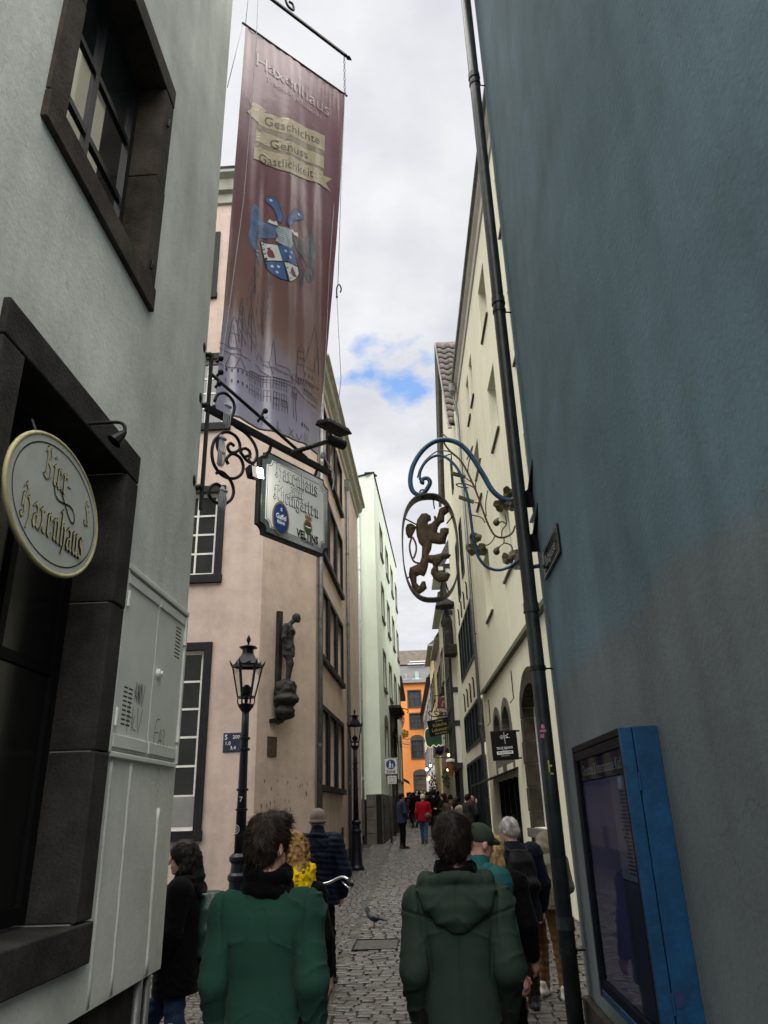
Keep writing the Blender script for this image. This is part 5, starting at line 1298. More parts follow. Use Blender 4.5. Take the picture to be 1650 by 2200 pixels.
roof_poly(og, 'upper_roof', [[(-8.2, 77.0, 16.0), (6.2, 77.0, 16.0), (6.2, 79.5, 17.95), (-8.2, 79.5, 17.95)], [(-8.2, 79.5, 17.95), (6.2, 79.5, 17.95), (6.2, 86, 13), (-8.2, 86, 13)]], mat('mossy_brown_tiles', (0.05, 0.04, 0.03), 0.8, var=0.0, scale=2.0, world=True, col2=(0.10, 0.08, 0.06), bump=0.5, bscale=16))
for z, a, b in ((16.25, -0.9, 1.3), (15.93, -1.1, 0.9)):
    s = MB(); y = 77.0 + (z - 16.0) * 1.28 - 0.1; s.box(a, b, y - 0.15, y, z, z + 0.1); s.build('skylight_edge', M_WPAINT, og)
for (x, m, k) in ((-1.3, mat('zinc_vent', (0.3, 0.27, 0.29), 0.5, 0.3, var=0.1, scale=6), 0.75), (-0.2, mat('copper_patina', (0.33, 0.42, 0.40), 0.6, var=0.2, scale=6), 1.0)):
    s = MB(); s.box(x - 0.2 * k, x + 0.2 * k, 75.2, 75.9, 14.15, 14.15 + 0.75 * k); s.box(x - 0.5 * k, x + 0.5 * k, 75.05, 75.3, 14.05, 14.2); s.build('roof_vent', m, og, bevel=0.03)
# dark tavern house beyond the mint one, with an iron sign and flower baskets
dk = thing('dark_timber_house', 'dark shaded timber house front between the mint and the orange house', 'building', (-1.75, 44.3, 1.0))
DF = Fr((-1.62, 44.3), (-1.60, 53.0), 1)
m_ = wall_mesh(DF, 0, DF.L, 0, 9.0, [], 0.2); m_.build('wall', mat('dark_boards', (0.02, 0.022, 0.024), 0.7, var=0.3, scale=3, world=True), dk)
m_ = MB(); DF.box(m_, 0, DF.L, 9.0, 9.3, -3, 0.6); m_.build('eaves', M_FRAME, dk)
for k in range(2):
    for z in (4.4, 6.6):
        casement(dk, DF, 1.2 + 3.6 * k, 2.6 + 3.6 * k, z, z + 1.7, 0.05, 0.07, 2, 2, M_WOODW, M_GLASSF, 0.05)
m_ = MB(); q = [DF.pt(3, 3.9, 0), DF.pt(8, 3.9, 0), DF.pt(8, 3.5, 0.7), DF.pt(3, 3.5, 0.7)]; m_.add(q + [(a, b, c - 0.06) for a, b, c in q], [(0, 1, 2, 3), (7, 6, 5, 4), (3, 2, 6, 7), (0, 3, 7, 4), (1, 5, 6, 2)]); m_.build('awning', M_BLACK, dk)
# ================================================================== iron bracket, sign and banner on the tavern corner
from mathutils.geometry import tessellate_polygon
def tess(poly, maxlen=0.06):
    P = [Vector((p[0], p[1], 0)) for p in poly]
    tr = [tuple(t) for t in tessellate_polygon([P])]
    out = [[P[i].copy() for i in t] for t in tr]
    k = 0
    while k < 6:
        new = []; ch_ = False
        for a, b, c in out:
            l = [(b - a).length, (c - b).length, (a - c).length]; i = l.index(max(l))
            if l[i] > maxlen:
                ch_ = True
                if i == 1: a, b, c = b, c, a
                elif i == 2: a, b, c = c, a, b
                mid = (a + b) / 2
                new += [[a, mid, c], [mid, b, c]]
            else:
                new.append([a, b, c])
        out = new; k += 1
        if not ch_: break
    vs = []; fs = []
    for a, b, c in out:
        o = len(vs)
        if (b - a).cross(c - a).z < 0: b, c = c, b
        vs += [(a.x, a.y), (b.x, b.y), (c.x, c.y)]; fs.append((o, o + 1, o + 2))
    return vs, fs
BFR = Fr((-1.6, 4.95), (-0.732, 6.332), 1)
bk = thing('sign_bracket', 'black wrought iron scroll bracket on the grey green tavern corner', 'bracket', BFR.pt(0.05, 4.8))
def iron(name, pts, r, par, fr=BFR, d=0.0, m=M_IRON, sm=4, flat=1.0):
    mb = MB(); mb.tube(smooth_path([fr.pt(u, z, d) for u, z in pts], sm), r, 7, True, flat); return mb.build(name, m, par, smooth=True)
m_ = MB(); m_.bar(BFR.pt(0.055, 3.93), BFR.pt(0.055, 5.31), 0.028, 0.028); m_.build('wall_bar', M_IRON, bk, bevel=0.004)
m_ = MB(); m_.bar(BFR.pt(0.03, 4.80), BFR.pt(1.60, 4.80), 0.035, 0.062); m_.build('arm', M_IRON, bk, bevel=0.006)
m_ = MB(); m_.tube([BFR.pt(0.05, 5.13), BFR.pt(1.25, 4.83)], 0.015, 8); m_.build('stay', M_IRON, bk, smooth=True)
for n_, q in (('scroll', B_S1), ('scroll', B_S2), ('scroll', B_S3), ('scroll', B_S4), ('scroll', B_S5), ('scroll', B_RING + [(0.16, 4.79), (0.11, 4.86)])):
    iron(n_, q, 0.0135, bk)
for u, z in B_KN[:5]:
    m_ = MB(); m_.ball(BFR.pt(u, z, 0.02), 0.026, 8, 6); m_.tube([BFR.pt(u, z, 0), BFR.pt(u - 0.02, z - 0.04, 0)], 0.012, 6); m_.build('rosette', M_IRON, bk, smooth=True)
for z in (5.30, 4.83, 4.12):
    m_ = MB(); m_.tube([(-1.60, 4.93, z - 0.04), BFR.pt(0.04, z, 0)], 0.022, 8); m_.ball((-1.605, 4.88, z), 0.035, 8, 6, (0.5, 1, 1.4)); m_.build('wall_fixing', M_IRON, bk, smooth=True)
# coiled ropes tied off on the bracket
for i, (u, z, l) in enumerate(((0.235, 4.93, 0.24), (0.20, 4.62, 0.3), (0.24, 4.18, 0.2))):
    rp = thing('rope_coil', ('grey rope coil tied to the top ring of the scroll bracket', 'grey rope hank hanging inside the largest scroll of the bracket', 'grey rope coil tied to the lowest scroll of the bracket')[i], 'rope', BFR.pt(u, z), 'rope coils on the bracket')
    m_ = MB()
    for k in range(7):
        a = (k - 3) * 0.012
        m_.tube(smooth_path([BFR.pt(u + a * 0.3, z, 0.02), BFR.pt(u + a, z - l * 0.5, 0.03 + 0.006 * (k % 3)), BFR.pt(u + a * 0.8, z - l * (0.9 + 0.05 * (k % 2)), 0.02), BFR.pt(u + a * 0.2 - 0.01, z - l * 0.45, 0.012)], 3), 0.0045, 5)
    m_.build('strands', M_ROPE, rp, smooth=True, kind='stuff')
    m_ = MB(); m_.tube([BFR.pt(u - 0.03, z - 0.03, 0.03), BFR.pt(u + 0.035, z - 0.035, 0.03)], 0.013, 6); m_.build('hitch', M_ROPE, rp, smooth=True)
rp = thing('halyard_end', 'loose white rope knotted at the outer end of the bracket arm', 'rope', BFR.pt(1.5, 4.8))
m_ = MB(); m_.tube(smooth_path([BFR.pt(1.42, 4.93, 0.03), BFR.pt(1.50, 4.86, 0.05), BFR.pt(1.60, 4.78, 0.04), BFR.pt(1.59, 4.62, 0.03)], 4), 0.006, 6); m_.build('cord', M_ROPE, rp, smooth=True)
m_ = MB(); m_.ball(BFR.pt(1.44, 4.92, 0.03), 0.03, 8, 6); m_.build('knot', M_ROPE, rp, smooth=True)
# ---- hanging sign
hs = thing('hanging_sign', 'silver grey inn sign with notched corners and two brewery badges on the scroll bracket', 'sign', BFR.pt(1.12, 3.97))
su0, su1, sz0, sz1 = 0.69, 1.545, 3.965, 4.675
def notched(u0, u1, z0, z1, r, n=5):
    P = []
    for (cu, cz, a0) in ((u0, z0, 90), (u1, z0, 180), (u1, z1, 270), (u0, z1, 360)):
        e = 0.018
        su = 1 if cu == u0 else -1; sz = 1 if cz == z0 else -1
        arc = [(cu + r * math.cos(R(a0 - 90 * k / n)), cz + r * math.sin(R(a0 - 90 * k / n))) for k in range(n + 1)]
        P += arc
    return P
m_ = MB(); BFR.prism(m_, notched(su0 - 0.022, su1 + 0.022, sz0 - 0.022, sz1 + 0.022, 0.072)[::-1], -0.05, -0.004); m_.build('frame', mat('sign_frame_black', (0.014, 0.016, 0.016), 0.35, 0.3, var=0.2, scale=9), hs, bevel=0.004)
m_ = MB(); BFR.prism(m_, notched(su0, su1, sz0, sz1, 0.07)[::-1], -0.04, 0.004); m_.build('rim', mat('brushed_steel', (0.50, 0.52, 0.50), 0.22, 0.9, var=0.12, scale=3), hs, bevel=0.003)
m_ = MB(); BFR.prism(m_, notched(su0 + 0.045, su1 - 0.045, sz0 + 0.045, sz1 - 0.045, 0.06)[::-1], -0.02, 0.007); m_.build('panel', mat('silver_panel', (0.74, 0.76, 0.71), 0.42, 0.0, var=0.06, scale=3), hs)
q = notched(su0 + 0.055, su1 - 0.055, sz0 + 0.055, sz1 - 0.055, 0.06)
m_ = MB(); decal(m_, ribbon(q, 0.005, True), lambda x, y: BFR.pt(x, y, 0.0085)); m_.build('fine_line', M_BLACK, hs)
M_SLET = mat('white_sign_letters', (0.93, 0.94, 0.92), 0.3, var=0.02, scale=10)
cu_ = (su0 + su1) / 2
for body, xh, dz in (('Haxenhaus', 0.088, 4.535), ('zum', 0.068, 4.425), ('Rheingarten', 0.083, 4.325)):
    blackletter('lettering', body, xh, lambda x, y, d: BFR.pt(cu_ + x, dz + y, d), 0.0086, M_SLET, hs, 0.17, 0.0085)
def disc(name, cu, cz, a, b, d, m, par, fr=BFR, n=28):
    mb = MB(); P = [(cu + a * math.cos(2 * math.pi * k / n), cz + b * math.sin(2 * math.pi * k / n)) for k in range(n)]
    fr.prism(mb, P, d - 0.006, d); return mb.build(name, m, par)
M_GAF = mat('badge_blue', (0.012, 0.045, 0.17), 0.3, var=0.2, scale=6)
M_BGOLD = mat('badge_gold', (0.35, 0.24, 0.12), 0.35, 0.4, var=0.2, scale=10)
disc('badge_rim', 0.915, 4.125, 0.105, 0.152, 0.012, M_BGOLD, hs)
disc('badge', 0.915, 4.125, 0.09, 0.134, 0.0145, M_GAF, hs)
for body, sz, dz in (('Gaffel', 0.066, 0.012), ('Kölsch', 0.042, -0.038), ('G', 0.04, 0.08)):
    m_ = MB(); decal(m_, text2d(body, sz, 'CENTER', 0.0012), lambda x, y: BFR.pt(0.915 + x * 0.82, 4.125 + dz + y, 0.0158)); m_.build('lettering', M_SLET, hs)
disc('badge_ring', 0.915, 4.205, 0.026, 0.03, 0.0152, M_GAF, hs)
disc('crest_rim', 1.265, 4.155, 0.056, 0.066, 0.012, M_BGOLD, hs)
disc('crest', 1.265, 4.150, 0.045, 0.055, 0.0135, mat('crest_green', (0.02, 0.09, 0.03), 0.4, var=0.2, scale=8), hs)
m_ = MB(); decal(m_, tess([(1.265 + 0.042 * math.cos(math.pi * k / 8), 4.155 + 0.045 * math.sin(math.pi * k / 8)) for k in range(9)], 0.1), lambda x, y: BFR.pt(x, y, 0.0145)); m_.build('crest_field', mat('crest_red', (0.12, 0.025, 0.012), 0.4, var=0.2, scale=8), hs)
m_ = MB(); decal(m_, ribbon([(1.23, 4.152), (1.265, 4.147), (1.30, 4.152)], 0.012), lambda x, y: BFR.pt(x, y, 0.0152)); m_.build('crest_band', M_SLET, hs)
m_ = MB(); decal(m_, tess([(1.225, 4.225), (1.305, 4.225), (1.315, 4.265), (1.295, 4.245), (1.285, 4.275), (1.265, 4.25), (1.245, 4.275), (1.235, 4.245), (1.215, 4.265)], 0.2), lambda x, y: BFR.pt(x, y, 0.0145)); m_.build('crown', M_BGOLD, hs)
m_ = MB(); decal(m_, text2d('VELTINS', 0.098, 'CENTER', 0.004, 1.02), lambda x, y: BFR.pt(1.265 + x * 0.78, 4.058 + y, 0.0095)); m_.build('lettering', M_BLACK, hs)
m_ = MB(); decal(m_, text2d('PILSENER', 0.036, 'CENTER', 0.0005, 1.25), lambda x, y: BFR.pt(1.265 + x * 0.9, 4.008 + y, 0.0095)); m_.build('lettering', M_BLACK, hs)
for u in (0.80, 1.42):
    m_ = MB(); m_.bar(BFR.pt(u, 4.70, -0.05), BFR.pt(u, 4.78, -0.02), 0.02, 0.02); m_.build('hanger', M_IRON, hs)
# ---- floodlights on the bracket
fl = thing('floodlight', 'black double floodlight on a short angled arm above the inn sign', 'floodlight', BFR.pt(1.0, 4.75))
m_ = MB(); m_.tube([BFR.pt(0.98, 4.76, 0.05), BFR.pt(1.46, 5.06, 0.12)], 0.022, 8); m_.build('arm', M_IRON, fl, smooth=True)
m_ = MB(); m_.hexa([BFR.pt(1.33, 5.20, 0.02), BFR.pt(1.70, 5.22, 0.02), BFR.pt(1.70, 5.20, 0.20), BFR.pt(1.33, 5.18, 0.20), BFR.pt(1.36, 5.27, 0.03), BFR.pt(1.66, 5.29, 0.03), BFR.pt(1.66, 5.26, 0.18), BFR.pt(1.36, 5.24, 0.18)]); m_.build('lamp_head', M_BLACK, fl, bevel=0.012)
m_ = MB(); m_.tube([BFR.pt(1.44, 5.06, 0.12), BFR.pt(1.62, 5.07, 0.14)], 0.05, 10); m_.build('lamp_head', M_BLACK, fl, auto=40)
m_ = MB(); m_.tube(smooth_path([BFR.pt(1.38, 5.20, 0.1), BFR.pt(1.40, 5.12, 0.14), BFR.pt(1.52, 5.08, 0.12)], 3), 0.008, 6); m_.build('yoke', M_IRON, fl, smooth=True)
sf = thing('small_floodlight', 'small square lit floodlight beside the inn sign', 'floodlight', BFR.pt(0.525, 4.35))
m_ = MB(); m_.hexa([BFR.pt(0.455, 4.315, 0.06), BFR.pt(0.565, 4.315, 0.10), BFR.pt(0.565, 4.36, 0.14), BFR.pt(0.455, 4.36, 0.10), BFR.pt(0.460, 4.42, 0.02), BFR.pt(0.560, 4.42, 0.06), BFR.pt(0.565, 4.44, 0.12), BFR.pt(0.455, 4.44, 0.08)]); m_.build('housing', M_BLACK, sf, bevel=0.006)
m_ = MB(); m_.add([BFR.pt(0.465, 4.325, 0.115), BFR.pt(0.557, 4.325, 0.147), BFR.pt(0.557, 4.425, 0.131), BFR.pt(0.465, 4.425, 0.099)], [(0, 1, 2, 3)]); m_.build('lens', mat('lit_lens', (0.5, 0.49, 0.43), 0.3, var=0.05, scale=10, emit=0.1), sf)
m_ = MB(); m_.tube(smooth_path([BFR.pt(0.525, 4.43, 0.08), BFR.pt(0.475, 4.5, 0.05), BFR.pt(0.545, 4.56, 0.0)], 3), 0.01, 6); m_.build('yoke', M_IRON, sf, smooth=True)

lt = bpy.data.lights.new('floodlight_glow', 'AREA'); lt.energy = 0.55; lt.size = 0.1; lt.color = (1.0, 0.96, 0.86)
lo_ = bpy.data.objects.new('floodlight_glow', lt); COL.objects.link(lo_); lo_.parent = sf
lo_.location = Vector(BFR.pt(0.515, 4.37, 0.16)) - Vector(sf.location)
lo_.rotation_euler = (Vector(BFR.pt(1.25, 4.34, 0.0)) - Vector(BFR.pt(0.515, 4.37, 0.16))).to_track_quat('-Z', 'Y').to_euler()
# ---- banner
class BannerFrame(Fr):      # artwork is drawn at 1:1.12
    def pt(s, u, z, d=0.0):
        return Fr.pt(s, u * 1.12, z * 1.12 - 0.216, d)
NFR = BannerFrame((-1.68, 5.734), (-0.613, 6.714), 1)
def bspan(z):
    t = (9.48 - z) / 4.68
    return -0.085 * t ** 1.3, 1.293 - 0.16 * t - 0.15 * t * t
def bfold(s, z):
    t = max(0.0, min(1.0, (9.48 - z) / 4.68))
    a = (0.004 + 0.030 * t ** 0.8) * (1.2 - 0.6 * s)
    return (a * (math.sin(s * 8.5 + 0.35 * z) + 0.55 * math.sin(s * 19 - 0.5 * z + 1.0) + 0.22 * math.sin(s * 37 + 0.8 * z)) + 0.07 * t * math.sin(s * 3.2 + 0.5)
            + 0.003 * math.sin(z * 9 + s * 4) * t + 0.004 * math.sin(s * 60) * math.exp(-((z - 9.3) / 0.35) ** 2))
bn = thing('hanging_banner', 'long glossy maroon banner with printed crest and city skyline over the lane', 'banner', NFR.pt(0.65, 9.48))
m_ = MB(); NS, NZ = 72, 150
for j in range(NZ + 1):
    z = 9.47 - 4.67 * j / NZ
    a, b = bspan(z)
    for i in range(NS + 1):
        s0 = a + (b - a) * i / NS
        m_.v.append(NFR.pt(s0, z - 0.03 * (i / NS) * (j / NZ), bfold(s0, z)))
for j in range(NZ):
    for i in range(NS):
        o = j * (NS + 1) + i
        m_.f.append((o + NS + 1, o + NS + 2, o + 1, o))
def banner_mat():
    m = mat('banner_print_sheen', (0.12, 0.035, 0.04), 0.3, var=0, spec=0.5)
    nt = m.node_tree; b = nt.nodes['Principled BSDF']
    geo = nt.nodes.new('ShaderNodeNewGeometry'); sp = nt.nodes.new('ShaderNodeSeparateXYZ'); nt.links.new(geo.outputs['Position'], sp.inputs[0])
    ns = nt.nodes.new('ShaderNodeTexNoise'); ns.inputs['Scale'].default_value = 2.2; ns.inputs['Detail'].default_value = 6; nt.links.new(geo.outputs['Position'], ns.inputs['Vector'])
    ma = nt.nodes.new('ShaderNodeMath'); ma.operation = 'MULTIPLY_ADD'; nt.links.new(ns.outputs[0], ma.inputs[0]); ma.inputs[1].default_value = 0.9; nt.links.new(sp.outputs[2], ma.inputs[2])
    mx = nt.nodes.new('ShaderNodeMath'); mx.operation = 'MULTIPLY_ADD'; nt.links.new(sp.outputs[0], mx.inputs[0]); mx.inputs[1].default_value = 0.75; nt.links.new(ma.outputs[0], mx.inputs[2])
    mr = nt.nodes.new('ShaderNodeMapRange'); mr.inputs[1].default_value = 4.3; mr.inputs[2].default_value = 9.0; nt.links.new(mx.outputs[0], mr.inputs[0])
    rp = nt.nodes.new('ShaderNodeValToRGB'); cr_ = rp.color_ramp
    cr_.elements[0].position = 0.08; cr_.elements[0].color = (0.38, 0.37, 0.48, 1)  # grey-lilac foot of the print, brightened with sky sheen put into the colour
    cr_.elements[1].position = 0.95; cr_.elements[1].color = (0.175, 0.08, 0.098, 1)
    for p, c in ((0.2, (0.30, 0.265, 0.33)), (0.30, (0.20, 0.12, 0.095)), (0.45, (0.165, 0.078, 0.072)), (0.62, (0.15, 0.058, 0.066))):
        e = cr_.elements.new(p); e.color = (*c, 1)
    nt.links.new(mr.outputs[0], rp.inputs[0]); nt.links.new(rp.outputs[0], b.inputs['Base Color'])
    n2 = nt.nodes.new('ShaderNodeTexNoise'); n2.inputs['Scale'].default_value = 9; n2.inputs['Detail'].default_value = 4; nt.links.new(geo.outputs['Position'], n2.inputs['Vector'])
    bp = nt.nodes.new('ShaderNodeBump'); bp.inputs['Strength'].default_value = 0.12; bp.inputs['Distance'].default_value = 0.02; nt.links.new(n2.outputs[0], bp.inputs['Height']); nt.links.new(bp.outputs[0], b.inputs['Normal'])
    return m
cl = m_.build('cloth', banner_mat(), bn, smooth=True)
BD = lambda lift: (lambda x, y: NFR.pt(x, y, bfold(x, y) + lift))
def pr(name, poly, m, lift, par=bn, ml=0.05):
    mb = MB(); decal(mb, tess(poly, ml), BD(lift)); return mb.build(name, m, par, smooth=True)
def prr(name, pts, w, m, lift, par=bn, sm=1, closed=False):
    q = [tuple(p)[:2] for p in smooth_path([(a, b, 0) for a, b in pts], sm)] if sm > 1 else pts
    d = []
    for a, b in zip(q[:-1], q[1:]):
        n = max(1, int(math.hypot(b[0] - a[0], b[1] - a[1]) / 0.05))
        d += [(a[0] + (b[0] - a[0]) * k / n, a[1] + (b[1] - a[1]) * k / n) for k in range(n)]
    d.append(q[-1])
    mb = MB(); decal(mb, ribbon(d, w, closed), BD(lift)); return mb
PR = lambda n, c, r=0.35, v=0.1: mat('print_' + n, c, r, var=v, scale=7, spec=0.45)
P_CREAM = PR('cream', (0.40, 0.33, 0.20)); P_CREAM2 = PR('dark_cream', (0.21, 0.165, 0.11)); P_BRN = PR('brown_ink', (0.075, 0.05, 0.035)); P_PALE = PR('pale', (0.36, 0.28, 0.26), 0.3)
P_WHT = PR('white', (0.60, 0.62, 0.60)); P_BLU = PR('blue', (0.035, 0.10, 0.27)); P_RED = PR('red', (0.16, 0.012, 0.02)); P_GRY = PR('grey', (0.055, 0.06, 0.066), 0.35, 0.4); P_INK = PR('ink', (0.012, 0.013, 0.016)); P_STEEL = PR('steel', (0.33, 0.38, 0.40), 0.35, 0.25); P_BLU2 = PR('dull_blue', (0.09, 0.14, 0.26), 0.3, 0.3)
P_SK = PR('sketch_ink', (0.04, 0.04, 0.055), 0.35)
L0 = 0.004
for i, q in enumerate((N_R0, N_R1, N_R2, N_R3, N_R4)):
    pr('ribbon_scroll', q, P_CREAM, L0 + 0.0006 * i)
def shade_band(a, b, k):
    pr('ribbon_shade', [a[5], a[4], a[3], b[2], b[1], b[0]], P_CREAM2, L0 - 0.0008 + 0.0002 * k)
shade_band(N_R1, N_R2, 0); shade_band(N_R2, N_R3, 1)
def btext(body, p, q, hgt, m, lift, bold=0.0):
    vf = text2d(body, 1.0, 'LEFT', bold)
    w = max(v[0] for v in vf[0]) - min(v[0] for v in vf[0]); x0 = min(v[0] for v in vf[0])
    d = ((q[0] - p[0]) / w, (q[1] - p[1]) / w)
    mb = MB(); decal(mb, vf, lambda x, y: BD(lift)(p[0] + (x - x0) * d[0], p[1] + (x - x0) * d[1] + y * hgt)); return mb.build('lettering', m, bn)
btext('Geschichte', (N_T1[0][0], N_T1[0][1] + 0.005), (N_T1[1][0], N_T1[1][1]), 0.17, P_BRN, 0.0075)
btext('Genuss', (N_T2[0][0], N_T2[0][1] + 0.005), (N_T2[1][0], N_T2[1][1]), 0.17, P_BRN, 0.0075)
btext('Gastlichkeit', (N_T3[0][0], N_T3[0][1] + 0.005), (N_T3[1][0], N_T3[1][1]), 0.17, P_BRN, 0.0075)
btext('Haxenhaus', (0.15, 9.09), (1.08, 9.05), 0.26, P_PALE, 0.006, 0.004)
btext('Tradition schmeckt', (0.27, 8.90), (0.98, 8.88), 0.10, P_PALE, 0.006)
pr('shield', N_SHIELD, P_INK, L0)
def inset(poly, k=0.965):
    cx = sum(p[0] for p in poly) / len(poly); cy = sum(p[1] for p in poly) / len(poly)
    return [(cx + (x - cx) * k, cy + (y - cy) * k) for x, y in poly]
for q, m in ((N_Q1, P_WHT), (N_Q2, P_BLU), (N_Q3, P_BLU), (N_Q4, P_WHT)): pr('shield_quarter', inset(q, 0.955), m, L0 + 0.001)
for q in N_BAGS: pr('shield_charge', q, P_RED, L0 + 0.002)
def star(c, r):
    return [(c[0] + (r if k % 2 == 0 else r * 0.5) * math.cos(math.pi * k / 6 + 0.3), c[1] + (r if k % 2 == 0 else r * 0.5) * math.sin(math.pi * k / 6 + 0.3)) for k in range(12)]
pr('mantling', N_MANTR, P_GRY, L0 - 0.0004); pr('mantling', N_MANTL, P_BLU2, L0 - 0.0004)
for k in range(9):
    a = N_MANTR[(k * 4 + 3) % len(N_MANTR)]; b = N_MANTR[(k * 4 + 16) % len(N_MANTR)]
    c = ((a[0] + b[0]) / 2 + 0.01 * (-1) ** k, (a[1] + b[1]) / 2)
    prr('mantling_line', [(a[0] * 0.6 + c[0] * 0.4, a[1] * 0.6 + c[1] * 0.4), c, (b[0] * 0.4 + c[0] * 0.6, b[1] * 0.4 + c[1] * 0.6)], 0.004, P_INK, L0 + 0.0006, sm=3).build('mantling_line', P_INK, bn)
pr('horn', N_HORN1, P_BLU, L0 + 0.0004); pr('horn', N_HORN2, P_BLU, L0 + 0.0004)
for q in (N_HORN1, N_HORN2, N_SHIELD): prr('outline', q + [q[0]], 0.006, P_INK, L0 + 0.0016).build('outline', P_INK, bn)
pr('helmet', N_HELM, P_STEEL, L0 + 0.0026)
prr('outline', N_HELM + [N_HELM[0]], 0.005, P_INK, 0).v
for k in range(7):
    a, b = N_HELM[1], N_HELM[7]; t = 0.15 + 0.11 * k
    c = (a[0] + (b[0] - a[0]) * t, a[1] + (b[1] - a[1]) * t)
    prr('helmet_line', [(c[0] - 0.05, c[1] + 0.012), (c[0] + 0.06, c[1] - 0.008)], 0.0035, P_INK, L0 + 0.0036).build('helmet_line', P_INK, bn)
for q in N_BOWS: pr('bow', q, P_WHT, L0 + 0.002)
for c in N_STARS: pr('star', star(c, 0.021), P_WHT, L0 + 0.0024)
for q in N_SKY: prr('skyline', q, 0.006, P_SK, L0).build('skyline_stroke', P_SK, bn)
for i, c in enumerate(N_WS + N_WL):
    big = i >= len(N_WS) and i < len(N_WS) + 13
    w, h = (0.028, 0.055) if big else (0.014, 0.032)
    if big:
        for q in ([(c[0] - w, c[1] - h), (c[0] - w, c[1] + h), (c[0] + w, c[1] + h * 1.02), (c[0] + w, c[1] - h)], [(c[0], c[1] - h), (c[0], c[1] + h)], [(c[0] - w, c[1]), (c[0] + w, c[1])]):
            prr('', q, 0.005, P_SK, L0 + 0.0003).build('skyline_stroke', P_SK, bn)
    else:
        pr('skyline_window', [(c[0] - w / 2, c[1] - h / 2), (c[0] + w / 2, c[1] - h / 2), (c[0] + w / 2, c[1] + h / 2), (c[0] - w / 2, c[1] + h / 2)], P_SK, L0 + 0.0004)
for q in ([(0.22, 6.10), (0.31, 6.55), (0.34, 6.30), (0.28, 5.8)],):
    pass
rr = random.Random(12)
for k in range(70):     # hatching on the cathedral spires
    t = rr.random(); cx, top, bot, wd = rr.choice(((0.245, 6.85, 5.75, 0.16), (0.40, 6.65, 5.7, 0.12)))
    z = bot + (top - bot) * t; hw = wd * (1 - t) * 0.5
    x = cx - 0.04 * (1 - t) + rr.uniform(-hw, hw)
    prr('', [(x, z - 0.05), (x + rr.uniform(-0.012, 0.012), z + 0.05)], 0.004, P_SK, L0 + 0.0002).build('skyline_stroke', P_SK, bn)
btext('Haxenhaus zum Rheingarten', (0.36, 5.42), (0.80, 5.36), 0.045, P_SK, L0 + 0.001)
for ch_, c in zip('KLXVII', N_L):
    vf = text2d(ch_, 0.12, 'CENTER', 0.0)
    mb = MB(); decal(mb, vf, lambda x, y: BD(0.0048)(c[0] + x * 0.8, c[1] + y)); mb.build('lettering', PR('slate_letters', (0.17, 0.17, 0.21)), bn)
m_ = MB(); m_.tube([NFR.pt(-0.04, 9.49, 0), NFR.pt(1.335, 9.49, 0)], 0.014, 8); m_.build('top_rod', mat('rod_maroon', (0.035, 0.012, 0.014), 0.4, var=0.2, scale=10), bn, smooth=True)
a_, b_ = bspan(4.80)
m_ = MB(); m_.tube([NFR.pt(a_ + (b_ - a_) * k / 20, 4.80 - 0.03 * k / 20, bfold(a_ + (b_ - a_) * k / 20, 4.8)) for k in range(21)], 0.010, 6); m_.build('bottom_hem', mat('hem_green', (0.10, 0.12, 0.11), 0.5, var=0.1, scale=8), bn, smooth=True)
# gallows arm that carries it, with chain and halyards
ga = thing('banner_gallows', 'black iron gallows arm with pointed tip holding the maroon banner', 'bracket', NFR.pt(-0.1, 10.15))
m_ = MB(); m_.bar(NFR.pt(-1.0, 10.22, 0), NFR.pt(1.31, 10.16, 0), 0.035, 0.035); m_.build('arm', M_IRON, ga, bevel=0.004)
m_ = MB(); m_.tube([NFR.pt(1.31, 10.16), NFR.pt(1.335, 10.158), NFR.pt(1.36, 10.157), NFR.pt(1.41, 10.155)], [0.03, 0.018, 0.032, 0.006], 8); m_.build('tip', M_IRON, ga, smooth=True)
m_ = MB(); m_.tube(smooth_path([NFR.pt(-1.0, 11.5), NFR.pt(0.25, 10.62), NFR.pt(0.44, 10.42), NFR.pt(0.50, 10.28), NFR.pt(0.58, 10.27), NFR.pt(0.57, 10.36), NFR.pt(0.52, 10.36)], 4), 0.016, 7); m_.build('scroll', M_IRON, ga, smooth=True)
m_ = MB(); m_.tube([NFR.pt(-0.12, 10.1), NFR.pt(-0.06, 9.98), NFR.pt(-0.03, 9.93)], [0.03, 0.028, 0.012], 8); m_.build('wall_hook', M_IRON, ga, smooth=True)
def cord(label, pts, r=0.004, name='halyard'):
    t = thing(name, label, 'rope', pts[-1])
    mb = MB(); mb.tube(pts, r, 5); mb.build('cord', M_ROPE, t, smooth=True)
    mb = MB(); mb.ball(pts[0], 0.014, 7, 5); mb.build('eyelet', M_IRON, t, smooth=True)
    return t
for k in range(6):
    pass
ch_t = thing('banner_chain', 'short iron chain between gallows arm and outer end of banner rod', 'chain', NFR.pt(1.30, 9.8))
for k in range(9):
    m_ = MB(); z = 10.13 - k * 0.07
    o_ = [NFR.pt(1.30 + (0.012 * math.cos(t) if k % 2 else 0), z - 0.035 + 0.032 * math.sin(t), (0 if k % 2 else 0.012 * math.cos(t))) for t in [2 * math.pi * i / 10 for i in range(11)]]
    m_.tube(o_, 0.004, 5, False); m_.build('link', M_IRON, ch_t, smooth=True)
cord('thin cord from gallows arm to inner end of banner rod', [NFR.pt(0.02, 10.18), NFR.pt(0.0, 9.5)])
cord('thin halyard running down in front of the maroon banner', [NFR.pt(0.10, 10.18, 0.05), NFR.pt(0.09, 9.2, 0.10), NFR.pt(0.03, 7.0, 0.14), NFR.pt(-0.06, 5.3, 0.10), BFR.pt(0.25, 4.95, 0.03)])
cord('thin cord slanting from the inner banner corner to the tavern wall', [NFR.pt(-0.03, 9.48), (-1.59, 4.95, 8.35)])
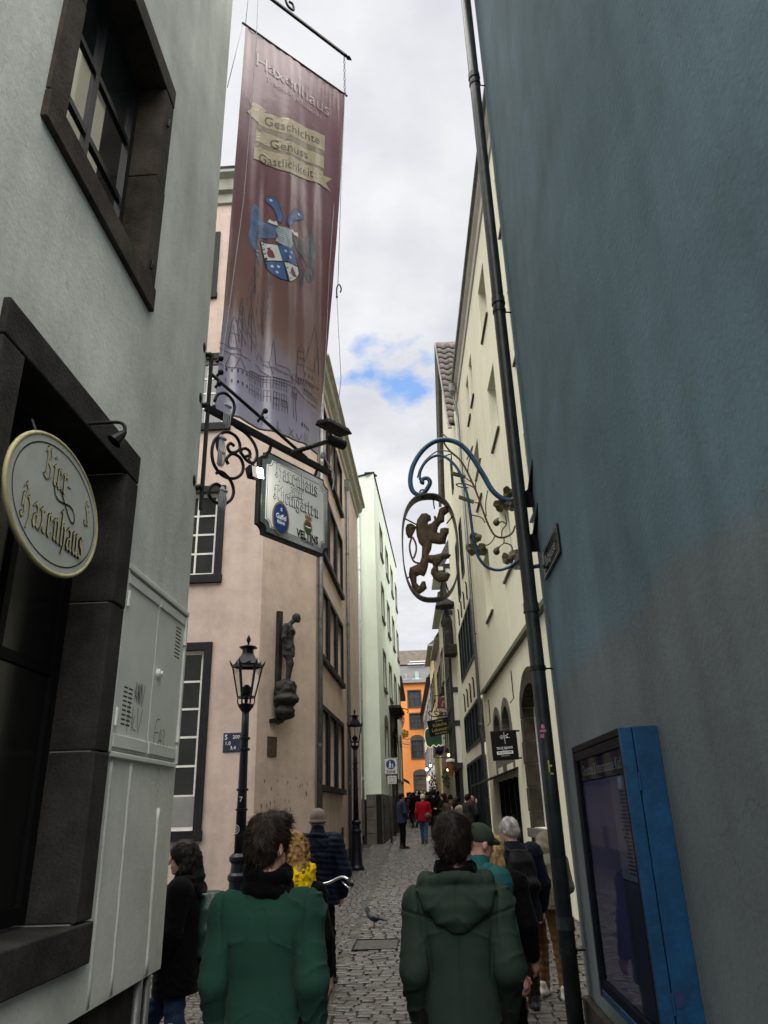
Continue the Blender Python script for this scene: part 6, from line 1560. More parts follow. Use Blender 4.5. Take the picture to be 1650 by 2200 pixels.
hy = cord('thin halyard with a hook hanging free beside the outer banner edge', [NFR.pt(1.29, 9.48, 0.02), NFR.pt(1.22, 8.0, 0.02), NFR.pt(1.17, 6.68, 0.02)])
m_ = MB(); m_.tube(smooth_path([NFR.pt(1.17, 6.55), NFR.pt(1.17, 6.66), NFR.pt(1.20, 6.72), NFR.pt(1.225, 6.68), NFR.pt(1.215, 6.63)], 3), 0.008, 6); m_.build('hook', M_IRON, hy, smooth=True)
cord('thin lower halyard from the hook down to the bracket arm', [NFR.pt(1.17, 6.55), NFR.pt(1.20, 5.6, 0.02), BFR.pt(1.58, 4.86, 0.03)])
cord('thin halyard close along the outer edge of the maroon banner', [NFR.pt(1.27, 9.47, -0.02), NFR.pt(1.10, 6.9, -0.03), NFR.pt(1.03, 5.4, -0.02), BFR.pt(1.40, 4.86, 0.0)])

# ================================================================== lion sign on the slate-blue corner
LP = lambda x, z, d=0.0: (x, 6.60 - d, z)
ls = thing('lion_sign', 'bronze rampant lion in an iron oval hanging from the blue scroll bracket', 'sign', LP(0.16, 4.65))
M_LION = mat('old_bronze', (0.075, 0.052, 0.024), 0.5, 0.5, var=0.45, scale=14, bump=0.9, bscale=55, bdist=0.012)
def inflate(name, poly, m, par, th=0.022):
    """relief: outline polygon puffed up towards its middle on both faces"""
    vs, fs = tess(poly, 0.022)
    key = {}; V = []; F = []
    seg = list(zip(poly, poly[1:] + poly[:1]))
    def dist(x, y):
        b = 9
        for (ax, ay), (bx, by) in seg:
            dx, dy = bx - ax, by - ay; l = dx * dx + dy * dy + 1e-12
            t = max(0, min(1, ((x - ax) * dx + (y - ay) * dy) / l)); b = min(b, math.hypot(x - ax - t * dx, y - ay - t * dy))
        return b
    for p in vs:
        k = (round(p[0], 4), round(p[1], 4))
        if k not in key: key[k] = len(V); V.append(k)
    H = [0.006 + th * min(1, dist(*v) / 0.04) ** 0.5 for v in V]
    n = len(V)
    mb = MB(); mb.v = [LP(x, z, h) for (x, z), h in zip(V, H)] + [LP(x, z, -h) for (x, z), h in zip(V, H)]
    for f in fs:
        q = [key[(round(vs[k][0], 4), round(vs[k][1], 4))] for k in f]
        if len(set(q)) == 3: mb.f.append(tuple(q)); mb.f.append(tuple(n + k for k in reversed(q)))
    pi = [key.get((round(x, 4), round(z, 4))) for x, z in poly]
    for a, b in zip(pi, pi[1:] + pi[:1]):
        if a is not None and b is not None: mb.f.append((b, a, n + a, n + b))
    return mb.build(name, m, par)
inflate('lion', LION, M_LION, ls)
inflate('tail_tuft', TUFT, M_LION, ls, 0.014)
for q in (TAIL1, TAIL2):
    m_ = MB(); m_.tube(smooth_path([LP(x, z) for x, z in q], 4), 0.010, 6); m_.build('tail', mat('copper_wire', (0.12, 0.06, 0.05), 0.5, 0.4, var=0.3, scale=12), ls, smooth=True)
N_ = 48; cx, cz, ax_, az_ = 0.165, 4.122, 0.262, 0.522
ovp = []
for k in range(N_):
    t = 2 * math.pi * k / N_; e = 0.78
    ovp.append((cx + ax_ * math.copysign(abs(math.cos(t)) ** e, math.cos(t)), cz + az_ * math.copysign(abs(math.sin(t)) ** e, math.sin(t))))
m_ = MB()
for k in range(N_):
    x, z = ovp[k]; nx, nz = x - cx, (z - cz) * (ax_ / az_) ** 1; l = math.hypot(nx, nz); nx, nz = nx / l * 0.006, nz / l * 0.006
    m_.v += [LP(x - nx, z - nz, -0.075), LP(x + nx, z + nz, -0.075), LP(x + nx, z + nz, 0.075), LP(x - nx, z - nz, 0.075)]
for k in range(N_):
    a, b = 4 * k, 4 * ((k + 1) % N_)
    for i in range(4): m_.f.append((a + i, b + i, b + (i + 1) % 4, a + (i + 1) % 4))
m_.build('oval_band', mat('dark_bronze_band', (0.05, 0.042, 0.032), 0.5, 0.5, var=0.3, scale=9), ls, auto=40)
for k in (4, 11, 20, 28, 40):
    x, z = ovp[k]; m_ = MB(); m_.tube([LP(x, z), LP(x * 0.6 + 0.4 * cx + 0.03, z * 0.75 + cz * 0.25)], 0.007, 6); m_.build('tie_bar', M_IRON, ls)
m_ = MB(); m_.tube([LP(0.12 + 0.03 * math.cos(t), 4.675 + 0.045 * math.sin(t)) for t in [2 * math.pi * i / 12 for i in range(13)]], 0.008, 6, False); m_.build('hanging_ring', M_IRON, ls, smooth=True)
lb = thing('blue_scroll_bracket', 'blue painted wrought iron scroll bracket with vine leaves and cattails on the house corner', 'bracket', LP(1.15, 4.55))
M_BIRON = mat('blue_painted_iron', (0.010, 0.06, 0.13), 0.4, 0.2, var=0.5, scale=5, bump=0.2, bscale=50)
M_VINE = mat('rusty_gold_wire', (0.10, 0.07, 0.035), 0.5, 0.3, var=0.35, scale=10)
M_LEAFI = mat('gilded_leaf', (0.085, 0.075, 0.035), 0.5, 0.3, var=0.45, scale=16, bump=0.5, bscale=50)
m_ = MB(); m_.tube(smooth_path([LP(x, z) for x, z in SC1], 4), [0.029 - 0.009 * i / (4 * (len(SC1) - 1)) for i in range(4 * (len(SC1) - 1) + 1)], 8); m_.build('main_scroll', M_BIRON, lb, smooth=True)
m_ = MB(); m_.tube(smooth_path([LP(x, z, 0.03) for x, z in SC2], 4), 0.014, 7); m_.build('under_scroll', M_BIRON, lb, smooth=True)
m_ = MB(); m_.tube(smooth_path([LP(x, z, -0.02) for x, z in VINE], 4), 0.010, 6); m_.build('vine', M_VINE, lb, smooth=True)
for q in VB:
    m_ = MB(); m_.tube(smooth_path([LP(x, z, -0.02) for x, z in q], 4), 0.0062, 6); m_.build('tendril', M_VINE, lb, smooth=True)
for q in BARS:
    m_ = MB(); n = 4; m_.add([LP(x, z, -0.005) for x, z in q] + [LP(x, z, -0.03) for x, z in q], [(0, 1, 2, 3), (7, 6, 5, 4)] + [(i, 4 + i, 4 + (i + 1) % 4, (i + 1) % 4) for i in range(4)]); m_.build('cattail', M_LEAFI, lb, bevel=0.006)
for k, (x, z) in enumerate(LEAF):
    n = 21; a0 = k * 2.1; ca, sa = math.cos(0.6 * k), math.sin(0.6 * k)
    m_ = MB(); m_.v = [LP(x, z, 0.004 + 0.012 * (k % 3))]
    for i in range(n):
        tt = 2 * math.pi * i / n
        r_ = 0.062 * (0.74 + 0.26 * abs(math.cos(1.5 * tt + a0))) * (1 + 0.05 * math.sin(7 * tt + k))
        lx, lz = r_ * math.cos(tt), r_ * 1.05 * math.sin(tt)
        m_.v.append(LP(x + lx, z + lz, 0.012 * (k % 3) + 0.35 * (lx * ca + lz * sa) + 0.010 * math.cos(3 * tt + a0)))
    m_.f = [(0, 1 + i, 1 + (i + 1) % n) for i in range(n)]
    o = m_.build('leaf', M_LEAFI, lb); sm_ = o.modifiers.new('solid', 'SOLIDIFY'); sm_.thickness = 0.004
for x, z in BUD:
    m_ = MB(); m_.ball(LP(x, z, -0.02), 0.033, 8, 6, (1, 1, 1.1)); m_.tube([LP(x, z + 0.02, -0.02), LP(x + 0.03, z + 0.05, -0.02)], [0.02, 0.003], 5); m_.build('bud', M_LEAFI, lb, smooth=True)
m_ = MB(); m_.tube([LP(0.99, 4.555), (1.16, 6.45, 4.50)], 0.03, 8); m_.build('wall_spike', M_BIRON, lb, smooth=True)
m_ = MB(); m_.tube([LP(1.0, 3.86, 0.03), (1.16, 6.45, 3.84)], 0.02, 8); m_.build('wall_spike', M_BIRON, lb, smooth=True)
for z in (4.58, 4.14):
    m_ = MB(); m_.add([(1.145, 6.20, z + 0.22), (1.145, 6.42, z - 0.05), (1.145, 6.36, z - 0.18), (1.10, 6.38, z - 0.02), (1.0, 6.50, z - 0.02), (1.0, 6.5, z - 0.12)], [(0, 1, 3), (1, 2, 3), (0, 3, 1), (3, 4, 1), (1, 4, 5, 2), (3, 2, 5, 4)]); o = m_.build('wall_plate', M_IRON, lb); sm_ = o.modifiers.new('solid', 'SOLIDIFY'); sm_.thickness = 0.03

# ================================================================== street lamps
def make_lamp():
    t = thing('street_lamp', 'tall navy cast iron lantern post with number seven band and sticker', 'street lamp', (0, 0, 0), 'cast iron lanterns along the lane')
    m_ = MB(); m_.lathe([(0.20, 0.0), (0.20, 0.06), (0.165, 0.10), (0.15, 0.13), (0.125, 0.55), (0.12, 0.85), (0.14, 0.87), (0.14, 0.92), (0.11, 0.95), (0.10, 1.05), (0.13, 1.09), (0.13, 1.13), (0.085, 1.17)], 12); m_.build('base', M_NAVY, t, auto=35)
    m_ = MB(); m_.lathe([(0.075, 1.12), (0.058, 1.9), (0.05, 2.6), (0.048, 2.98)], 14); m_.build('pole', M_NAVY, t, smooth=True)
    for z in (1.38, 1.68, 1.92, 2.42, 2.56):
        m_ = MB(); m_.lathe([(0.05, -0.02), (0.077, -0.012), (0.077, 0.012), (0.05, 0.02)], 14, (0, 0, z)); m_.build('collar', M_NAVY, t, auto=30)
    m_ = MB(); m_.lathe([(0.05, 2.9), (0.1, 2.97), (0.11, 3.0), (0.03, 3.02)], 12); m_.build('cradle_cup', M_NAVY, t, auto=30)
    zb, zt, rb, rt = 3.10, 3.52, 0.115, 0.205
    n = 6
    V = lambda k, r, z: (r * math.cos(2 * math.pi * (k + 0.25) / n), r * math.sin(2 * math.pi * (k + 0.25) / n), z)
    for k in range(n):
        m_ = MB(); m_.tube(smooth_path([V(k, 0.06, 2.98), V(k, 0.11, 3.02), V(k, 0.112, 3.09)], 3), 0.009, 6); m_.build('cradle_arm', M_NAVY, t)
        m_ = MB(); m_.bar(V(k, rb, zb), V(k, rt, zt), 0.02, 0.02); m_.build('glazing_bar', M_NAVY, t)
        m_ = MB(); m_.add([V(k, rb, zb + 0.01), V(k + 1, rb, zb + 0.01), V(k + 1, rt, zt - 0.005), V(k, rt, zt - 0.005)], [(0, 1, 2, 3)]); m_.build('pane', M_CLEAR, t)
        m_ = MB(); m_.bar(V(k, rb, zb), V(k + 1, rb, zb), 0.02, 0.024); m_.build('bottom_rail', M_NAVY, t)
        m_ = MB(); m_.bar(V(k, rt, zt), V(k + 1, rt, zt), 0.022, 0.03); m_.bar(V(k + 0.35, rt * 0.93, zt), V(k + 0.65, rt * 0.93, zt + 0.035), 0.01, 0.03); m_.build('top_rail', M_NAVY, t)
        m_ = MB(); m_.tube([V(k, rt - 0.005, zt - 0.01), V(k, rt + 0.02, zt + 0.03), V(k, rt + 0.04, zt + 0.08)], [0.02, 0.015, 0.003], 6); m_.build('horn', M_NAVY, t)
    m_ = MB(); m_.lathe([(0.195, 3.53), (0.12, 3.64), (0.085, 3.69), (0.08, 3.76), (0.125, 3.77), (0.13, 3.785), (0.06, 3.81), (0.02, 3.82)], 6); m_.build('roof', M_NAVY, t)
    m_ = MB(); m_.lathe([(0.012, 3.81), (0.016, 3.85), (0.03, 3.875), (0.03, 3.90), (0.012, 3.945), (0.003, 3.96)], 10); m_.build('finial', M_NAVY, t, smooth=True)
    m_ = MB(); m_.lathe([(0.02, 3.02), (0.03, 3.12), (0.07, 3.15), (0.075, 3.22), (0.03, 3.26), (0.012, 3.27)], 10); m_.build('burner', M_BLACK, t, auto=30)
    return t
lamp = make_lamp()
lamp.location = (-2.36, 10.1, ground_z(10.1))
l2 = copy_tree(lamp); l2.location = (-1.79, 20.5, ground_z(20.5)); l2['label'] = 'tall navy cast iron lantern post by the salmon house downpipe'
l2.rotation_euler.z = R(20)
m_ = MB(); decal(m_, text2d('7', 0.09), lambda x, y: (-2.36 + x, 10.1 - 0.0655, ground_z(10.1) + 1.80 + y)); m_.build('number', M_WPAINT, lamp)
m_ = MB()
for r0 in (0.05, 0.022):
    decal(m_, ribbon([(r0 * math.cos(2 * math.pi * k / 16), r0 * math.sin(2 * math.pi * k / 16)) for k in range(16)], 0.012, True), lambda x, y: (-2.36 - 0.0785 * math.cos(0.9 + x / 0.078), 10.1 - 0.0785 * math.sin(0.9 + x / 0.078), ground_z(10.1) + 1.45 + y))
m_.build('sticker', mat('sticker_pale', (0.4, 0.36, 0.33), 0.5, var=0.1, scale=20), lamp)
# ================================================================== people: smooth-union fields meshed with surface nets
_H = np.random.RandomState(11).rand(32, 32, 32).astype(np.float32) * 2 - 1
def vn(x, y, z):
    """value noise, -1..1, on 1-D arrays"""
    xi, yi, zi = np.floor(x), np.floor(y), np.floor(z)
    fx, fy, fz = x - xi, y - yi, z - zi
    fx, fy, fz = fx * fx * (3 - 2 * fx), fy * fy * (3 - 2 * fy), fz * fz * (3 - 2 * fz)
    a, b, c = xi.astype(int) & 31, yi.astype(int) & 31, zi.astype(int) & 31
    a1, b1, c1 = (a + 1) & 31, (b + 1) & 31, (c + 1) & 31
    L = lambda p, q, t: p + (q - p) * t
    return L(L(L(_H[a, b, c], _H[a1, b, c], fx), L(_H[a, b1, c], _H[a1, b1, c], fx), fy), L(L(_H[a, b, c1], _H[a1, b, c1], fx), L(_H[a, b1, c1], _H[a1, b1, c1], fx), fy), fz)
def ridge(p):
    return 1 - np.abs(np.sin(p))
class SDF:
    def __init__(s, lo, hi, cell):
        s.cell = cell; s.lo = np.array(lo, float)
        s.n = np.maximum(4, np.ceil((np.array(hi) - s.lo) / cell).astype(int) + 1)
        s.ax = [s.lo[i] + cell * np.arange(s.n[i]) for i in range(3)]
        s.D = np.full(tuple(s.n), 9.0, np.float32)
    def _blk(s, lo, hi, pad):
        sl = []
        for i in range(3):
            a = int(np.floor((lo[i] - pad - s.lo[i]) / s.cell)); b = int(np.ceil((hi[i] + pad - s.lo[i]) / s.cell)) + 1
            sl.append(slice(max(0, a), max(0, min(s.n[i], b))))
        X = s.ax[0][sl[0]][:, None, None]; Y = s.ax[1][sl[1]][None, :, None]; Z = s.ax[2][sl[2]][None, None, :]
        return tuple(sl), X, Y, Z
    def _put(s, sl, d, k, op):
        c = s.D[sl]
        d = d.astype(np.float32)
        if d.shape != c.shape: d = np.broadcast_to(d, c.shape)
        if op == 'sub':
            s.D[sl] = np.maximum(c, -d)
        elif k > 0:
            h = np.clip(0.5 + 0.5 * (c - d) / k, 0, 1)
            s.D[sl] = c * (1 - h) + d * h - k * h * (1 - h)
        else:
            s.D[sl] = np.minimum(c, d)
    def cap(s, a, b, ra, rb=None, k=0.02, op='add', sq=(1, 1, 1)):
        a = np.array(a, float); b = np.array(b, float); rb = ra if rb is None else rb
        R_ = max(ra, rb) * 1.05 / min(sq)
        sl, X, Y, Z = s._blk(np.minimum(a, b) - R_, np.maximum(a, b) + R_, k + 2 * s.cell)
        ab = b - a; L = max(1e-9, float(ab @ ab))
        t = np.clip(((X - a[0]) * ab[0] + (Y - a[1]) * ab[1] + (Z - a[2]) * ab[2]) / L, 0, 1)
        d = np.sqrt(((X - a[0] - t * ab[0]) * sq[0]) ** 2 + ((Y - a[1] - t * ab[1]) * sq[1]) ** 2 + ((Z - a[2] - t * ab[2]) * sq[2]) ** 2) - (ra + (rb - ra) * t)
        s._put(sl, d, k, op); return s
    def chain(s, pts, rs, k=0.02):
        for i in range(len(pts) - 1): s.cap(pts[i], pts[i + 1], rs[i], rs[i + 1], k)
        return s
    def ell(s, c, r, k=0.02, op='add', M=None):
        c = np.array(c, float); r = np.array(r, float); m = r.max() * 1.1
        sl, X, Y, Z = s._blk(c - m, c + m, k + 2 * s.cell)
        x, y, z = X - c[0], Y - c[1], Z - c[2]
        if M is not None:
            x, y, z = (M[0][0] * x + M[1][0] * y + M[2][0] * z, M[0][1] * x + M[1][1] * y + M[2][1] * z, M[0][2] * x + M[1][2] * y + M[2][2] * z)
        k0 = np.sqrt((x / r[0]) ** 2 + (y / r[1]) ** 2 + (z / r[2]) ** 2)
        k1 = np.sqrt((x / r[0] ** 2) ** 2 + (y / r[1] ** 2) ** 2 + (z / r[2] ** 2) ** 2) + 1e-6
        s._put(sl, k0 * (k0 - 1) / k1, k, op); return s
    def loft(s, st, k=0.02, p=2.3):
        """stations (z, cx, cy, rx, ry)"""
        st = np.array(st, float); R_ = st[:, 3:].max() + np.abs(st[:, 1:3]).max()
        cx, cy = st[:, 1].mean(), st[:, 2].mean()
        sl, X, Y, Z = s._blk((cx - R_ - 0.1, cy - R_ - 0.1, st[:, 0].min()), (cx + R_ + 0.1, cy + R_ + 0.1, st[:, 0].max()), k + 2 * s.cell)
        zz = Z.ravel()
        f = lambda i: np.interp(zz, st[:, 0], st[:, i])[None, None, :]
        u = np.abs(X - f(1)) / f(3); v = np.abs(Y - f(2)) / f(4)
        d = ((u ** p + v ** p) ** (1 / p) - 1) * np.minimum(f(3), f(4))
        d = np.maximum(d, np.maximum(st[0, 0] - Z, Z - st[-1, 0]))
        s._put(sl, d, k, 'add'); return s
    def disp(s, fn):
        ii = np.nonzero(np.abs(s.D) < 0.05)
        s.D[ii] += fn(s.ax[0][ii[0]], s.ax[1][ii[1]], s.ax[2][ii[2]]).astype(np.float32); return s
    def clip(s, lo=None, hi=None):
        Z = s.ax[2][None, None, :]
        if lo is not None: s.D = np.maximum(s.D, (lo - Z).astype(np.float32))
        if hi is not None: s.D = np.maximum(s.D, (Z - hi).astype(np.float32))
        return s
    def mesh(s):
        D = s.D.copy()
        for ax in range(3):
            sl = [slice(None)] * 3
            for e in (0, -1): sl[ax] = e; D[tuple(sl)] = 1.0
        I = D < 0
        nx, ny, nz = D.shape
        cnt = np.zeros((nx - 1, ny - 1, nz - 1), np.int8)
        for dx in (0, 1):
            for dy in (0, 1):
                for dz in (0, 1): cnt += I[dx:nx - 1 + dx, dy:ny - 1 + dy, dz:nz - 1 + dz]
        act = (cnt > 0) & (cnt < 8)
        idx = np.argwhere(act)
        if len(idx) == 0: return [], []
        vid = np.full(act.shape, -1, np.int64); vid[act] = np.arange(len(idx))
        P = np.zeros((len(idx), 3)); C = np.zeros(len(idx))
        corners = [(a, b, c) for a in (0, 1) for b in (0, 1) for c in (0, 1)]
        for i, a in enumerate(corners):
            for b in corners[i + 1:]:
                if sum(abs(a[q] - b[q]) for q in range(3)) != 1: continue
                va = D[idx[:, 0] + a[0], idx[:, 1] + a[1], idx[:, 2] + a[2]]; vb = D[idx[:, 0] + b[0], idx[:, 1] + b[1], idx[:, 2] + b[2]]
                cr_ = (va < 0) != (vb < 0)
                t = np.where(cr_, va / np.where(cr_, va - vb, 1), 0)
                pt = np.array(a)[None, :] + t[:, None] * (np.array(b) - np.array(a))[None, :]
                P += pt * cr_[:, None]; C += cr_
        P = s.lo + (idx + P / C[:, None]) * s.cell
        F = []
        for ax in range(3):
            a1, a2 = (ax + 1) % 3, (ax + 2) % 3
            s0 = [slice(None)] * 3; s1 = [slice(None)] * 3
            s0[ax] = slice(0, -1); s1[ax] = slice(1, None)
            A = I[tuple(s0)]; B = I[tuple(s1)]
            e = np.argwhere(A != B)
            e = e[(e[:, a1] > 0) & (e[:, a2] > 0) & (e[:, a1] < D.shape[a1] - 1) & (e[:, a2] < D.shape[a2] - 1)]
            o1 = np.zeros(3, int); o1[a1] = 1; o2 = np.zeros(3, int); o2[a2] = 1
            q = np.stack([vid[tuple((e - o).T)] for o in (o1 + o2, o2, 0 * o1, o1)], 1)
            fl = ~A[tuple(e.T)]
            q[fl] = q[fl][:, ::-1]
            F.append(q)
        F = np.concatenate(F)
        F = F[(F >= 0).all(1)]
        return P, F
def sdf_obj(name, sdf, m, parent=None, xf=None):
    P, F = sdf.mesh()
    me = bpy.data.meshes.new(name)
    if len(P):
        if xf is not None: P = xf(P)
        me.vertices.add(len(P)); me.vertices.foreach_set('co', np.asarray(P, np.float32).ravel())
        me.loops.add(len(F) * 4); me.loops.foreach_set('vertex_index', F.astype(np.int32).ravel())
        me.polygons.add(len(F)); me.polygons.foreach_set('loop_start', np.arange(0, len(F) * 4, 4, dtype=np.int32)); me.polygons.foreach_set('loop_total', np.full(len(F), 4, np.int32))
        me.polygons.foreach_set('use_smooth', np.ones(len(F), bool))
        me.update(calc_edges=True); me.validate()
    me.materials.append(m)
    o = bpy.data.objects.new(name, me); COL.objects.link(o)
    if parent is not None: o.parent = parent
    return o
def cloth(name, c, rough=0.85, var=0.15, scale=6, bump=0.25, bscale=160, sheen=0.15):
    return mat('cloth_' + name, c, rough, var=var, scale=scale, bump=bump, bscale=bscale, sheen=sheen * 0.15, spec=0.05, bdist=0.004)
M_SKIN = mat('skin', (0.42, 0.25, 0.18), 0.5, var=0.12, scale=14, bump=0.1, bscale=90)
M_SKIN2 = mat('skin_rosy', (0.46, 0.24, 0.19), 0.5, var=0.15, scale=14, bump=0.1, bscale=90)
def hairmat(name, c):
    return mat('hair_' + name, c, 0.45, var=0.45, scale=26, stretch=(1, 1, 0.3), bump=0.5, bscale=70, bdist=0.006, spec=0.12)
H_BROWN = hairmat('dark_brown', (0.010, 0.006, 0.0045)); H_BROWN2 = hairmat('brown', (0.014, 0.009, 0.006)); H_BLACK = hairmat('black', (0.008, 0.007, 0.007))
H_GREY = hairmat('grey', (0.28, 0.26, 0.25)); H_BLOND = hairmat('blonde', (0.36, 0.24, 0.11)); H_CURL = hairmat('curly_blonde', (0.22, 0.13, 0.045))
M_JEANS = cloth('jeans', (0.02, 0.035, 0.075), 0.85, 0.25, 8); M_JEANS2 = cloth('light_jeans', (0.04, 0.085, 0.15), 0.85, 0.25, 8)
M_TBLACK = cloth('black_trousers', (0.003, 0.003, 0.0035)); M_TBROWN = cloth('brown_cord', (0.020, 0.012, 0.008), 0.9, 0.25); M_TTAN = cloth('tan_trousers', (0.13, 0.075, 0.035), 0.9, 0.2)
M_SHOEB = mat('black_shoe', (0.01, 0.01, 0.01), 0.45, var=0.2, scale=12); M_SHOEW = mat('white_sneaker', (0.5, 0.48, 0.44), 0.6, var=0.15, scale=14); M_SHOEN = mat('brown_shoe', (0.04, 0.022, 0.014), 0.4, var=0.2, scale=12)
def rotm(yaw, pitch=0.0, roll=0.0):
    return np.array((Matrix.Rotation(yaw, 3, 'Z') @ Matrix.Rotation(pitch, 3, 'X') @ Matrix.Rotation(roll, 3, 'Y')))
STD = dict(hip=(0.0, 0.0, 0.92), lh=(-0.095, 0, 0.90), rh=(0.095, 0, 0.90), lk=(-0.10, 0.02, 0.49), rk=(0.10, 0.02, 0.49), la=(-0.11, -0.01, 0.09), ra=(0.11, -0.01, 0.09),
           ch=(0, 0.0, 1.28), ls=(-0.185, -0.01, 1.415), rs=(0.185, -0.01, 1.415), le=(-0.25, -0.03, 1.12), re=(0.25, -0.03, 1.12), lw=(-0.255, 0.06, 0.88), rw=(0.255, 0.06, 0.88), nk=(0, -0.01, 1.46), hd=(0, 0.02, 1.625))
def person(label, loc, rz, height, pose=None, top=None, bottom=M_TBLACK, shoes=M_SHOEB, hair=('short', H_BROWN), yaw=0.0, pitch=0.0, cell=0.011, skin=None, extra=None, group=None, strands=0, hands=True, eyes=False):
    J = {k: np.array(v, float) for k, v in STD.items()}
    for k, v in (pose or {}).items(): J[k] = np.array(v, float)
    k_ = height / 1.75
    M = rotm(yaw, pitch)
    hd = J['hd']
    xf = lambda P: P * k_
    skin = skin or M_SKIN
    allp = np.array(list(J.values()))
    lo = allp.min(0) - np.array((0.2, 0.25, 0.1)); hi = allp.max(0) + np.array((0.2, 0.25, 0.2)); lo[2] = -0.03
    # ---- body: one continuous surface with head, neck, hands
    S = SDF(lo, hi, cell)
    H = lambda p: hd + M @ np.array(p, float)
    S.chain([J['lh'], J['lk'], J['la']], [0.07, 0.05, 0.04], 0.03); S.chain([J['rh'], J['rk'], J['ra']], [0.07, 0.05, 0.04], 0.03)
    S.cap(J['lh'], J['rh'], 0.08, 0.08, 0.04); S.cap(J['hip'], J['ch'], 0.09, 0.10, 0.05); S.cap(J['ch'], J['nk'], 0.09, 0.055, 0.05)
    for sd in 'lr':
        S.cap(J['ch'] * 0.4 + J[sd + 's'] * 0.6, J[sd + 's'], 0.06, 0.05, 0.04)
        S.chain([J[sd + 's'], J[sd + 'e'], J[sd + 'w']], [0.045, 0.036, 0.027], 0.02)
        d = J[sd + 'w'] - J[sd + 'e']; d /= np.linalg.norm(d)
        s_ = -1 if sd == 'l' else 1
        side = np.array((0, 1, 0)) - d * d[1]; side /= np.linalg.norm(side) + 1e-9     # thumb side = forwards
        out = np.cross(d, side)
        w = J[sd + 'w']
        S.cap(w, w + d * 0.07, 0.028, 0.032, 0.015, sq=(1, 1, 1))
        if cell <= 0.0125:
            for f in range(4):
                b = w + d * 0.075 + side * (0.03 - 0.02 * f)
                L_ = (0.036, 0.042, 0.039, 0.030)[f]
                m1 = b + d * L_ - out * 0.004 * s_; m2 = m1 + d * L_ * 0.62 - out * 0.016 * s_
                S.chain([b - d * 0.02, b, m1, m2], [0.011, 0.0105, 0.0095, 0.008], 0.005)
            tb = w + d * 0.025 + side * 0.026
            S.chain([tb, tb + d * 0.03 + side * 0.025, tb + d * 0.06 + side * 0.032], [0.013, 0.011, 0.009], 0.006)
        else:
            S.cap(w + d * 0.06, w + d * 0.15, 0.03, 0.018, 0.01); S.cap(w + d * 0.02, w + d * 0.07 + side * 0.045, 0.016, 0.012, 0.01)
    S.cap(J['nk'], H((0, -0.01, -0.05)), 0.055, 0.05, 0.03)
    S.ell(H((0, -0.012, 0.032)), (0.074, 0.094, 0.088), 0.02, M=M); S.ell(H((0, 0.022, -0.045)), (0.058, 0.068, 0.066), 0.025, M=M)
    S.ell(H((0, 0.062, -0.092)), (0.028, 0.024, 0.022), 0.02, M=M)
    S.cap(H((0, 0.086, 0.015)), H((0, 0.108, -0.026)), 0.009, 0.0135, 0.012)
    S.ell(H((0, 0.082, -0.058)), (0.024, 0.014, 0.010), 0.008, M=M)
    for e in (-1, 1):
        S.ell(H((e * 0.076, -0.008, -0.012)), (0.011, 0.021, 0.033), 0.008, M=M)
        S.ell(H((e * 0.032, 0.086, 0.012)), (0.018, 0.014, 0.011), 0.0, 'sub', M=M) if cell < 0.012 else None
        S.cap(H((e * 0.012, 0.086, 0.032)), H((e * 0.05, 0.072, 0.032)), 0.009, 0.007, 0.01)
    b = sdf_obj('person', S, skin, None, xf)
    b.location = loc; b.rotation_euler.z = rz
    tag(b, label, 'person', group)
    par = b
    if eyes:
        for e in (-1, 1):
            mb = MB(); mb.ball(tuple(H((e * 0.031, 0.076, 0.012)) * k_), 0.0125 * k_, 10, 8); o = mb.build('eye', mat('eye_dark', (0.05, 0.035, 0.03), 0.15, var=0.1, scale=5), None, smooth=True); o.parent = par
    # ---- trousers
    S = SDF((lo[0], lo[1], -0.02), (hi[0], hi[1], 1.2), max(cell, 0.012))
    for sd in 'lr':
        S.chain([J[sd + 'h'], J[sd + 'k'], J[sd + 'a'] + np.array((0, 0, 0.0))], [0.098, 0.070, 0.062], 0.03)
    S.loft([(0.84, J['hip'][0], J['hip'][1], 0.175, 0.125), (0.95, J['hip'][0], J['hip'][1], 0.165, 0.12), (1.06, J['hip'][0], J['hip'][1], 0.15, 0.115)], 0.05)
    S.disp(lambda X, Y, Z: 0.004 * np.sin(Z * 55 + X * 30 + Y * 25) * np.exp(-((Z - 0.45) / 0.25) ** 2) + 0.003 * np.sin(Z * 90 + Y * 20))
    o = sdf_obj('trousers', S, bottom, par, xf)
    # ---- shoes
    for sd in 'lr':
        a = J[sd + 'a']; S = SDF((a[0] - 0.08, a[1] - 0.12, a[2] - 0.11), (a[0] + 0.08, a[1] + 0.26, a[2] + 0.1), 0.012)
        z0 = a[2] - 0.06
        S.cap(a + np.array((0, -0.02, -0.02)), a + np.array((0, -0.03, 0.03)), 0.05, 0.046, 0.02)
        S.cap((a[0], a[1] - 0.05, z0 + 0.01), (a[0] + (0.012 if sd == 'r' else -0.012), a[1] + 0.16, z0), 0.04, 0.042, 0.03, sq=(1, 1, 1.15)); S.cap((a[0], a[1] + 0.04, z0 + 0.03), (a[0], a[1] + 0.12, z0 + 0.005), 0.04, 0.035, 0.03)
        S.clip(a[2] - 0.09)
        sdf_obj('shoe', S, shoes, par, xf)
    # ---- upper garment
    t = dict(m=cloth('grey', (0.1, 0.1, 0.1)), hem=0.86, bulk=0.0, kind='jacket', wr=1.0)
    t.update(top or {})
    bu = t['bulk']; hem = t['hem']; hx, hy = J['hip'][0], J['hip'][1]; cx_, cy_ = J['ch'][0], J['ch'][1]; dz = J['ch'][2] - 1.28
    S = SDF((lo[0] - 0.05, lo[1] - 0.1, hem - 0.05), (hi[0] + 0.05, hi[1] + 0.1, J['nk'][2] + 0.16), t.get('cell', cell))
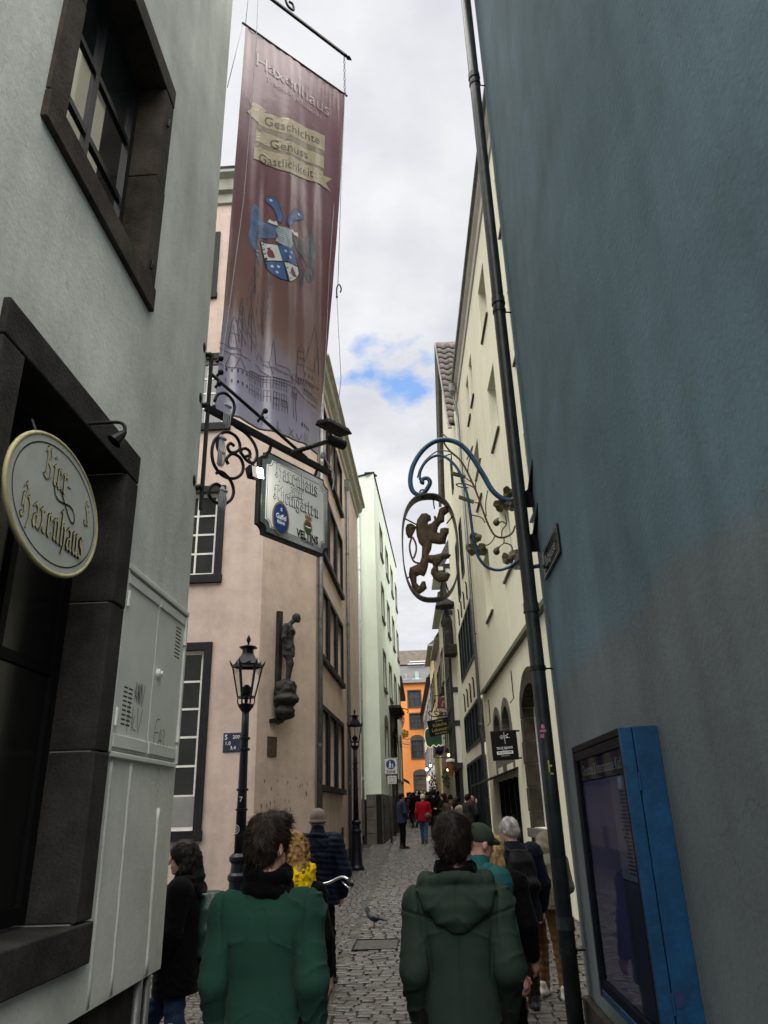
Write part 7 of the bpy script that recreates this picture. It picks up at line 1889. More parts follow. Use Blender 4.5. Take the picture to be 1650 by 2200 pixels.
    sl_ = t.get('slim', 1.0)
    st = [(hem, hx, hy, 0.185 * sl_ + bu * 1.0, 0.13 + bu), (1.0 + dz * 0.4, hx * 0.8 + cx_ * 0.2, hy * 0.8 + cy_ * 0.2, 0.175 * sl_ + bu, 0.125 + bu), (1.15 + dz * 0.7, (hx + cx_) / 2, (hy + cy_) / 2, 0.172 * sl_ + bu, 0.12 + bu), (1.28 + dz, cx_, cy_, 0.178 * sl_ + bu, 0.128 + bu), (1.37 + dz, cx_ * 1.0, cy_, 0.150 * sl_ + bu * 0.9, 0.115 + bu * 0.9), (1.43 + dz, J['nk'][0] * 0.6 + cx_ * 0.4, J['nk'][1] * 0.7, 0.108 + bu * 0.5, 0.092 + bu * 0.5), (1.47 + dz, J['nk'][0] * 0.8 + cx_ * 0.2, J['nk'][1], 0.080 + bu * 0.3, 0.076 + bu * 0.3), (1.51 + dz, J['nk'][0], J['nk'][1], 0.064, 0.064)]
    S.loft(st, 0.03, 2.35)
    A_ = SDF((lo[0] - 0.05, lo[1] - 0.1, hem - 0.05), (hi[0] + 0.05, hi[1] + 0.1, J['nk'][2] + 0.16), t.get('cell', cell))
    for sd in 'lr':
        S.cap(J['ch'] * 0.55 + J[sd + 's'] * 0.45 + np.array((0, 0, -0.01)), J[sd + 's'] + np.array((0, 0, -0.03)), 0.082 + bu * 0.6, 0.058 + bu * 0.6, 0.05)
        A_.chain([J[sd + 's'] + np.array((0, 0, -0.012)), J[sd + 'e'], J[sd + 'e'] * 0.12 + J[sd + 'w'] * 0.88], [0.062 + bu * 0.75, 0.058 + bu * 0.65, 0.044 + bu * 0.45], 0.02)
    dt_, da_ = S.D, A_.D
    def sm_(k2):
        h_ = np.clip(0.5 + 0.5 * (dt_ - da_) / k2, 0, 1)
        return dt_ * (1 - h_) + da_ * h_ - k2 * h_ * (1 - h_)
    low = np.clip((J['ls'][2] - 0.05 - S.ax[2]) * 8, 0, 1)[None, None, :].astype(np.float32)
    S.D = (sm_(0.014) + 0.008 * np.exp(-((dt_ - da_) / 0.010) ** 2)) * low + sm_(0.07) * (1 - low)
    if t.get('collar'): S.cap(J['nk'] + np.array((0, 0, 0.0)), J['nk'] + np.array((0, 0.01, t['collar'])), 0.078, 0.072, 0.02)
    S.clip(hem)
    w = t['wr']
    if t['kind'] == 'puffer':
        S.disp(lambda X, Y, Z: -0.009 * np.abs(np.sin((Z + 0.12 * np.abs(X)) * 2 * np.pi / 0.115)) + 0.003 * np.sin(X * 60 + Z * 33) * np.sin(Y * 40))
    else:
        def folds(X, Y, Z):
            sx = np.abs(X - cx_); arm = np.clip((sx - 0.15) * 14, 0, 1)
            wp = 1.6 * vn(X * 7, Y * 7, Z * 6) + 0.8 * vn(X * 15 + 9, Y * 15, Z * 13)
            f1 = ridge(17 * Z + 13 * sx + wp * 1.7) ** 3            # drags from shoulder to waist
            f2 = ridge(30 * Z - 16 * sx * np.sign(X) + wp * 2.1 + 4) ** 3   # sleeve creases
            f3 = ridge(38 * Z + 9 * X + wp * 2.6) ** 3              # bunching over the hem
            m1 = np.clip(0.25 + 0.75 * vn(X * 4 + 3, Y * 4, Z * 3.5), 0, 1)
            d = -0.009 * f1 * m1 * (1 - arm) - 0.010 * f2 * arm * np.clip(0.5 + vn(X * 6, Y * 6, Z * 5 + 7), 0, 1) - 0.008 * f3 * np.exp(-((Z - hem - 0.1) / 0.09) ** 2)
            d += 0.005 * vn(X * 9, Y * 9, Z * 9)
            d += 0.006 * np.exp(-((sx - 0.165 - 0.02 * np.sin(Z * 5)) / 0.006) ** 2) * np.clip((Z - 1.16) * 9, 0, 1)      # armhole seam
            if t['kind'] in ('parka', 'jacket', 'coat', 'blazer'):
                d += 0.005 * np.exp(-((X - cx_) / 0.005) ** 2) * (Z < 1.30) + 0.005 * np.exp(-((Z - 1.30 - 0.25 * np.abs(X - cx_)) / 0.006) ** 2) * (Y < cy_)
            if t['kind'] == 'sweatshirt':
                rib = np.clip(1 - np.abs(Z - hem - 0.035) / 0.04, 0, 1)
                d += 0.010 * rib + 0.003 * np.sin(X * 420) * rib + 0.006 * np.exp(-((Z - hem - 0.075) / 0.007) ** 2)
            return w * d
        S.disp(folds)
    o = sdf_obj(t['kind'], S, t['m'], par, xf)
    # ---- hair and headgear
    style, hm = hair
    S = SDF(hd - 0.2 - (0.35 if style in ('long', 'curly') else 0) * np.array((0.3, 0.3, 1)), hd + 0.2, min(cell, 0.009) if cell < 0.015 else cell)
    g_ = 0.0 if style != 'curly' else 0.03
    if style in ('short', 'quiff', 'long', 'curly', 'crop', 'tied'):
        e = dict(short=0.013, quiff=0.014, crop=0.009, long=0.02, curly=0.045, tied=0.014)[style]
        S.ell(H((0, -0.016, 0.036)), (0.075 + e, 0.097 + e, 0.088 + e), 0.02, M=M)
        S.ell(H((0, -0.055, -0.02)), (0.066 + e * 0.8, 0.052 + e, 0.06 + e), 0.03, M=M)
        if style == 'quiff':
            S.ell(H((0.01, 0.04, 0.105)), (0.07, 0.06, 0.03), 0.03, M=M)
        if style == 'long':
            S.chain([H((0, -0.07, -0.02)), H((0, -0.085, -0.14)), H((0, -0.07, -0.27))], [0.085, 0.08, 0.05], 0.04)
            for q in (-1, 1): S.chain([H((q * 0.06, -0.01, 0.02)), H((q * 0.082, -0.02, -0.09)), H((q * 0.07, -0.02, -0.2))], [0.04, 0.035, 0.02], 0.03)
        if style == 'curly':
            for q in (-1, 1): S.chain([H((q * 0.07, -0.02, 0.02)), H((q * 0.09, -0.03, -0.08)), H((q * 0.07, -0.04, -0.16))], [0.06, 0.06, 0.035], 0.03)
        S.ell(H((0, 0.105, -0.03)), (0.078, 0.075, 0.092), 0.0, 'sub', M=M)
        if style != 'curly':
            for q in (-1, 1):
                if style != 'long': S.ell(H((q * 0.085, 0.02, -0.055)), (0.035, 0.05, 0.06), 0.0, 'sub', M=M)
            if style not in ('long',): S.ell(H((0, -0.03, -0.16)), (0.12, 0.12, 0.085), 0.0, 'sub', M=M)
        if style == 'curly':
            S.disp(lambda X, Y, Z: 0.016 * vn(X * 42, Y * 42, Z * 42) + 0.010 * vn(X * 85 + 5, Y * 85, Z * 85) - 0.004)
        else:
            S.disp(lambda X, Y, Z: 0.007 * vn(X * 48, Y * 48, Z * 30) + 0.005 * vn(X * 110 + 3, Y * 110, Z * 60) - 0.001)
        ho = sdf_obj('hair', S, hm, par, xf)
        if strands:
            me = ho.data; n = len(me.vertices)
            co = np.empty(n * 3, np.float32); me.vertices.foreach_get('co', co); co = co.reshape(-1, 3)
            no = np.empty(n * 3, np.float32); me.vertices.foreach_get('normal', no); no = no.reshape(-1, 3)
            rs = np.random.RandomState(strands); mb = MB()
            Hd = hd * k_
            for i in rs.choice(n, min(strands, n), replace=False):
                p = co[i]; nn = no[i]
                if (p - Hd) @ nn < 0: continue
                crown = Hd + (M @ np.array((0, -0.05, 0.12))) * k_
                t_ = p - crown; t_ = t_ - nn * (t_ @ nn); t_ += rs.normal(0, 0.35, 3) * np.linalg.norm(t_); t_ /= np.linalg.norm(t_) + 1e-9
                sd_ = np.cross(t_, nn) * 0.0009
                L_ = rs.uniform(0.02, 0.05); l1 = rs.uniform(0.0, 0.006)
                p0 = p - nn * 0.003; p1 = p + t_ * L_ * 0.5 + nn * l1; p2 = p + t_ * L_ + nn * (l1 * rs.uniform(0.2, 1.6))
                mb.add([p0 - sd_, p0 + sd_, p1 + sd_, p1 - sd_, p2], [(0, 1, 2, 3), (3, 2, 4)])
            so = mb.build('hair_strands', hm, None); so.parent = par; so['kind'] = 'stuff'
    elif style in ('beanie', 'bobble'):
        S.ell(H((0, -0.012, 0.048)), (0.09, 0.11, 0.096), 0.02, M=M); S.chain([H((0.085 * math.cos(t), -0.01 + 0.105 * math.sin(t), 0.0)) for t in np.linspace(0, 2 * np.pi, 13)], [0.016] * 13, 0.01)
        if style == 'bobble': S.ell(H((0, -0.02, 0.165)), (0.04, 0.04, 0.035), 0.01, M=M)
        S.ell(H((0, 0.105, -0.06)), (0.085, 0.08, 0.075), 0.0, 'sub', M=M); S.ell(H((0, -0.02, -0.13)), (0.15, 0.15, 0.105), 0.0, 'sub', M=M)
        S.disp(lambda X, Y, Z: 0.0025 * np.sin(120 * np.arctan2(Y - hd[1], X - hd[0]) / 3))
        sdf_obj('hat', S, hm, par, xf)
    elif style == 'cap':
        S.ell(H((0, -0.012, 0.045)), (0.086, 0.106, 0.090), 0.02, M=M); S.cap(H((-0.035, 0.10, 0.035)), H((0.035, 0.10, 0.035)), 0.02, 0.02, 0.02); S.cap(H((-0.03, 0.135, 0.03)), H((0.03, 0.135, 0.03)), 0.012, 0.012, 0.03)
        S.ell(H((0, 0.09, -0.065)), (0.095, 0.10, 0.085), 0.0, 'sub', M=M); S.ell(H((0, -0.02, -0.11)), (0.16, 0.16, 0.12), 0.0, 'sub', M=M)
        sdf_obj('cap', S, hm, par, xf)
    elif style == 'hood':
        S.ell(H((0, -0.02, 0.02)), (0.115, 0.135, 0.14), 0.02, M=M); S.cap(H((0, -0.04, -0.08)), J['nk'], 0.11, 0.11, 0.04)
        S.ell(H((0, 0.12, -0.01)), (0.085, 0.10, 0.12), 0.0, 'sub', M=M)
        S.disp(lambda X, Y, Z: 0.006 * np.sin(40 * Z + 20 * X) * np.sin(30 * Y + 10 * Z))
        sdf_obj('hood', S, hm, par, xf)
    # ---- extras
    for ex in (extra or []):
        kind, m = ex[0], ex[1]
        nk = J['nk']
        if kind == 'scarf':
            S = SDF(nk - 0.25, nk + 0.25, min(cell, 0.009)); r0 = ex[2] if len(ex) > 2 else 0.045; fl_ = ex[3] if len(ex) > 3 else 0.004
            for q, (rr_, zz_) in enumerate(((0.06 + r0 * 0.75, 0.0), (0.055 + r0 * 0.72, 0.05))):
                S.chain([nk + np.array((rr_ * math.cos(t), 0.01 + rr_ * math.sin(t), zz_ + 0.012 * math.sin(2 * t + q))) for t in np.linspace(0, 2 * np.pi, 13)], [r0] * 13, 0.012)
            S.disp(lambda X, Y, Z: 1.6 * fl_ * vn(X * 36, Y * 36, Z * 36) + 1.0 * fl_ * vn(X * 80, Y * 80, Z * 80) - fl_ * 0.8 * ridge(45 * Z + 3 * vn(X * 15, Y * 15, Z * 15)) ** 2)
            sdf_obj('scarf', S, m, par, xf)
        elif kind == 'hood_down':
            S = SDF(nk - 0.36, nk + 0.3, 0.010)
            S.loft([(nk[2] - 0.185, nk[0], nk[1] - 0.115, 0.035, 0.03), (nk[2] - 0.14, nk[0], nk[1] - 0.118, 0.10, 0.052), (nk[2] - 0.08, nk[0], nk[1] - 0.105, 0.155, 0.07), (nk[2] - 0.025, nk[0], nk[1] - 0.075, 0.172, 0.085), (nk[2] + 0.012, nk[0], nk[1] - 0.05, 0.15, 0.08), (nk[2] + 0.035, nk[0], nk[1] - 0.035, 0.11, 0.06)], 0.03, 2.0)
            S.chain([nk + np.array((0.15 * math.cos(t), -0.03 + 0.105 * math.sin(t), 0.022 + 0.01 * math.sin(3 * t))) for t in np.linspace(math.pi * 0.98, 2.02 * math.pi, 11)], [0.004, 0.010, 0.016, 0.02, 0.021, 0.022, 0.021, 0.02, 0.016, 0.010, 0.004], 0.02)
            S.cap(nk + np.array((-0.135, -0.02, 0.015)), nk + np.array((-0.08, 0.1, -0.04)), 0.034, 0.026, 0.04); S.cap(nk + np.array((0.135, -0.02, 0.015)), nk + np.array((0.08, 0.1, -0.04)), 0.034, 0.026, 0.04)
            S.ell(nk + np.array((0, 0.0, 0.085)), (0.10, 0.10, 0.08), 0.0, 'sub')
            S.disp(lambda X, Y, Z: -0.009 * ridge(26 * Z + 40 * (X - nk[0]) ** 2 * 3 + 1.5 * vn(X * 12, Y * 12, Z * 10)) ** 3 + 0.005 * vn(X * 14, Y * 14, Z * 14) + 0.006 * np.exp(-((X - nk[0]) / 0.005) ** 2))
            sdf_obj('hood', S, m, par, xf)
    if label.startswith('!'): pass
    return b, J, k_
def worn(name, label, cat, par_person, build, m):
    """a carried thing, top-level, placed in its carrier's frame"""
    b, J, k_ = par_person
    S = build(J)
    o = sdf_obj(name, S, m, None, lambda P: P * k_)
    o.location = b.location; o.rotation_euler.z = b.rotation_euler.z
    return tag(o, label, cat)
def gz(x, y, dz=0.0): return (x, y, ground_z(y) + dz)
M_SWEAT = cloth('forest_green_sweat', (0.011, 0.038, 0.027), 0.9, 0.12, 5, 0.3, 220, 0.2)
M_PARKA = cloth('dark_green_parka', (0.017, 0.028, 0.021), 0.65, 0.2, 4, 0.15, 60, 0.05)
M_PUFF = cloth('navy_puffer', (0.0045, 0.0075, 0.016), 0.45, 0.2, 6, 0.15, 50, 0.0)
M_COATB = cloth('black_coat', (0.0025, 0.0025, 0.003), 0.8)
M_TEAL = cloth('teal_jacket', (0.013, 0.075, 0.075), 0.55, 0.2, 6, 0.2, 60, 0.05)
M_NAVYJ = cloth('navy_jacket', (0.004, 0.0065, 0.013), 0.75)
M_BEIGE_C = cloth('olive_beige_jacket', (0.13, 0.12, 0.085), 0.85, 0.2)
M_YEL = cloth('yellow_wool', (0.62, 0.42, 0.005), 0.95, 0.2, 30, 0.8, 90, 0.3)
M_BSCARF = cloth('black_scarf', (0.0015, 0.0015, 0.002), 0.95)
sweater_pose = dict(ls=(-0.166, -0.01, 1.40), rs=(0.166, -0.01, 1.40), le=(-0.198, -0.06, 1.13), re=(0.201, -0.07, 1.13), lw=(-0.185, 0.05, 0.88), rw=(0.200, 0.03, 0.88), ra=(0.11, 0.2, 0.09), rk=(0.10, 0.12, 0.50), la=(-0.11, -0.25, 0.11), lk=(-0.1, -0.06, 0.49))
P1 = person('person seen from behind in forest green sweatshirt with black scarf, head turned aside', gz(-0.69, 3.5), 0, 1.765, sweater_pose, dict(m=M_SWEAT, hem=0.83, bulk=0.007, slim=0.86, kind='sweatshirt', wr=1.5, cell=0.006), M_TBLACK, M_SHOEB, ('quiff', H_BROWN2), yaw=R(-38), cell=0.010, extra=[('scarf', M_BSCARF, 0.030)], strands=4200)
parka_pose = dict(ls=(-0.164, -0.01, 1.395), rs=(0.164, -0.01, 1.395), le=(-0.198, -0.07, 1.13), re=(0.198, -0.07, 1.13), lw=(-0.175, 0.09, 0.90), rw=(0.185, 0.09, 0.90), la=(-0.11, 0.2, 0.09), lk=(-0.1, 0.12, 0.5), ra=(0.11, -0.25, 0.11), rk=(0.1, -0.06, 0.49))
P2 = person('person seen from behind in dark green hooded parka with thick brown hair', gz(0.125, 3.7), R(-2), 1.745, parka_pose, dict(m=M_PARKA, hem=0.62, bulk=0.013, slim=0.88, kind='parka', wr=1.5, cell=0.006), M_TBLACK, M_SHOEB, ('short', H_BROWN), yaw=R(-6), cell=0.010, extra=[('hood_down', M_PARKA), ('scarf', M_BSCARF, 0.024)], strands=4200)
walkA = dict(la=(-0.10, -0.28, 0.12), lk=(-0.1, -0.05, 0.5), ra=(0.10, 0.26, 0.09), rk=(0.1, 0.15, 0.5))
walkB = dict(la=(-0.10, 0.26, 0.09), lk=(-0.1, 0.15, 0.5), ra=(0.10, -0.28, 0.12), rk=(0.1, -0.05, 0.5))
def w_(base, **kw): d = dict(base); d.update(kw); return d
P3 = person('person in navy quilted puffer jacket and grey knit hat walking by the salmon wall', gz(-1.17, 8.6), R(-4), 1.68, w_(walkA, re=(0.29, -0.02, 1.12), rw=(0.26, 0.06, 0.88)), dict(m=M_PUFF, hem=0.80, bulk=0.055, kind='puffer', collar=0.07), M_TBLACK, M_SHOEB, ('beanie', cloth('grey_knit', (0.15, 0.12, 0.10), 0.95)), extra=[('hood_down', M_PUFF)], cell=0.011)
P4 = person('curly blonde person in a bright yellow fluffy scarf behind the green sweatshirt', gz(-0.875, 5.2), R(-5), 1.58, walkB, dict(m=M_COATB, hem=0.62, bulk=0.0, slim=0.85, kind='coat'), M_TBLACK, M_SHOEB, ('curly', H_CURL), yaw=R(-25), extra=[('scarf', M_YEL, 0.066, 0.012)], cell=0.011, strands=500)
P5 = person('dark haired person in black hooded coat and blue jeans leaving past the tavern corner', gz(-1.74, 5.75), R(96), 1.55, dict(la=(-0.10, -0.30, 0.13), lk=(-0.10, -0.02, 0.50), ra=(0.10, 0.34, 0.09), rk=(0.10, 0.20, 0.50), le=(-0.24, 0.02, 1.12), lw=(-0.23, 0.16, 0.90), re=(0.24, -0.06, 1.13), rw=(0.24, -0.02, 0.88)), dict(m=M_COATB, hem=0.70, bulk=0.045, kind='coat', collar=0.05), M_JEANS, M_SHOEB, ('long', H_BLACK), yaw=R(8), pitch=R(-4), extra=[('hood_down', M_COATB)], cell=0.009, strands=900, eyes=True)
P6 = person('person in teal jacket and dark green cap half hidden behind the parka', gz(0.33, 5.2), R(-55), 1.63, None, dict(m=M_TEAL, hem=0.78, bulk=0.035, kind='jacket', collar=0.05), M_TBLACK, M_SHOEB, ('cap', cloth('dark_green_cap', (0.03, 0.045, 0.03), 0.9)), yaw=R(-5), pitch=R(-14), skin=M_SKIN2, extra=[('hood_down', M_TEAL)], cell=0.011, eyes=True)
P7 = person('person with long blonde hair beside the teal jacket', gz(0.455, 5.75), R(-20), 1.53, None, dict(m=M_COATB, hem=0.7, bulk=0.03, kind='coat'), M_TBLACK, M_SHOEB, ('long', H_BLOND), yaw=R(-15), pitch=R(-8), cell=0.011, strands=900)
P8 = person('grey haired person in navy jacket and brown trousers with a black backpack', gz(0.80, 7.5), R(10), 1.60, dict(la=(-0.12, -0.22, 0.12), lk=(-0.11, -0.02, 0.5), ra=(0.14, 0.22, 0.09), rk=(0.13, 0.14, 0.5), hd=(-0.015, 0.055, 1.60), nk=(0, 0.01, 1.45)), dict(m=M_NAVYJ, hem=0.80, bulk=0.04, kind='jacket'), M_TBROWN, M_SHOEB, ('crop', H_GREY), yaw=R(28), pitch=R(-20), cell=0.010, strands=900)
P9 = person('person in olive beige hooded jacket and tan trousers bending forward beside the downpipe', gz(1.13, 8.1), R(-25), 1.52, dict(hip=(0, -0.10, 0.93), lh=(-0.095, -0.1, 0.91), rh=(0.095, -0.1, 0.91), ch=(0, 0.06, 1.22), ls=(-0.185, 0.09, 1.34), rs=(0.185, 0.09, 1.34), nk=(0, 0.13, 1.37), hd=(0, 0.22, 1.47), le=(-0.22, 0.16, 1.06), re=(0.22, 0.16, 1.06), lw=(-0.1, 0.36, 1.02), rw=(0.1, 0.36, 1.02), la=(-0.12, 0.05, 0.09), ra=(0.16, -0.12, 0.09), lk=(-0.11, 0.06, 0.5), rk=(0.13, -0.08, 0.5)), dict(m=M_BEIGE_C, hem=0.86, bulk=0.03, kind='jacket'), M_TTAN, M_SHOEW, ('hood', M_BEIGE_C), pitch=R(-35), cell=0.011)
M_PACK = mat('black_backpack_nylon', (0.003, 0.003, 0.0035), 0.5, spec=0.12, var=0.25, scale=8, bump=0.3, bscale=120)
def pack_build(w=0.14, h=0.21, dep=0.075, back=-0.21, zc=1.23):
    def f(J):
        c = J['ch'] + np.array((0, back, zc - 1.28))
        S = SDF(c - 0.32, c + 0.36, 0.010)
        S.loft([(c[2] - h, c[0], c[1], w, dep), (c[2] - h * 0.3, c[0], c[1] - 0.01, w * 1.04, dep * 1.15), (c[2] + h * 0.5, c[0], c[1], w * 0.97, dep), (c[2] + h, c[0], c[1] + 0.01, w * 0.6, dep * 0.55)], 0.01, 3.2)
        S.cap((c[0] - w * 0.7, c[1] - dep, c[2] - h * 0.5), (c[0] + w * 0.7, c[1] - dep, c[2] - h * 0.5), 0.06, 0.06, 0.03)
        for q in (-1, 1): S.chain([(c[0] + q * w * 0.6, c[1] + dep * 0.5, c[2] + h * 0.9), (c[0] + q * 0.12, c[1] + 0.20, c[2] + 0.245), (c[0] + q * 0.13, c[1] + 0.33, c[2] + 0.10)], [0.014, 0.014, 0.014], 0.01)
        S.disp(lambda X, Y, Z: 0.004 * np.sin(40 * Z + 15 * X) * np.sin(30 * X))
        return S
    return f
worn('backpack', 'black nylon backpack on the grey haired person', 'backpack', P8, pack_build(), M_PACK)
worn('backpack', 'dark green backpack on the dark haired person leaving past the tavern corner', 'backpack', P5, pack_build(0.15, 0.22, 0.10, -0.245, 1.16), mat('green_backpack_nylon', (0.010, 0.028, 0.022), 0.35, var=0.4, scale=9, bump=0.5, bscale=30))
# ---- bicycle wheeled by the puffer jacket
bc = thing('bicycle', 'black bicycle with silver handlebar wheeled beside the navy puffer jacket', 'bicycle', gz(-0.98, 7.0))
BXY = lambda y, z, x=0.0: (-0.98 + x + (y - 0.0) * -0.02, 7.0 + y, ground_z(7.0 + y) + z)
for yy in (-0.1, 0.95):
    m_ = MB(); m_.tube([BXY(yy + 0.33 * math.cos(t), 0.34 + 0.33 * math.sin(t)) for t in [2 * math.pi * k / 32 for k in range(33)]], 0.018, 6, False); wh_ = m_.build('wheel', M_BLACK, bc, smooth=True)
    m_ = MB(); m_.tube([BXY(yy + 0.305 * math.cos(t), 0.34 + 0.305 * math.sin(t)) for t in [2 * math.pi * k / 32 for k in range(33)]], 0.009, 5, False); m_.build('rim', M_ZINC, wh_, smooth=True)
    for k in range(12):
        m_ = MB(); t = 2 * math.pi * k / 12; m_.tube([BXY(yy, 0.34), BXY(yy + 0.3 * math.cos(t), 0.34 + 0.3 * math.sin(t))], 0.0015, 4); m_.build('spoke', M_ZINC, wh_)
for a, b, r0 in (((-0.1, 0.34), (0.32, 0.36), 0.012), ((0.32, 0.36), (0.15, 0.85), 0.016), ((0.15, 0.82), (-0.1, 0.34), 0.01), ((0.32, 0.36), (0.78, 0.82), 0.018), ((0.18, 0.75), (0.76, 0.90), 0.016), ((0.76, 0.98), (0.95, 0.34), 0.016)):
    m_ = MB(); m_.tube([BXY(*a), BXY(*b)], r0, 8); m_.build('frame_tube', M_BLACK, bc, smooth=True)
m_ = MB(); m_.tube([BXY(0.15, 0.8), BXY(0.13, 0.94)], 0.013, 8); m_.build('seat_post', M_ZINC, bc)
m_ = MB(); m_.ball(BXY(0.12, 0.97), 0.1, 10, 6, (0.7, 1.3, 0.35)); m_.build('saddle', M_BLACK, bc, smooth=True)
M_CHROME = mat('chrome', (0.6, 0.6, 0.6), 0.12, 0.95, var=0.05, scale=10)
m_ = MB(); m_.tube(smooth_path([BXY(0.62, 1.06, -0.28), BXY(0.72, 1.10, -0.18), BXY(0.76, 1.04, 0), BXY(0.72, 1.10, 0.18), BXY(0.62, 1.06, 0.28)], 4), 0.013, 8); m_.build('handlebar', M_CHROME, bc, smooth=True)
for q in (-1, 1):
    m_ = MB(); m_.tube([BXY(0.68, 1.08, q * 0.24), BXY(0.52, 1.05, q * 0.29)], 0.018, 8); m_.build('grip', M_BLACK, bc, smooth=True)
    m_ = MB(); m_.tube([BXY(0.70, 1.06, q * 0.18), BXY(0.60, 1.02, q * 0.25)], 0.007, 6); m_.build('brake_lever', M_CHROME, bc, smooth=True)
# ---- people farther up the lane
def simple(label, x, y, h, rz=0, top=M_COATB, bottom=M_TBLACK, hair=('short', H_BLACK), hem=0.82, kind='coat', pose=None, cell=0.018, shoes=M_SHOEB, bulk=0.035, **kw):
    return person(label, gz(x, y), rz, h, pose, dict(m=top, hem=hem, bulk=bulk, kind=kind, wr=1.0), bottom, shoes, hair, cell=cell, **kw)
M_BLAZ = cloth('slate_blue_blazer', (0.032, 0.04, 0.075), 0.85); M_REDC = cloth('red_jacket', (0.30, 0.008, 0.018), 0.8); M_CREAMC = cloth('cream_jacket', (0.42, 0.36, 0.26), 0.85); M_DGREY = cloth('charcoal', (0.03, 0.03, 0.03), 0.9); M_DRED = cloth('dark_red', (0.12, 0.01, 0.02), 0.9); M_BRNC = cloth('brown_coat', (0.07, 0.045, 0.03), 0.9); M_WOOL = cloth('white_knit', (0.55, 0.50, 0.40), 0.95)
P10 = simple('person standing in slate blue blazer and black trousers beside the zone sign', -0.80, 27.4, 1.76, R(-70), M_BLAZ, M_TBLACK, ('short', H_BLACK), 0.78, 'blazer', shoes=M_SHOEN, pose=dict(le=(-0.26, 0.02, 1.13), lw=(-0.2, 0.14, 0.93), re=(0.26, 0.02, 1.13), rw=(0.2, 0.14, 0.93)))
P11 = simple('person in red jacket, blue jeans and white knit hat walking up the lane', -0.07, 29.4, 1.68, R(3), M_REDC, M_JEANS2, ('beanie', M_WOOL), 0.80, 'jacket', pose=dict(la=(-0.05, 0.12, 0.09), lk=(-0.07, 0.1, 0.5), ra=(0.06, -0.1, 0.09), rk=(0.08, 0.0, 0.49)))
def bag_build(x, z, r):
    def f(J):
        c = np.array((x, -0.14, z)); S = SDF(c - 0.3, c + 0.75, 0.016)
        S.ell(c, r, 0.01); S.chain([c + np.array((-0.02, 0.05, 0.1)), (0.17, 0.0, 1.47)], [0.012, 0.012], 0.01); return S
    return f
worn('shoulder_bag', 'brown leather shoulder bag on the person in the red jacket', 'bag', P11, bag_build(0.17, 0.98, (0.14, 0.08, 0.12)), mat('brown_leather', (0.09, 0.045, 0.025), 0.5, var=0.3, scale=9))
P12 = simple('person in cream jacket looking down at a phone near the dark shop front', 1.02, 25.0, 1.60, R(-60), M_CREAMC, M_TTAN, ('long', H_BROWN), 0.68, 'jacket', pitch=R(-18), pose=dict(le=(-0.22, 0.10, 1.12), re=(0.22, 0.10, 1.12), lw=(-0.06, 0.32, 1.15), rw=(0.08, 0.32, 1.15)))
worn('backpack', 'brown leather backpack on the person in the cream jacket', 'backpack', P12, pack_build(0.12, 0.17, 0.07, -0.22, 1.16), MATS['brown_leather'])
P13 = simple('person in charcoal jacket with a white stripe biting into a snack', 1.33, 24.3, 1.68, R(-65), M_DGREY, M_TBLACK, ('short', H_BLACK), 0.8, 'jacket', pitch=R(-8), pose=dict(re=(0.24, 0.12, 1.16), rw=(0.06, 0.26, 1.48), le=(-0.25, 0, 1.13)))
P14 = simple('bald person in dark coat facing the snack eater by the shop front', 1.48, 24.9, 1.62, R(110), M_COATB, M_TBLACK, ('crop', M_SKIN2), 0.7, skin=M_SKIN2)
P15 = simple('tall person in long black coat walking up the lane beside the red jacket', 0.38, 32.0, 1.80, R(0), M_COATB, M_TBLACK, ('beanie', cloth('black_knit', (0.01, 0.01, 0.01), 0.9)), 0.5, bulk=0.06, pose=walkA)
P16 = simple('person in black coat with a white cross strap holding a snack box', 0.72, 30.2, 1.68, R(120), M_COATB, M_JEANS, ('long', H_BROWN), 0.62, bulk=0.04, pose=dict(re=(0.2, 0.15, 1.12), rw=(0.05, 0.33, 1.18), le=(-0.2, 0.15, 1.12), lw=(-0.05, 0.33, 1.18)))
m_ = MB(); m_.box(0.56, 0.80, 29.93, 30.13, ground_z(30) + 1.13, ground_z(30) + 1.16); tag(m_.build('snack_tray', M_WPAINT, bevel=0.008), 'white snack tray held by the person with the cross strap', 'tray')
P17 = simple('person in dark hat and brown coat beside the cream jacket', 0.86, 26.3, 1.66, R(-20), M_BRNC, M_TBLACK, ('beanie', MATS['cloth_black_knit']), 0.6)
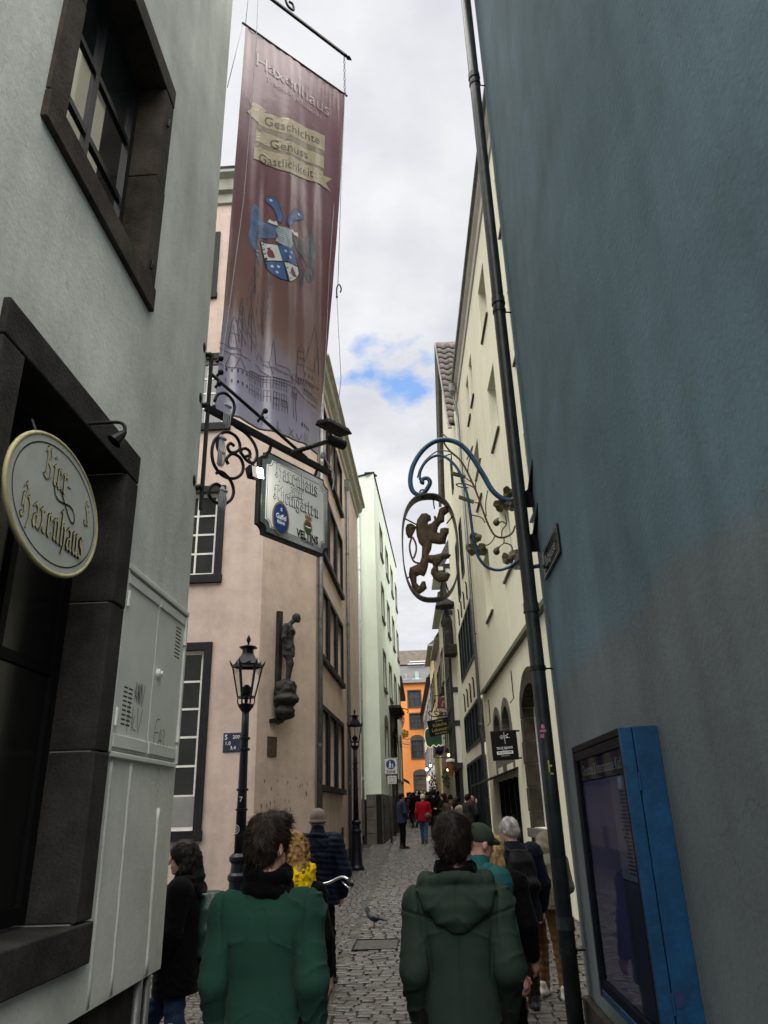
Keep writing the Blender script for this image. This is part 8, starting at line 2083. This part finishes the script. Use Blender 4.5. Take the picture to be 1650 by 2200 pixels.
# the crowd in front of the orange house
crowd = [(-0.95, 46, 1.72, M_COATB, H_BLACK, 'short', 'in black coat at the left edge of the crowd'), (-0.62, 48, 1.66, M_DRED, H_BROWN, 'long', 'in dark red coat in the crowd'), (-0.30, 47, 1.78, M_COATB, H_BROWN, 'short', 'tall and black coated in the crowd'), (0.05, 50, 1.70, M_DGREY, H_BLOND, 'long', 'with blonde hair in the crowd'), (0.30, 46.5, 1.74, M_NAVYJ, H_BLACK, 'short', 'in navy jacket in the crowd'), (0.60, 45, 1.80, M_COATB, H_BLACK, 'cap', 'in black cap and coat in the crowd'), (-0.80, 52, 1.70, M_WOOL, H_BROWN, 'short', 'with a pale backpack and red coat in the crowd'), (-0.45, 55, 1.75, M_DRED, H_GREY, 'crop', 'grey haired in dark red jacket in the crowd'), (0.1, 57, 1.68, M_BLAZ, H_BROWN2, 'long', 'in slate blue coat deep in the crowd'), (0.45, 54, 1.77, M_COATB, H_BROWN, 'short', 'brown haired in black coat deep in the crowd'), (-1.05, 58, 1.72, M_BRNC, H_BLACK, 'beanie', 'in brown coat and knit hat deep in the crowd'), (-0.1, 62, 1.70, M_TEAL, H_BLACK, 'short', 'in teal jacket deep in the crowd'), (0.7, 40, 1.76, M_COATB, H_BROWN, 'short', 'in black jacket before the snack signs'), (0.95, 37, 1.66, M_DGREY, H_BROWN, 'long', 'with long brown hair in charcoal coat before the snack signs'), (-0.55, 42, 1.74, M_COATB, H_BROWN, 'short', 'black coated in front of the mint house end'), (0.15, 43, 1.70, M_DGREY, H_BLACK, 'beanie', 'in charcoal coat and knit hat before the crowd'), (0.42, 39, 1.72, M_NAVYJ, H_BROWN, 'short', 'in navy jacket between black coats'), (-0.2, 52.5, 1.76, M_COATB, H_BLOND, 'short', 'fair haired in black coat in the crowd'), (0.65, 49, 1.72, M_DRED, H_BLACK, 'long', 'dark haired in wine red coat in the crowd'), (-0.75, 44.5, 1.62, M_BRNC, H_BROWN, 'long', 'short and brown coated by the mint house end'), (0.2, 60, 1.74, M_COATB, H_BLACK, 'short', 'black coated far back in the crowd'), (-0.65, 62, 1.7, M_NAVYJ, H_BLACK, 'cap', 'in cap and navy jacket far back in the crowd')]
for i, (x, y, h, tm_, hm_, st_, lab) in enumerate(crowd):
    hp = (st_, hm_ if st_ not in ('cap', 'beanie') else MATS['cloth_black_knit'])
    simple('person ' + lab, x, y, h, R((-20, 10, 30, 5, -10, 160)[i % 6]), tm_, (M_TBLACK, M_JEANS, M_DGREY)[i % 3], hp, 0.7, pose=(walkA, walkB, None)[i % 3], cell=0.022, shoes=(M_SHOEB, M_SHOEW)[i % 2])
# ---- pigeon
S = SDF((-0.2, -0.12, -0.02), (0.24, 0.12, 0.32), 0.006)
S.ell((0.0, 0, 0.13), (0.095, 0.055, 0.058), 0.02, M=rotm(0, 0, R(14))); S.chain([(-0.07, 0, 0.16), (-0.10, 0, 0.215), (-0.105, 0, 0.25)], [0.042, 0.03, 0.026], 0.02); S.cap((-0.12, 0, 0.25), (-0.15, 0, 0.243), 0.01, 0.004, 0.006)
S.cap((0.07, 0, 0.115), (0.20, 0, 0.09), 0.035, 0.02, 0.02, sq=(1, 1, 1.8)); S.cap((0.0, 0.05, 0.135), (0.14, 0.03, 0.11), 0.028, 0.01, 0.015, sq=(1, 1.6, 1)); S.cap((0.0, -0.05, 0.135), (0.14, -0.03, 0.11), 0.028, 0.01, 0.015, sq=(1, 1.6, 1))
pg = sdf_obj('pigeon', S, mat('pigeon_feathers', (0.022, 0.024, 0.03), 0.55, var=0.5, scale=14), None)
pg.location = gz(-0.82, 12.15); pg.rotation_euler.z = R(-18); tag(pg, 'dark grey pigeon walking across the cobbles', 'pigeon')
for q in (-0.022, 0.022):
    m_ = MB(); m_.tube([(0.0, q, 0.09), (0.01, q, 0.008)], 0.006, 6); m_.tube([(0.01, q, 0.008), (-0.04, q, 0.006)], 0.005, 5); m_.tube([(0.01, q, 0.008), (-0.03, q + 0.02, 0.006)], 0.004, 5); m_.tube([(0.01, q, 0.008), (-0.03, q - 0.02, 0.006)], 0.004, 5)
    o = m_.build('leg', mat('pigeon_leg', (0.25, 0.06, 0.05), 0.6, var=0.1, scale=20)); o.parent = pg
# ================================================================== statues
M_STAT = mat('dark_statue_stone', (0.013, 0.012, 0.010), 0.8, var=0.4, scale=6, bump=0.5, bscale=50)
st = thing('corner_statue', 'weathered stone figure with bowed head on a carved console at the salmon corner', 'statue', F2.pt(0.62, 3.55))
m_ = MB(); F2.box(m_, 0.46, 0.58, 3.95, 6.02, 0.002, 0.10); m_.build('back_slab', M_BASALT, st, bevel=0.01)
m_ = MB(); F2.box(m_, 0.34, 0.60, 3.60, 3.68, 0.0, 0.16); m_.build('iron_support', M_IRON, st)
S = SDF((-0.45, -0.5, -1.1), (0.5, 0.6, 1.6), 0.015)
for q, dy in ((-1, 0.0), (1, 0.03)):
    S.chain([(q * 0.085, dy, 0.72), (q * 0.07, dy + 0.05, 0.40), (q * 0.06, dy, 0.03)], [0.10, 0.075, 0.05], 0.04); S.cap((q * 0.07, dy, 0.0), (q * 0.08, dy + 0.14, -0.03), 0.05, 0.04, 0.02)
S.loft([(0.60, 0, 0.02, 0.17, 0.14), (0.78, 0, 0.03, 0.165, 0.14), (0.95, 0, 0.02, 0.145, 0.115), (1.15, 0, 0.02, 0.18, 0.135), (1.28, 0, 0.0, 0.17, 0.12), (1.36, 0, 0.0, 0.08, 0.08)], 0.04, 2.2)
S.ell((-0.08, 0.12, 1.17), (0.09, 0.05, 0.07), 0.03); S.ell((0.08, 0.12, 1.17), (0.09, 0.05, 0.07), 0.03)
for q in (-1, 1): S.chain([(q * 0.19, -0.02, 1.27), (q * 0.225, -0.06, 1.0), (q * 0.15, 0.0, 0.78), (q * 0.10, 0.10, 0.68)], [0.068, 0.055, 0.045, 0.045], 0.03)
S.cap((0, 0.02, 1.33), (0, 0.15, 1.45), 0.06, 0.052, 0.03); Mh = rotm(0, R(-32))
S.ell((0, 0.19, 1.51), (0.078, 0.10, 0.105), 0.03, M=Mh); S.cap((0, 0.28, 1.50), (0, 0.295, 1.46), 0.012, 0.016, 0.015); S.ell((0, 0.235, 1.42), (0.05, 0.05, 0.045), 0.03)
S.disp(lambda X, Y, Z: 0.012 * np.sin(34 * X + 22 * Z) * np.exp(-((Z - 0.72) / 0.14) ** 2) + 0.004 * np.sin(50 * Z + 30 * X) * np.sin(40 * Y))
th_ = math.atan2(F2.n.y, F2.n.x) - math.pi / 2
ob = sdf_obj('figure', S, M_STAT, st, lambda P: P * 0.94)
p_ = Vector(F2.pt(0.60, 4.44, 0.24)) - Vector(st.location); ob.location = p_; ob.rotation_euler.z = th_ + R(38)
S = SDF((-0.5, -0.4, -0.9), (0.5, 0.5, 0.15), 0.016)
S.ell((0, 0.0, -0.14), (0.24, 0.24, 0.20), 0.05); S.ell((0.0, 0.03, -0.36), (0.27, 0.27, 0.14), 0.05); S.ell((0, 0.0, -0.62), (0.21, 0.22, 0.17), 0.04); S.cap((0, -0.1, -0.70), (0, -0.2, -0.82), 0.12, 0.06, 0.05)
S.disp(lambda X, Y, Z: 0.010 * np.sin(34 * Z + 3 * vn(X * 6, Y * 6, Z * 6)) + 0.016 * vn(X * 14, Y * 14, Z * 14) + 0.008 * vn(X * 30, Y * 30, Z * 30))
ob = sdf_obj('console', S, M_STAT, st); ob.location = Vector(F2.pt(0.60, 4.45, 0.20)) - Vector(st.location); ob.rotation_euler.z = th_
ms = thing('wall_madonna', 'dark draped figure under a small canopy at the edge of the half timbered house', 'statue', RW.pt(RU(29.6), 7.3))
S = SDF((-0.35, -0.3, -0.1), (0.35, 0.35, 1.6), 0.03)
S.loft([(0, 0, 0, 0.22, 0.18), (0.6, 0, 0, 0.19, 0.16), (1.0, 0, 0, 0.22, 0.16), (1.2, 0, 0, 0.10, 0.1)], 0.03); S.ell((0, 0.03, 1.36), (0.10, 0.11, 0.13), 0.03); S.cap((0.15, 0.05, 1.0), (0.05, 0.2, 0.85), 0.08, 0.07, 0.03); S.ell((0.1, 0.2, 1.0), (0.09, 0.09, 0.16), 0.03)
S.disp(lambda X, Y, Z: 0.02 * np.sin(30 * X + 10 * Z))
ob = sdf_obj('figure', S, M_STAT, ms); ob.location = Vector(RW.pt(RU(29.6), 7.95, 0.28)) - Vector(ms.location); ob.rotation_euler.z = R(90)
m_ = MB(); RW.box(m_, RU(29.25), RU(29.95), 7.55, 7.95, 0.0, 0.5); m_.build('plinth', M_BASALT, ms, bevel=0.04)
m_ = MB(); q = RW.pt(RU(29.6), 9.55, 0.3); m_.lathe([(0.5, 0), (0.45, 0.1), (0.08, 0.35)], 8, q); m_.build('canopy', M_FRAME, ms)
# ================================================================== signs farther up the lane
def yface(mb, vf, x0, y, z0, sx=1.0, sz=1.0, tilt=0.0):
    c, s_ = math.cos(tilt), math.sin(tilt)
    decal(mb, vf, lambda x, yy: (x0 + (x * sx) * c - (yy * sz) * s_, y, z0 + (x * sx) * s_ + (yy * sz) * c)); return mb
def board(name, par, x0, z0, w, h, y, t, m, tilt=0.0, bevel=0.008, poly=None):
    c, s_ = math.cos(tilt), math.sin(tilt)
    P = poly or [(-w / 2, -h / 2), (w / 2, -h / 2), (w / 2, h / 2), (-w / 2, h / 2)]
    f = lambda x, z, yy: (x0 + x * c - z * s_, yy, z0 + x * s_ + z * c)
    n = len(P); mb = MB(); mb.add([f(x, z, y) for x, z in P] + [f(x, z, y + t) for x, z in P], [tuple(range(n)), tuple(reversed(range(n, 2 * n)))] + [(i, n + i, n + (i + 1) % n, (i + 1) % n) for i in range(n)])
    return mb.build(name, m, par, bevel=bevel)
OV = lambda a, b, n=28: [(a * math.cos(2 * math.pi * k / n), b * math.sin(2 * math.pi * k / n)) for k in range(n)]
M_GREYL = mat('grey_letters', (0.35, 0.35, 0.35), 0.5, var=0.05, scale=9)
# coffee sign
cs = thing('coffee_sign', 'square black projecting coffee shop sign with white lettering on the cream house', 'sign', (1.69, 15.8, 2.7))
board('panel', cs, 1.69, 2.995, 0.53, 0.58, 15.8, 0.06, M_BLACK, R(1.5))
for body, dz, sz, m in (('TRUE BEANS', -0.055, 0.062, M_WPAINT), ('SPECIALTY COFFEE', -0.143, 0.045, M_BLACK), ('TAKE & SHOP', -0.205, 0.032, M_GREYL), ('ROASTERS', -0.095, 0.022, M_GREYL)):
    m_ = MB(); yface(m_, text2d(body, sz, 'CENTER', 0.001), 1.685, 15.797 - (0.002 if m is M_BLACK else 0), 2.995 + dz, 0.95 if len(body) < 16 else 0.72, 1.0, R(3)); m_.build('lettering', m, cs)
m_ = MB(); yface(m_, ([(-0.165, -0.032), (0.165, -0.032), (0.165, 0.032), (-0.165, 0.032)], [(0, 1, 2, 3)]), 1.685, 15.7965, 2.852, 1, 1, R(3)); m_.build('label_strip', M_WPAINT, cs)
for q, w in (([(0, -0.07), (0, 0.16)], 0.008), ([(0, 0.045), (0.11, 0.05)], 0.008)):
    m_ = MB(); yface(m_, ribbon(q, w), 1.70, 15.797, 3.09, 1, 1, R(3)); m_.build('emblem', M_WPAINT, cs)
m_ = MB(); yface(m_, ribbon(OV(0.035, 0.035, 18), 0.006, True), 1.645, 15.797, 3.155); m_.build('emblem', M_WPAINT, cs)
for dx, dz in ((0.03, 0.09), (0.065, 0.115), (0.05, 0.065), (-0.055, 0.065)):
    m_ = MB(); yface(m_, ([(x, y) for x, y in OV(0.018, 0.009, 10)], [tuple(range(10))]), 1.70 + dx, 15.797, 3.09 + dz, 1, 1, R(35)); m_.build('emblem', M_WPAINT, cs)
m_ = MB(); m_.bar((1.90, 15.83, 3.27), (2.02, 15.83, 3.27), 0.03, 0.03); m_.build('bracket', M_IRON, cs)
m_ = MB(); m_.bar((1.90, 15.83, 2.74), (2.02, 15.83, 2.74), 0.03, 0.03); m_.build('bracket', M_IRON, cs)
# restaurant board in black with gold letters
ks = thing('black_gold_sign', 'black projecting board with gold gothic lettering over the crowd', 'sign', (0.82, 33.0, 4.8))
board('panel', ks, 0.82, 5.15, 1.02, 0.68, 33.0, 0.08, M_BLACK, R(9))
for body, dz, sz in (('Kölsche', 0.09, 0.2), ('Lebensart', -0.10, 0.2), ('Em Winkel', 0.25, 0.08), ('Essen Auf Kölsch', -0.25, 0.08)):
    m_ = MB(); yface(m_, text2d(body, sz, 'CENTER', 0.003), 0.82 - math.sin(R(9)) * dz, 32.996, 5.15 + dz, 0.95, 1.0, R(9)); m_.build('lettering', mat('sign_gold_letters', (0.3, 0.24, 0.06), 0.5, var=0.1, scale=9), ks)
m_ = MB(); m_.tube(smooth_path([(1.55, 33.05, 5.65), (1.1, 33.05, 5.62), (0.55, 33.05, 5.6), (0.35, 33.05, 5.75), (0.5, 33.05, 5.85)], 4), 0.025, 6); m_.build('bracket', M_IRON, ks, smooth=True)
m_ = MB(); m_.tube(smooth_path([(1.5, 33.05, 5.6), (1.1, 33.05, 5.9), (0.8, 33.05, 6.0), (0.7, 33.05, 5.85), (0.85, 33.05, 5.75)], 4), 0.02, 6); m_.build('scroll', M_IRON, ks, smooth=True)
# red oval sign
rs_ = thing('red_oval_sign', 'dark red oval hanging sign with pale peak and wrought iron scrolls', 'sign', (1.2, 38.0, 6.2))
board('panel', rs_, 1.2, 6.70, 0, 0, 38.0, 0.06, mat('oval_red', (0.16, 0.02, 0.035), 0.5, var=0.2, scale=5), 0, 0.01, OV(0.33, 0.40))
m_ = MB(); yface(m_, ([(-0.28, -0.14), (0.28, -0.14), (0.2, -0.27), (0, -0.34), (-0.2, -0.27)], [(0, 1, 2, 3, 4)][:1]), 1.2, 37.996, 6.68); m_.build('emblem', mat('oval_pale', (0.45, 0.35, 0.33), 0.5, var=0.1, scale=9), rs_)
m_ = MB(); yface(m_, ribbon([(-0.12, -0.15), (-0.06, 0.12), (0.0, 0.18), (0.06, 0.12), (0.12, -0.15)], 0.05), 1.2, 37.993, 6.72); m_.build('emblem', MATS['oval_pale'], rs_)
m_ = MB(); m_.bar((0.75, 38.05, 7.18), (1.65, 38.05, 7.18), 0.03, 0.04); m_.build('arm', M_IRON, rs_)
m_ = MB(); m_.lathe([(0.16, 7.18), (0.14, 7.35), (0.06, 7.5), (0.1, 7.58), (0.02, 7.66)], 8, (1.2, 38.05, 0)); m_.build('crown', M_IRON, rs_)
m_ = MB(); m_.tube(smooth_path([(1.6, 38.05, 6.2), (1.2, 38.05, 6.18), (0.8, 38.05, 6.25), (0.7, 38.05, 6.4), (0.82, 38.05, 6.42)], 4), 0.025, 6); m_.build('scroll', M_IRON, rs_, smooth=True)
ts = thing('rose_hanging_sign', 'small brown and rose hanging board below the red oval sign', 'sign', (1.2, 37.8, 5.7))
board('panel', ts, 1.22, 5.93, 0.75, 0.42, 37.8, 0.05, mat('rose_board', (0.3, 0.2, 0.18), 0.5, var=0.4, scale=7), R(2))
m_ = MB(); yface(m_, text2d('BRAUHAUS', 0.12, 'CENTER', 0.004), 1.22, 37.795, 5.93); m_.build('lettering', M_WPAINT, ts)
# snack sign
ns = thing('snack_sign', 'square white projecting sign with black arched lettering and brown spit picture', 'sign', (1.40, 40.0, 4.9))
board('panel', ns, 1.40, 5.19, 0.70, 0.60, 40.0, 0.07, M_WPAINT)
for i, ch_ in enumerate('MY DÖNER'):
    a = R(140 - i * 14.5); m_ = MB()
    if ch_ != ' ':
        yface(m_, text2d(ch_, 0.11, 'CENTER', 0.004), 1.40 + 0.30 * math.cos(a), 39.996, 5.14 + 0.22 * math.sin(a), 1, 1, a - R(90)); m_.build('lettering', M_BLACK, ns)
m_ = MB(); yface(m_, ([(-0.1, 0.12), (-0.11, 0.02), (-0.06, -0.2), (0.06, -0.2), (0.11, 0.02), (0.1, 0.12), (0, 0.15)], [(0, 1, 2, 3, 4, 5, 6)]), 1.40, 39.996, 5.12); m_.build('picture', mat('spit_brown', (0.25, 0.08, 0.04), 0.6, var=0.3, scale=14), ns)
m_ = MB(); m_.bar((1.7, 40.03, 5.40), (1.45, 40.03, 5.40), 0.03, 0.03); m_.build('bracket', M_IRON, ns)
bs = thing('blue_barrel_sign', 'dark blue and black barrel shaped sign behind the snack sign', 'sign', (0.95, 42, 4.6))
board('panel', bs, 0.95, 5.05, 0, 0, 42.0, 0.3, mat('barrel_blue', (0.01, 0.05, 0.13), 0.4, var=0.3, scale=5), 0, 0.02, OV(0.25, 0.5))
board('foot', bs, 0.95, 4.72, 0.36, 0.14, 41.98, 0.34, M_BLACK)
m_ = MB(); m_.tube([(0.7, 42.1, 4.45), (1.35, 42.1, 4.45)], 0.02, 6); m_.build('bar', M_IRON, bs)
# neon outlined sign
nn_ = thing('neon_sign', 'green pub sign with a glowing pale yellow neon outline', 'sign', (0.35, 41, 5.0))
NP = [(x * 0.8 + 0.14, z * 0.8) for x, z in [(-0.28, -0.55), (-0.38, -0.2), (-0.40, 0.2), (-0.30, 0.5), (0.0, 0.6), (0.4, 0.6), (0.75, 0.3), (0.8, -0.2), (0.75, -0.45), (0.62, -0.62), (0.5, -0.5), (0.35, -0.66), (0.15, -0.52), (-0.05, -0.68)]]
board('panel', nn_, 0.35, 5.45, 0, 0, 41.0, 0.1, mat('pub_green', (0.02, 0.09, 0.05), 0.5, var=0.3, scale=4), 0, 0.01, NP)
m_ = MB(); m_.tube(smooth_path([(0.35 + x, 40.96, 5.45 + z) for x, z in NP + [NP[0]]], 3), 0.016, 6); m_.build('neon_tube', mat('neon_pale', (1.0, 0.85, 0.5), 0.4, var=0, emit=0.12), nn_, smooth=True)
# pedestrian zone sign
zp = thing('zone_sign', 'pedestrian zone sign on a grey post beside the mint house base', 'road sign', gz(-1.32, 30.6))
m_ = MB(); m_.tube([gz(-1.32, 30.62, -0.05), gz(-1.32, 30.62, 3.1)], 0.035, 8); m_.build('post', M_ZINC, zp, smooth=True)
board('panel', zp, -1.265, 3.47, 0.54, 0.62, 30.56, 0.02, M_WPAINT)
m_ = MB(); yface(m_, ribbon([(-0.255, -0.295), (0.255, -0.295), (0.255, 0.295), (-0.255, 0.295)], 0.02, True), -1.265, 30.5565, 3.47); m_.build('border', M_BLACK, zp)
board('disc', zp, -1.265, 3.535, 0, 0, 30.555, 0.004, mat('road_sign_blue', (0.01, 0.055, 0.24), 0.4, var=0.05, scale=6), 0, 0, OV(0.185, 0.185))
for dx, k in ((-0.03, 1.0), (0.075, 0.62)):
    for q in (([(x * k, y * k + 0.11 * k) for x, y in OV(0.028, 0.03, 12)], [tuple(range(12))]), ([(-0.03 * k, 0.07 * k), (0.03 * k, 0.07 * k), (0.055 * k, -0.03 * k), (0.025 * k, -0.04 * k), (0.03 * k, -0.14 * k), (0.0, -0.14 * k), (-0.005, -0.05 * k), (-0.03 * k, -0.14 * k), (-0.055 * k, -0.14 * k), (-0.04 * k, -0.03 * k)], [(0, 9, 3, 2, 1), (3, 9, 6, 5, 4), (9, 8, 7, 6)])):
        m_ = MB(); yface(m_, q, -1.265 + dx, 30.5535, 3.53 - (0.045 if k < 1 else 0)); m_.build('pictogram', M_WPAINT, zp)
m_ = MB(); yface(m_, text2d('ZONE', 0.13, 'CENTER', 0.003), -1.265, 30.5555, 3.255); m_.build('lettering', M_BLACK, zp)
board('small_panel', zp, -1.235, 2.96, 0.36, 0.30, 30.565, 0.015, M_WPAINT)
for i, body in enumerate(('Lieferverkehr', 'frei 6 - 11 h', 'Anlieger frei')):
    m_ = MB(); yface(m_, text2d(body, 0.06, 'CENTER', 0.001), -1.235, 30.5625, 3.04 - 0.08 * i, 0.9); m_.build('lettering', M_BLACK, zp)
# wall lamps, lit bulbs and shop lights
M_BULB = mat('warm_bulb', (1.0, 0.72, 0.32), 0.4, var=0, emit=0.6)
M_BULBW = mat('cool_bulb', (0.9, 0.95, 1.0), 0.4, var=0, emit=0.6)
def bulb(label, x, y, z, r, m):
    t = thing('lamp_bulb', label, 'lamp', (x, y, z), 'lit bulbs along the shop fronts')
    b_ = MB(); b_.ball((x, y, z), r, 10, 8); b_.build('globe', m, t, smooth=True)
    b_ = MB(); b_.tube([(x, y, z + r), (x, y, z + r + 0.15)], 0.025, 6); b_.build('socket', M_BLACK, t)
for i, (px, py, y, r) in enumerate(((1.23, 0, 36.4, 0.07), (1.30, 0, 36.0, 0.06), (1.16, 0, 36.6, 0.06))):
    bulb(('lit warm bulb high over the garland shop entrance', 'lit warm bulb lowest beside the garland shop entrance', 'lit warm bulb between two others at the garland shop entrance')[i], px, y, (4.2, 3.35, 3.55)[i], r, M_BULB)
bulb('lit white bulb at the corner of the orange door', 0.28, 60, 4.75, 0.12, M_BULBW); bulb('lit white bulb on the white house front', 0.55, 56, 4.8, 0.09, M_BULBW)
bulb('lit warm bulb low on the white house front', 0.35, 58, 3.95, 0.10, M_BULB); bulb('lit warm bulb beside the white house door', 0.42, 57, 4.05, 0.08, M_BULB)
bulb('small red light under the dark house eaves', -1.1, 50.5, 6.6, 0.08, mat('red_bulb', (1.0, 0.06, 0.05), 0.4, var=0, emit=0.6))
# copper lantern on the half-timbered house
cl_ = thing('copper_lantern', 'copper coloured hanging lantern with white cap on the half timbered house', 'lamp', RW.pt(RU(31.0), 3.0, 0.5))
q = RW.pt(RU(30.6), 0, 0.45)
m_ = MB(); m_.lathe([(0.05, 3.0), (0.14, 3.3), (0.17, 3.55)], 6, (q[0], q[1], 0)); m_.build('body', mat('copper_glow', (0.32, 0.13, 0.05), 0.4, 0.3, var=0.3, scale=9), cl_)
m_ = MB(); m_.lathe([(0.22, 3.56), (0.2, 3.64), (0.05, 3.68)], 6, (q[0], q[1], 0)); m_.build('cap', M_WPAINT, cl_)
m_ = MB(); m_.tube([(q[0], q[1], 3.66), (q[0], q[1], 3.85), RW.pt(RU(30.6), 3.85, 0.0)], 0.02, 6); m_.build('bracket', M_IRON, cl_)
# flower baskets and iron sign on the dark house
rr = random.Random(4)
def foliage(name, label, c, rad, n, cols, par=None):
    t = thing(name, label, 'plant', c)
    for j, (m, k) in enumerate(cols):
        b_ = MB()
        for i in range(int(n * k)):
            a, b = rr.uniform(0, 6.28), rr.uniform(-1, 1); r_ = rr.random() ** 0.4
            p = Vector((c[0] + rad[0] * r_ * math.cos(a) * math.sqrt(1 - b * b), c[1] + rad[1] * r_ * math.sin(a) * math.sqrt(1 - b * b), c[2] + rad[2] * r_ * b))
            u = Vector((rr.gauss(0, 1), rr.gauss(0, 1), rr.gauss(0, 1))).normalized() * 0.06; v = u.orthogonal().normalized() * 0.035
            b_.add([p - u, p + v, p + u, p - v], [(0, 1, 2, 3)])
        b_.build('leaves' if j == 0 else 'blossom', m, t, kind='stuff')
    return t
M_LEAFG = mat('leaf_green', (0.04, 0.07, 0.02), 0.6, var=0.3, scale=6); M_YFL = mat('yellow_blossom', (0.6, 0.38, 0.02), 0.6, var=0.2, scale=6); M_RFL = mat('red_blossom', (0.4, 0.02, 0.03), 0.6, var=0.2, scale=6)
foliage('flower_basket', 'hanging basket of yellow blossoms on the dark house front', (-1.2, 50, 6.5), (0.42, 0.5, 0.28), 260, ((M_LEAFG, 0.5), (M_YFL, 1.0)))
foliage('flower_basket', 'trailing red blossoms below the dark house eaves', (-1.4, 52, 7.6), (0.3, 0.6, 0.6), 260, ((M_LEAFG, 0.8), (M_RFL, 0.6)))
is_ = thing('iron_tavern_sign', 'black wrought iron tavern sign with striped arms on the dark house', 'sign', (-1.7, 49, 5.8))
for k in range(4):
    m_ = MB(); z = 5.6 + 0.16 * k; m_.tube(smooth_path([(-1.7, 49, z), (-1.2, 49, z + 0.05), (-0.85, 49, z - 0.03), (-0.8, 49, z + 0.08)], 3), 0.022, 6); m_.build('arm', M_IRON if k % 2 else M_WPAINT, is_, smooth=True)
m_ = MB(); m_.tube(smooth_path([(-1.7, 49, 7.9), (-1.2, 49, 8.0), (-0.8, 49, 7.9), (-0.85, 49, 7.7)], 3), 0.03, 6); m_.build('upper_arm', M_IRON, is_, smooth=True)
# wall bracket light and evergreen garland by the shop
foliage('garland', 'dark evergreen garland round the lit shop entrance', (1.18, 38.6, 3.3), (0.28, 1.6, 0.5), 420, ((M_LEAFG, 1.0),))
foliage('potted_conifer', 'dark conifer standing in front of the white house', (0.62, 50, 3.2), (0.35, 0.35, 1.0), 500, ((mat('conifer_green', (0.015, 0.03, 0.018), 0.7, var=0.3, scale=6), 1.0),))
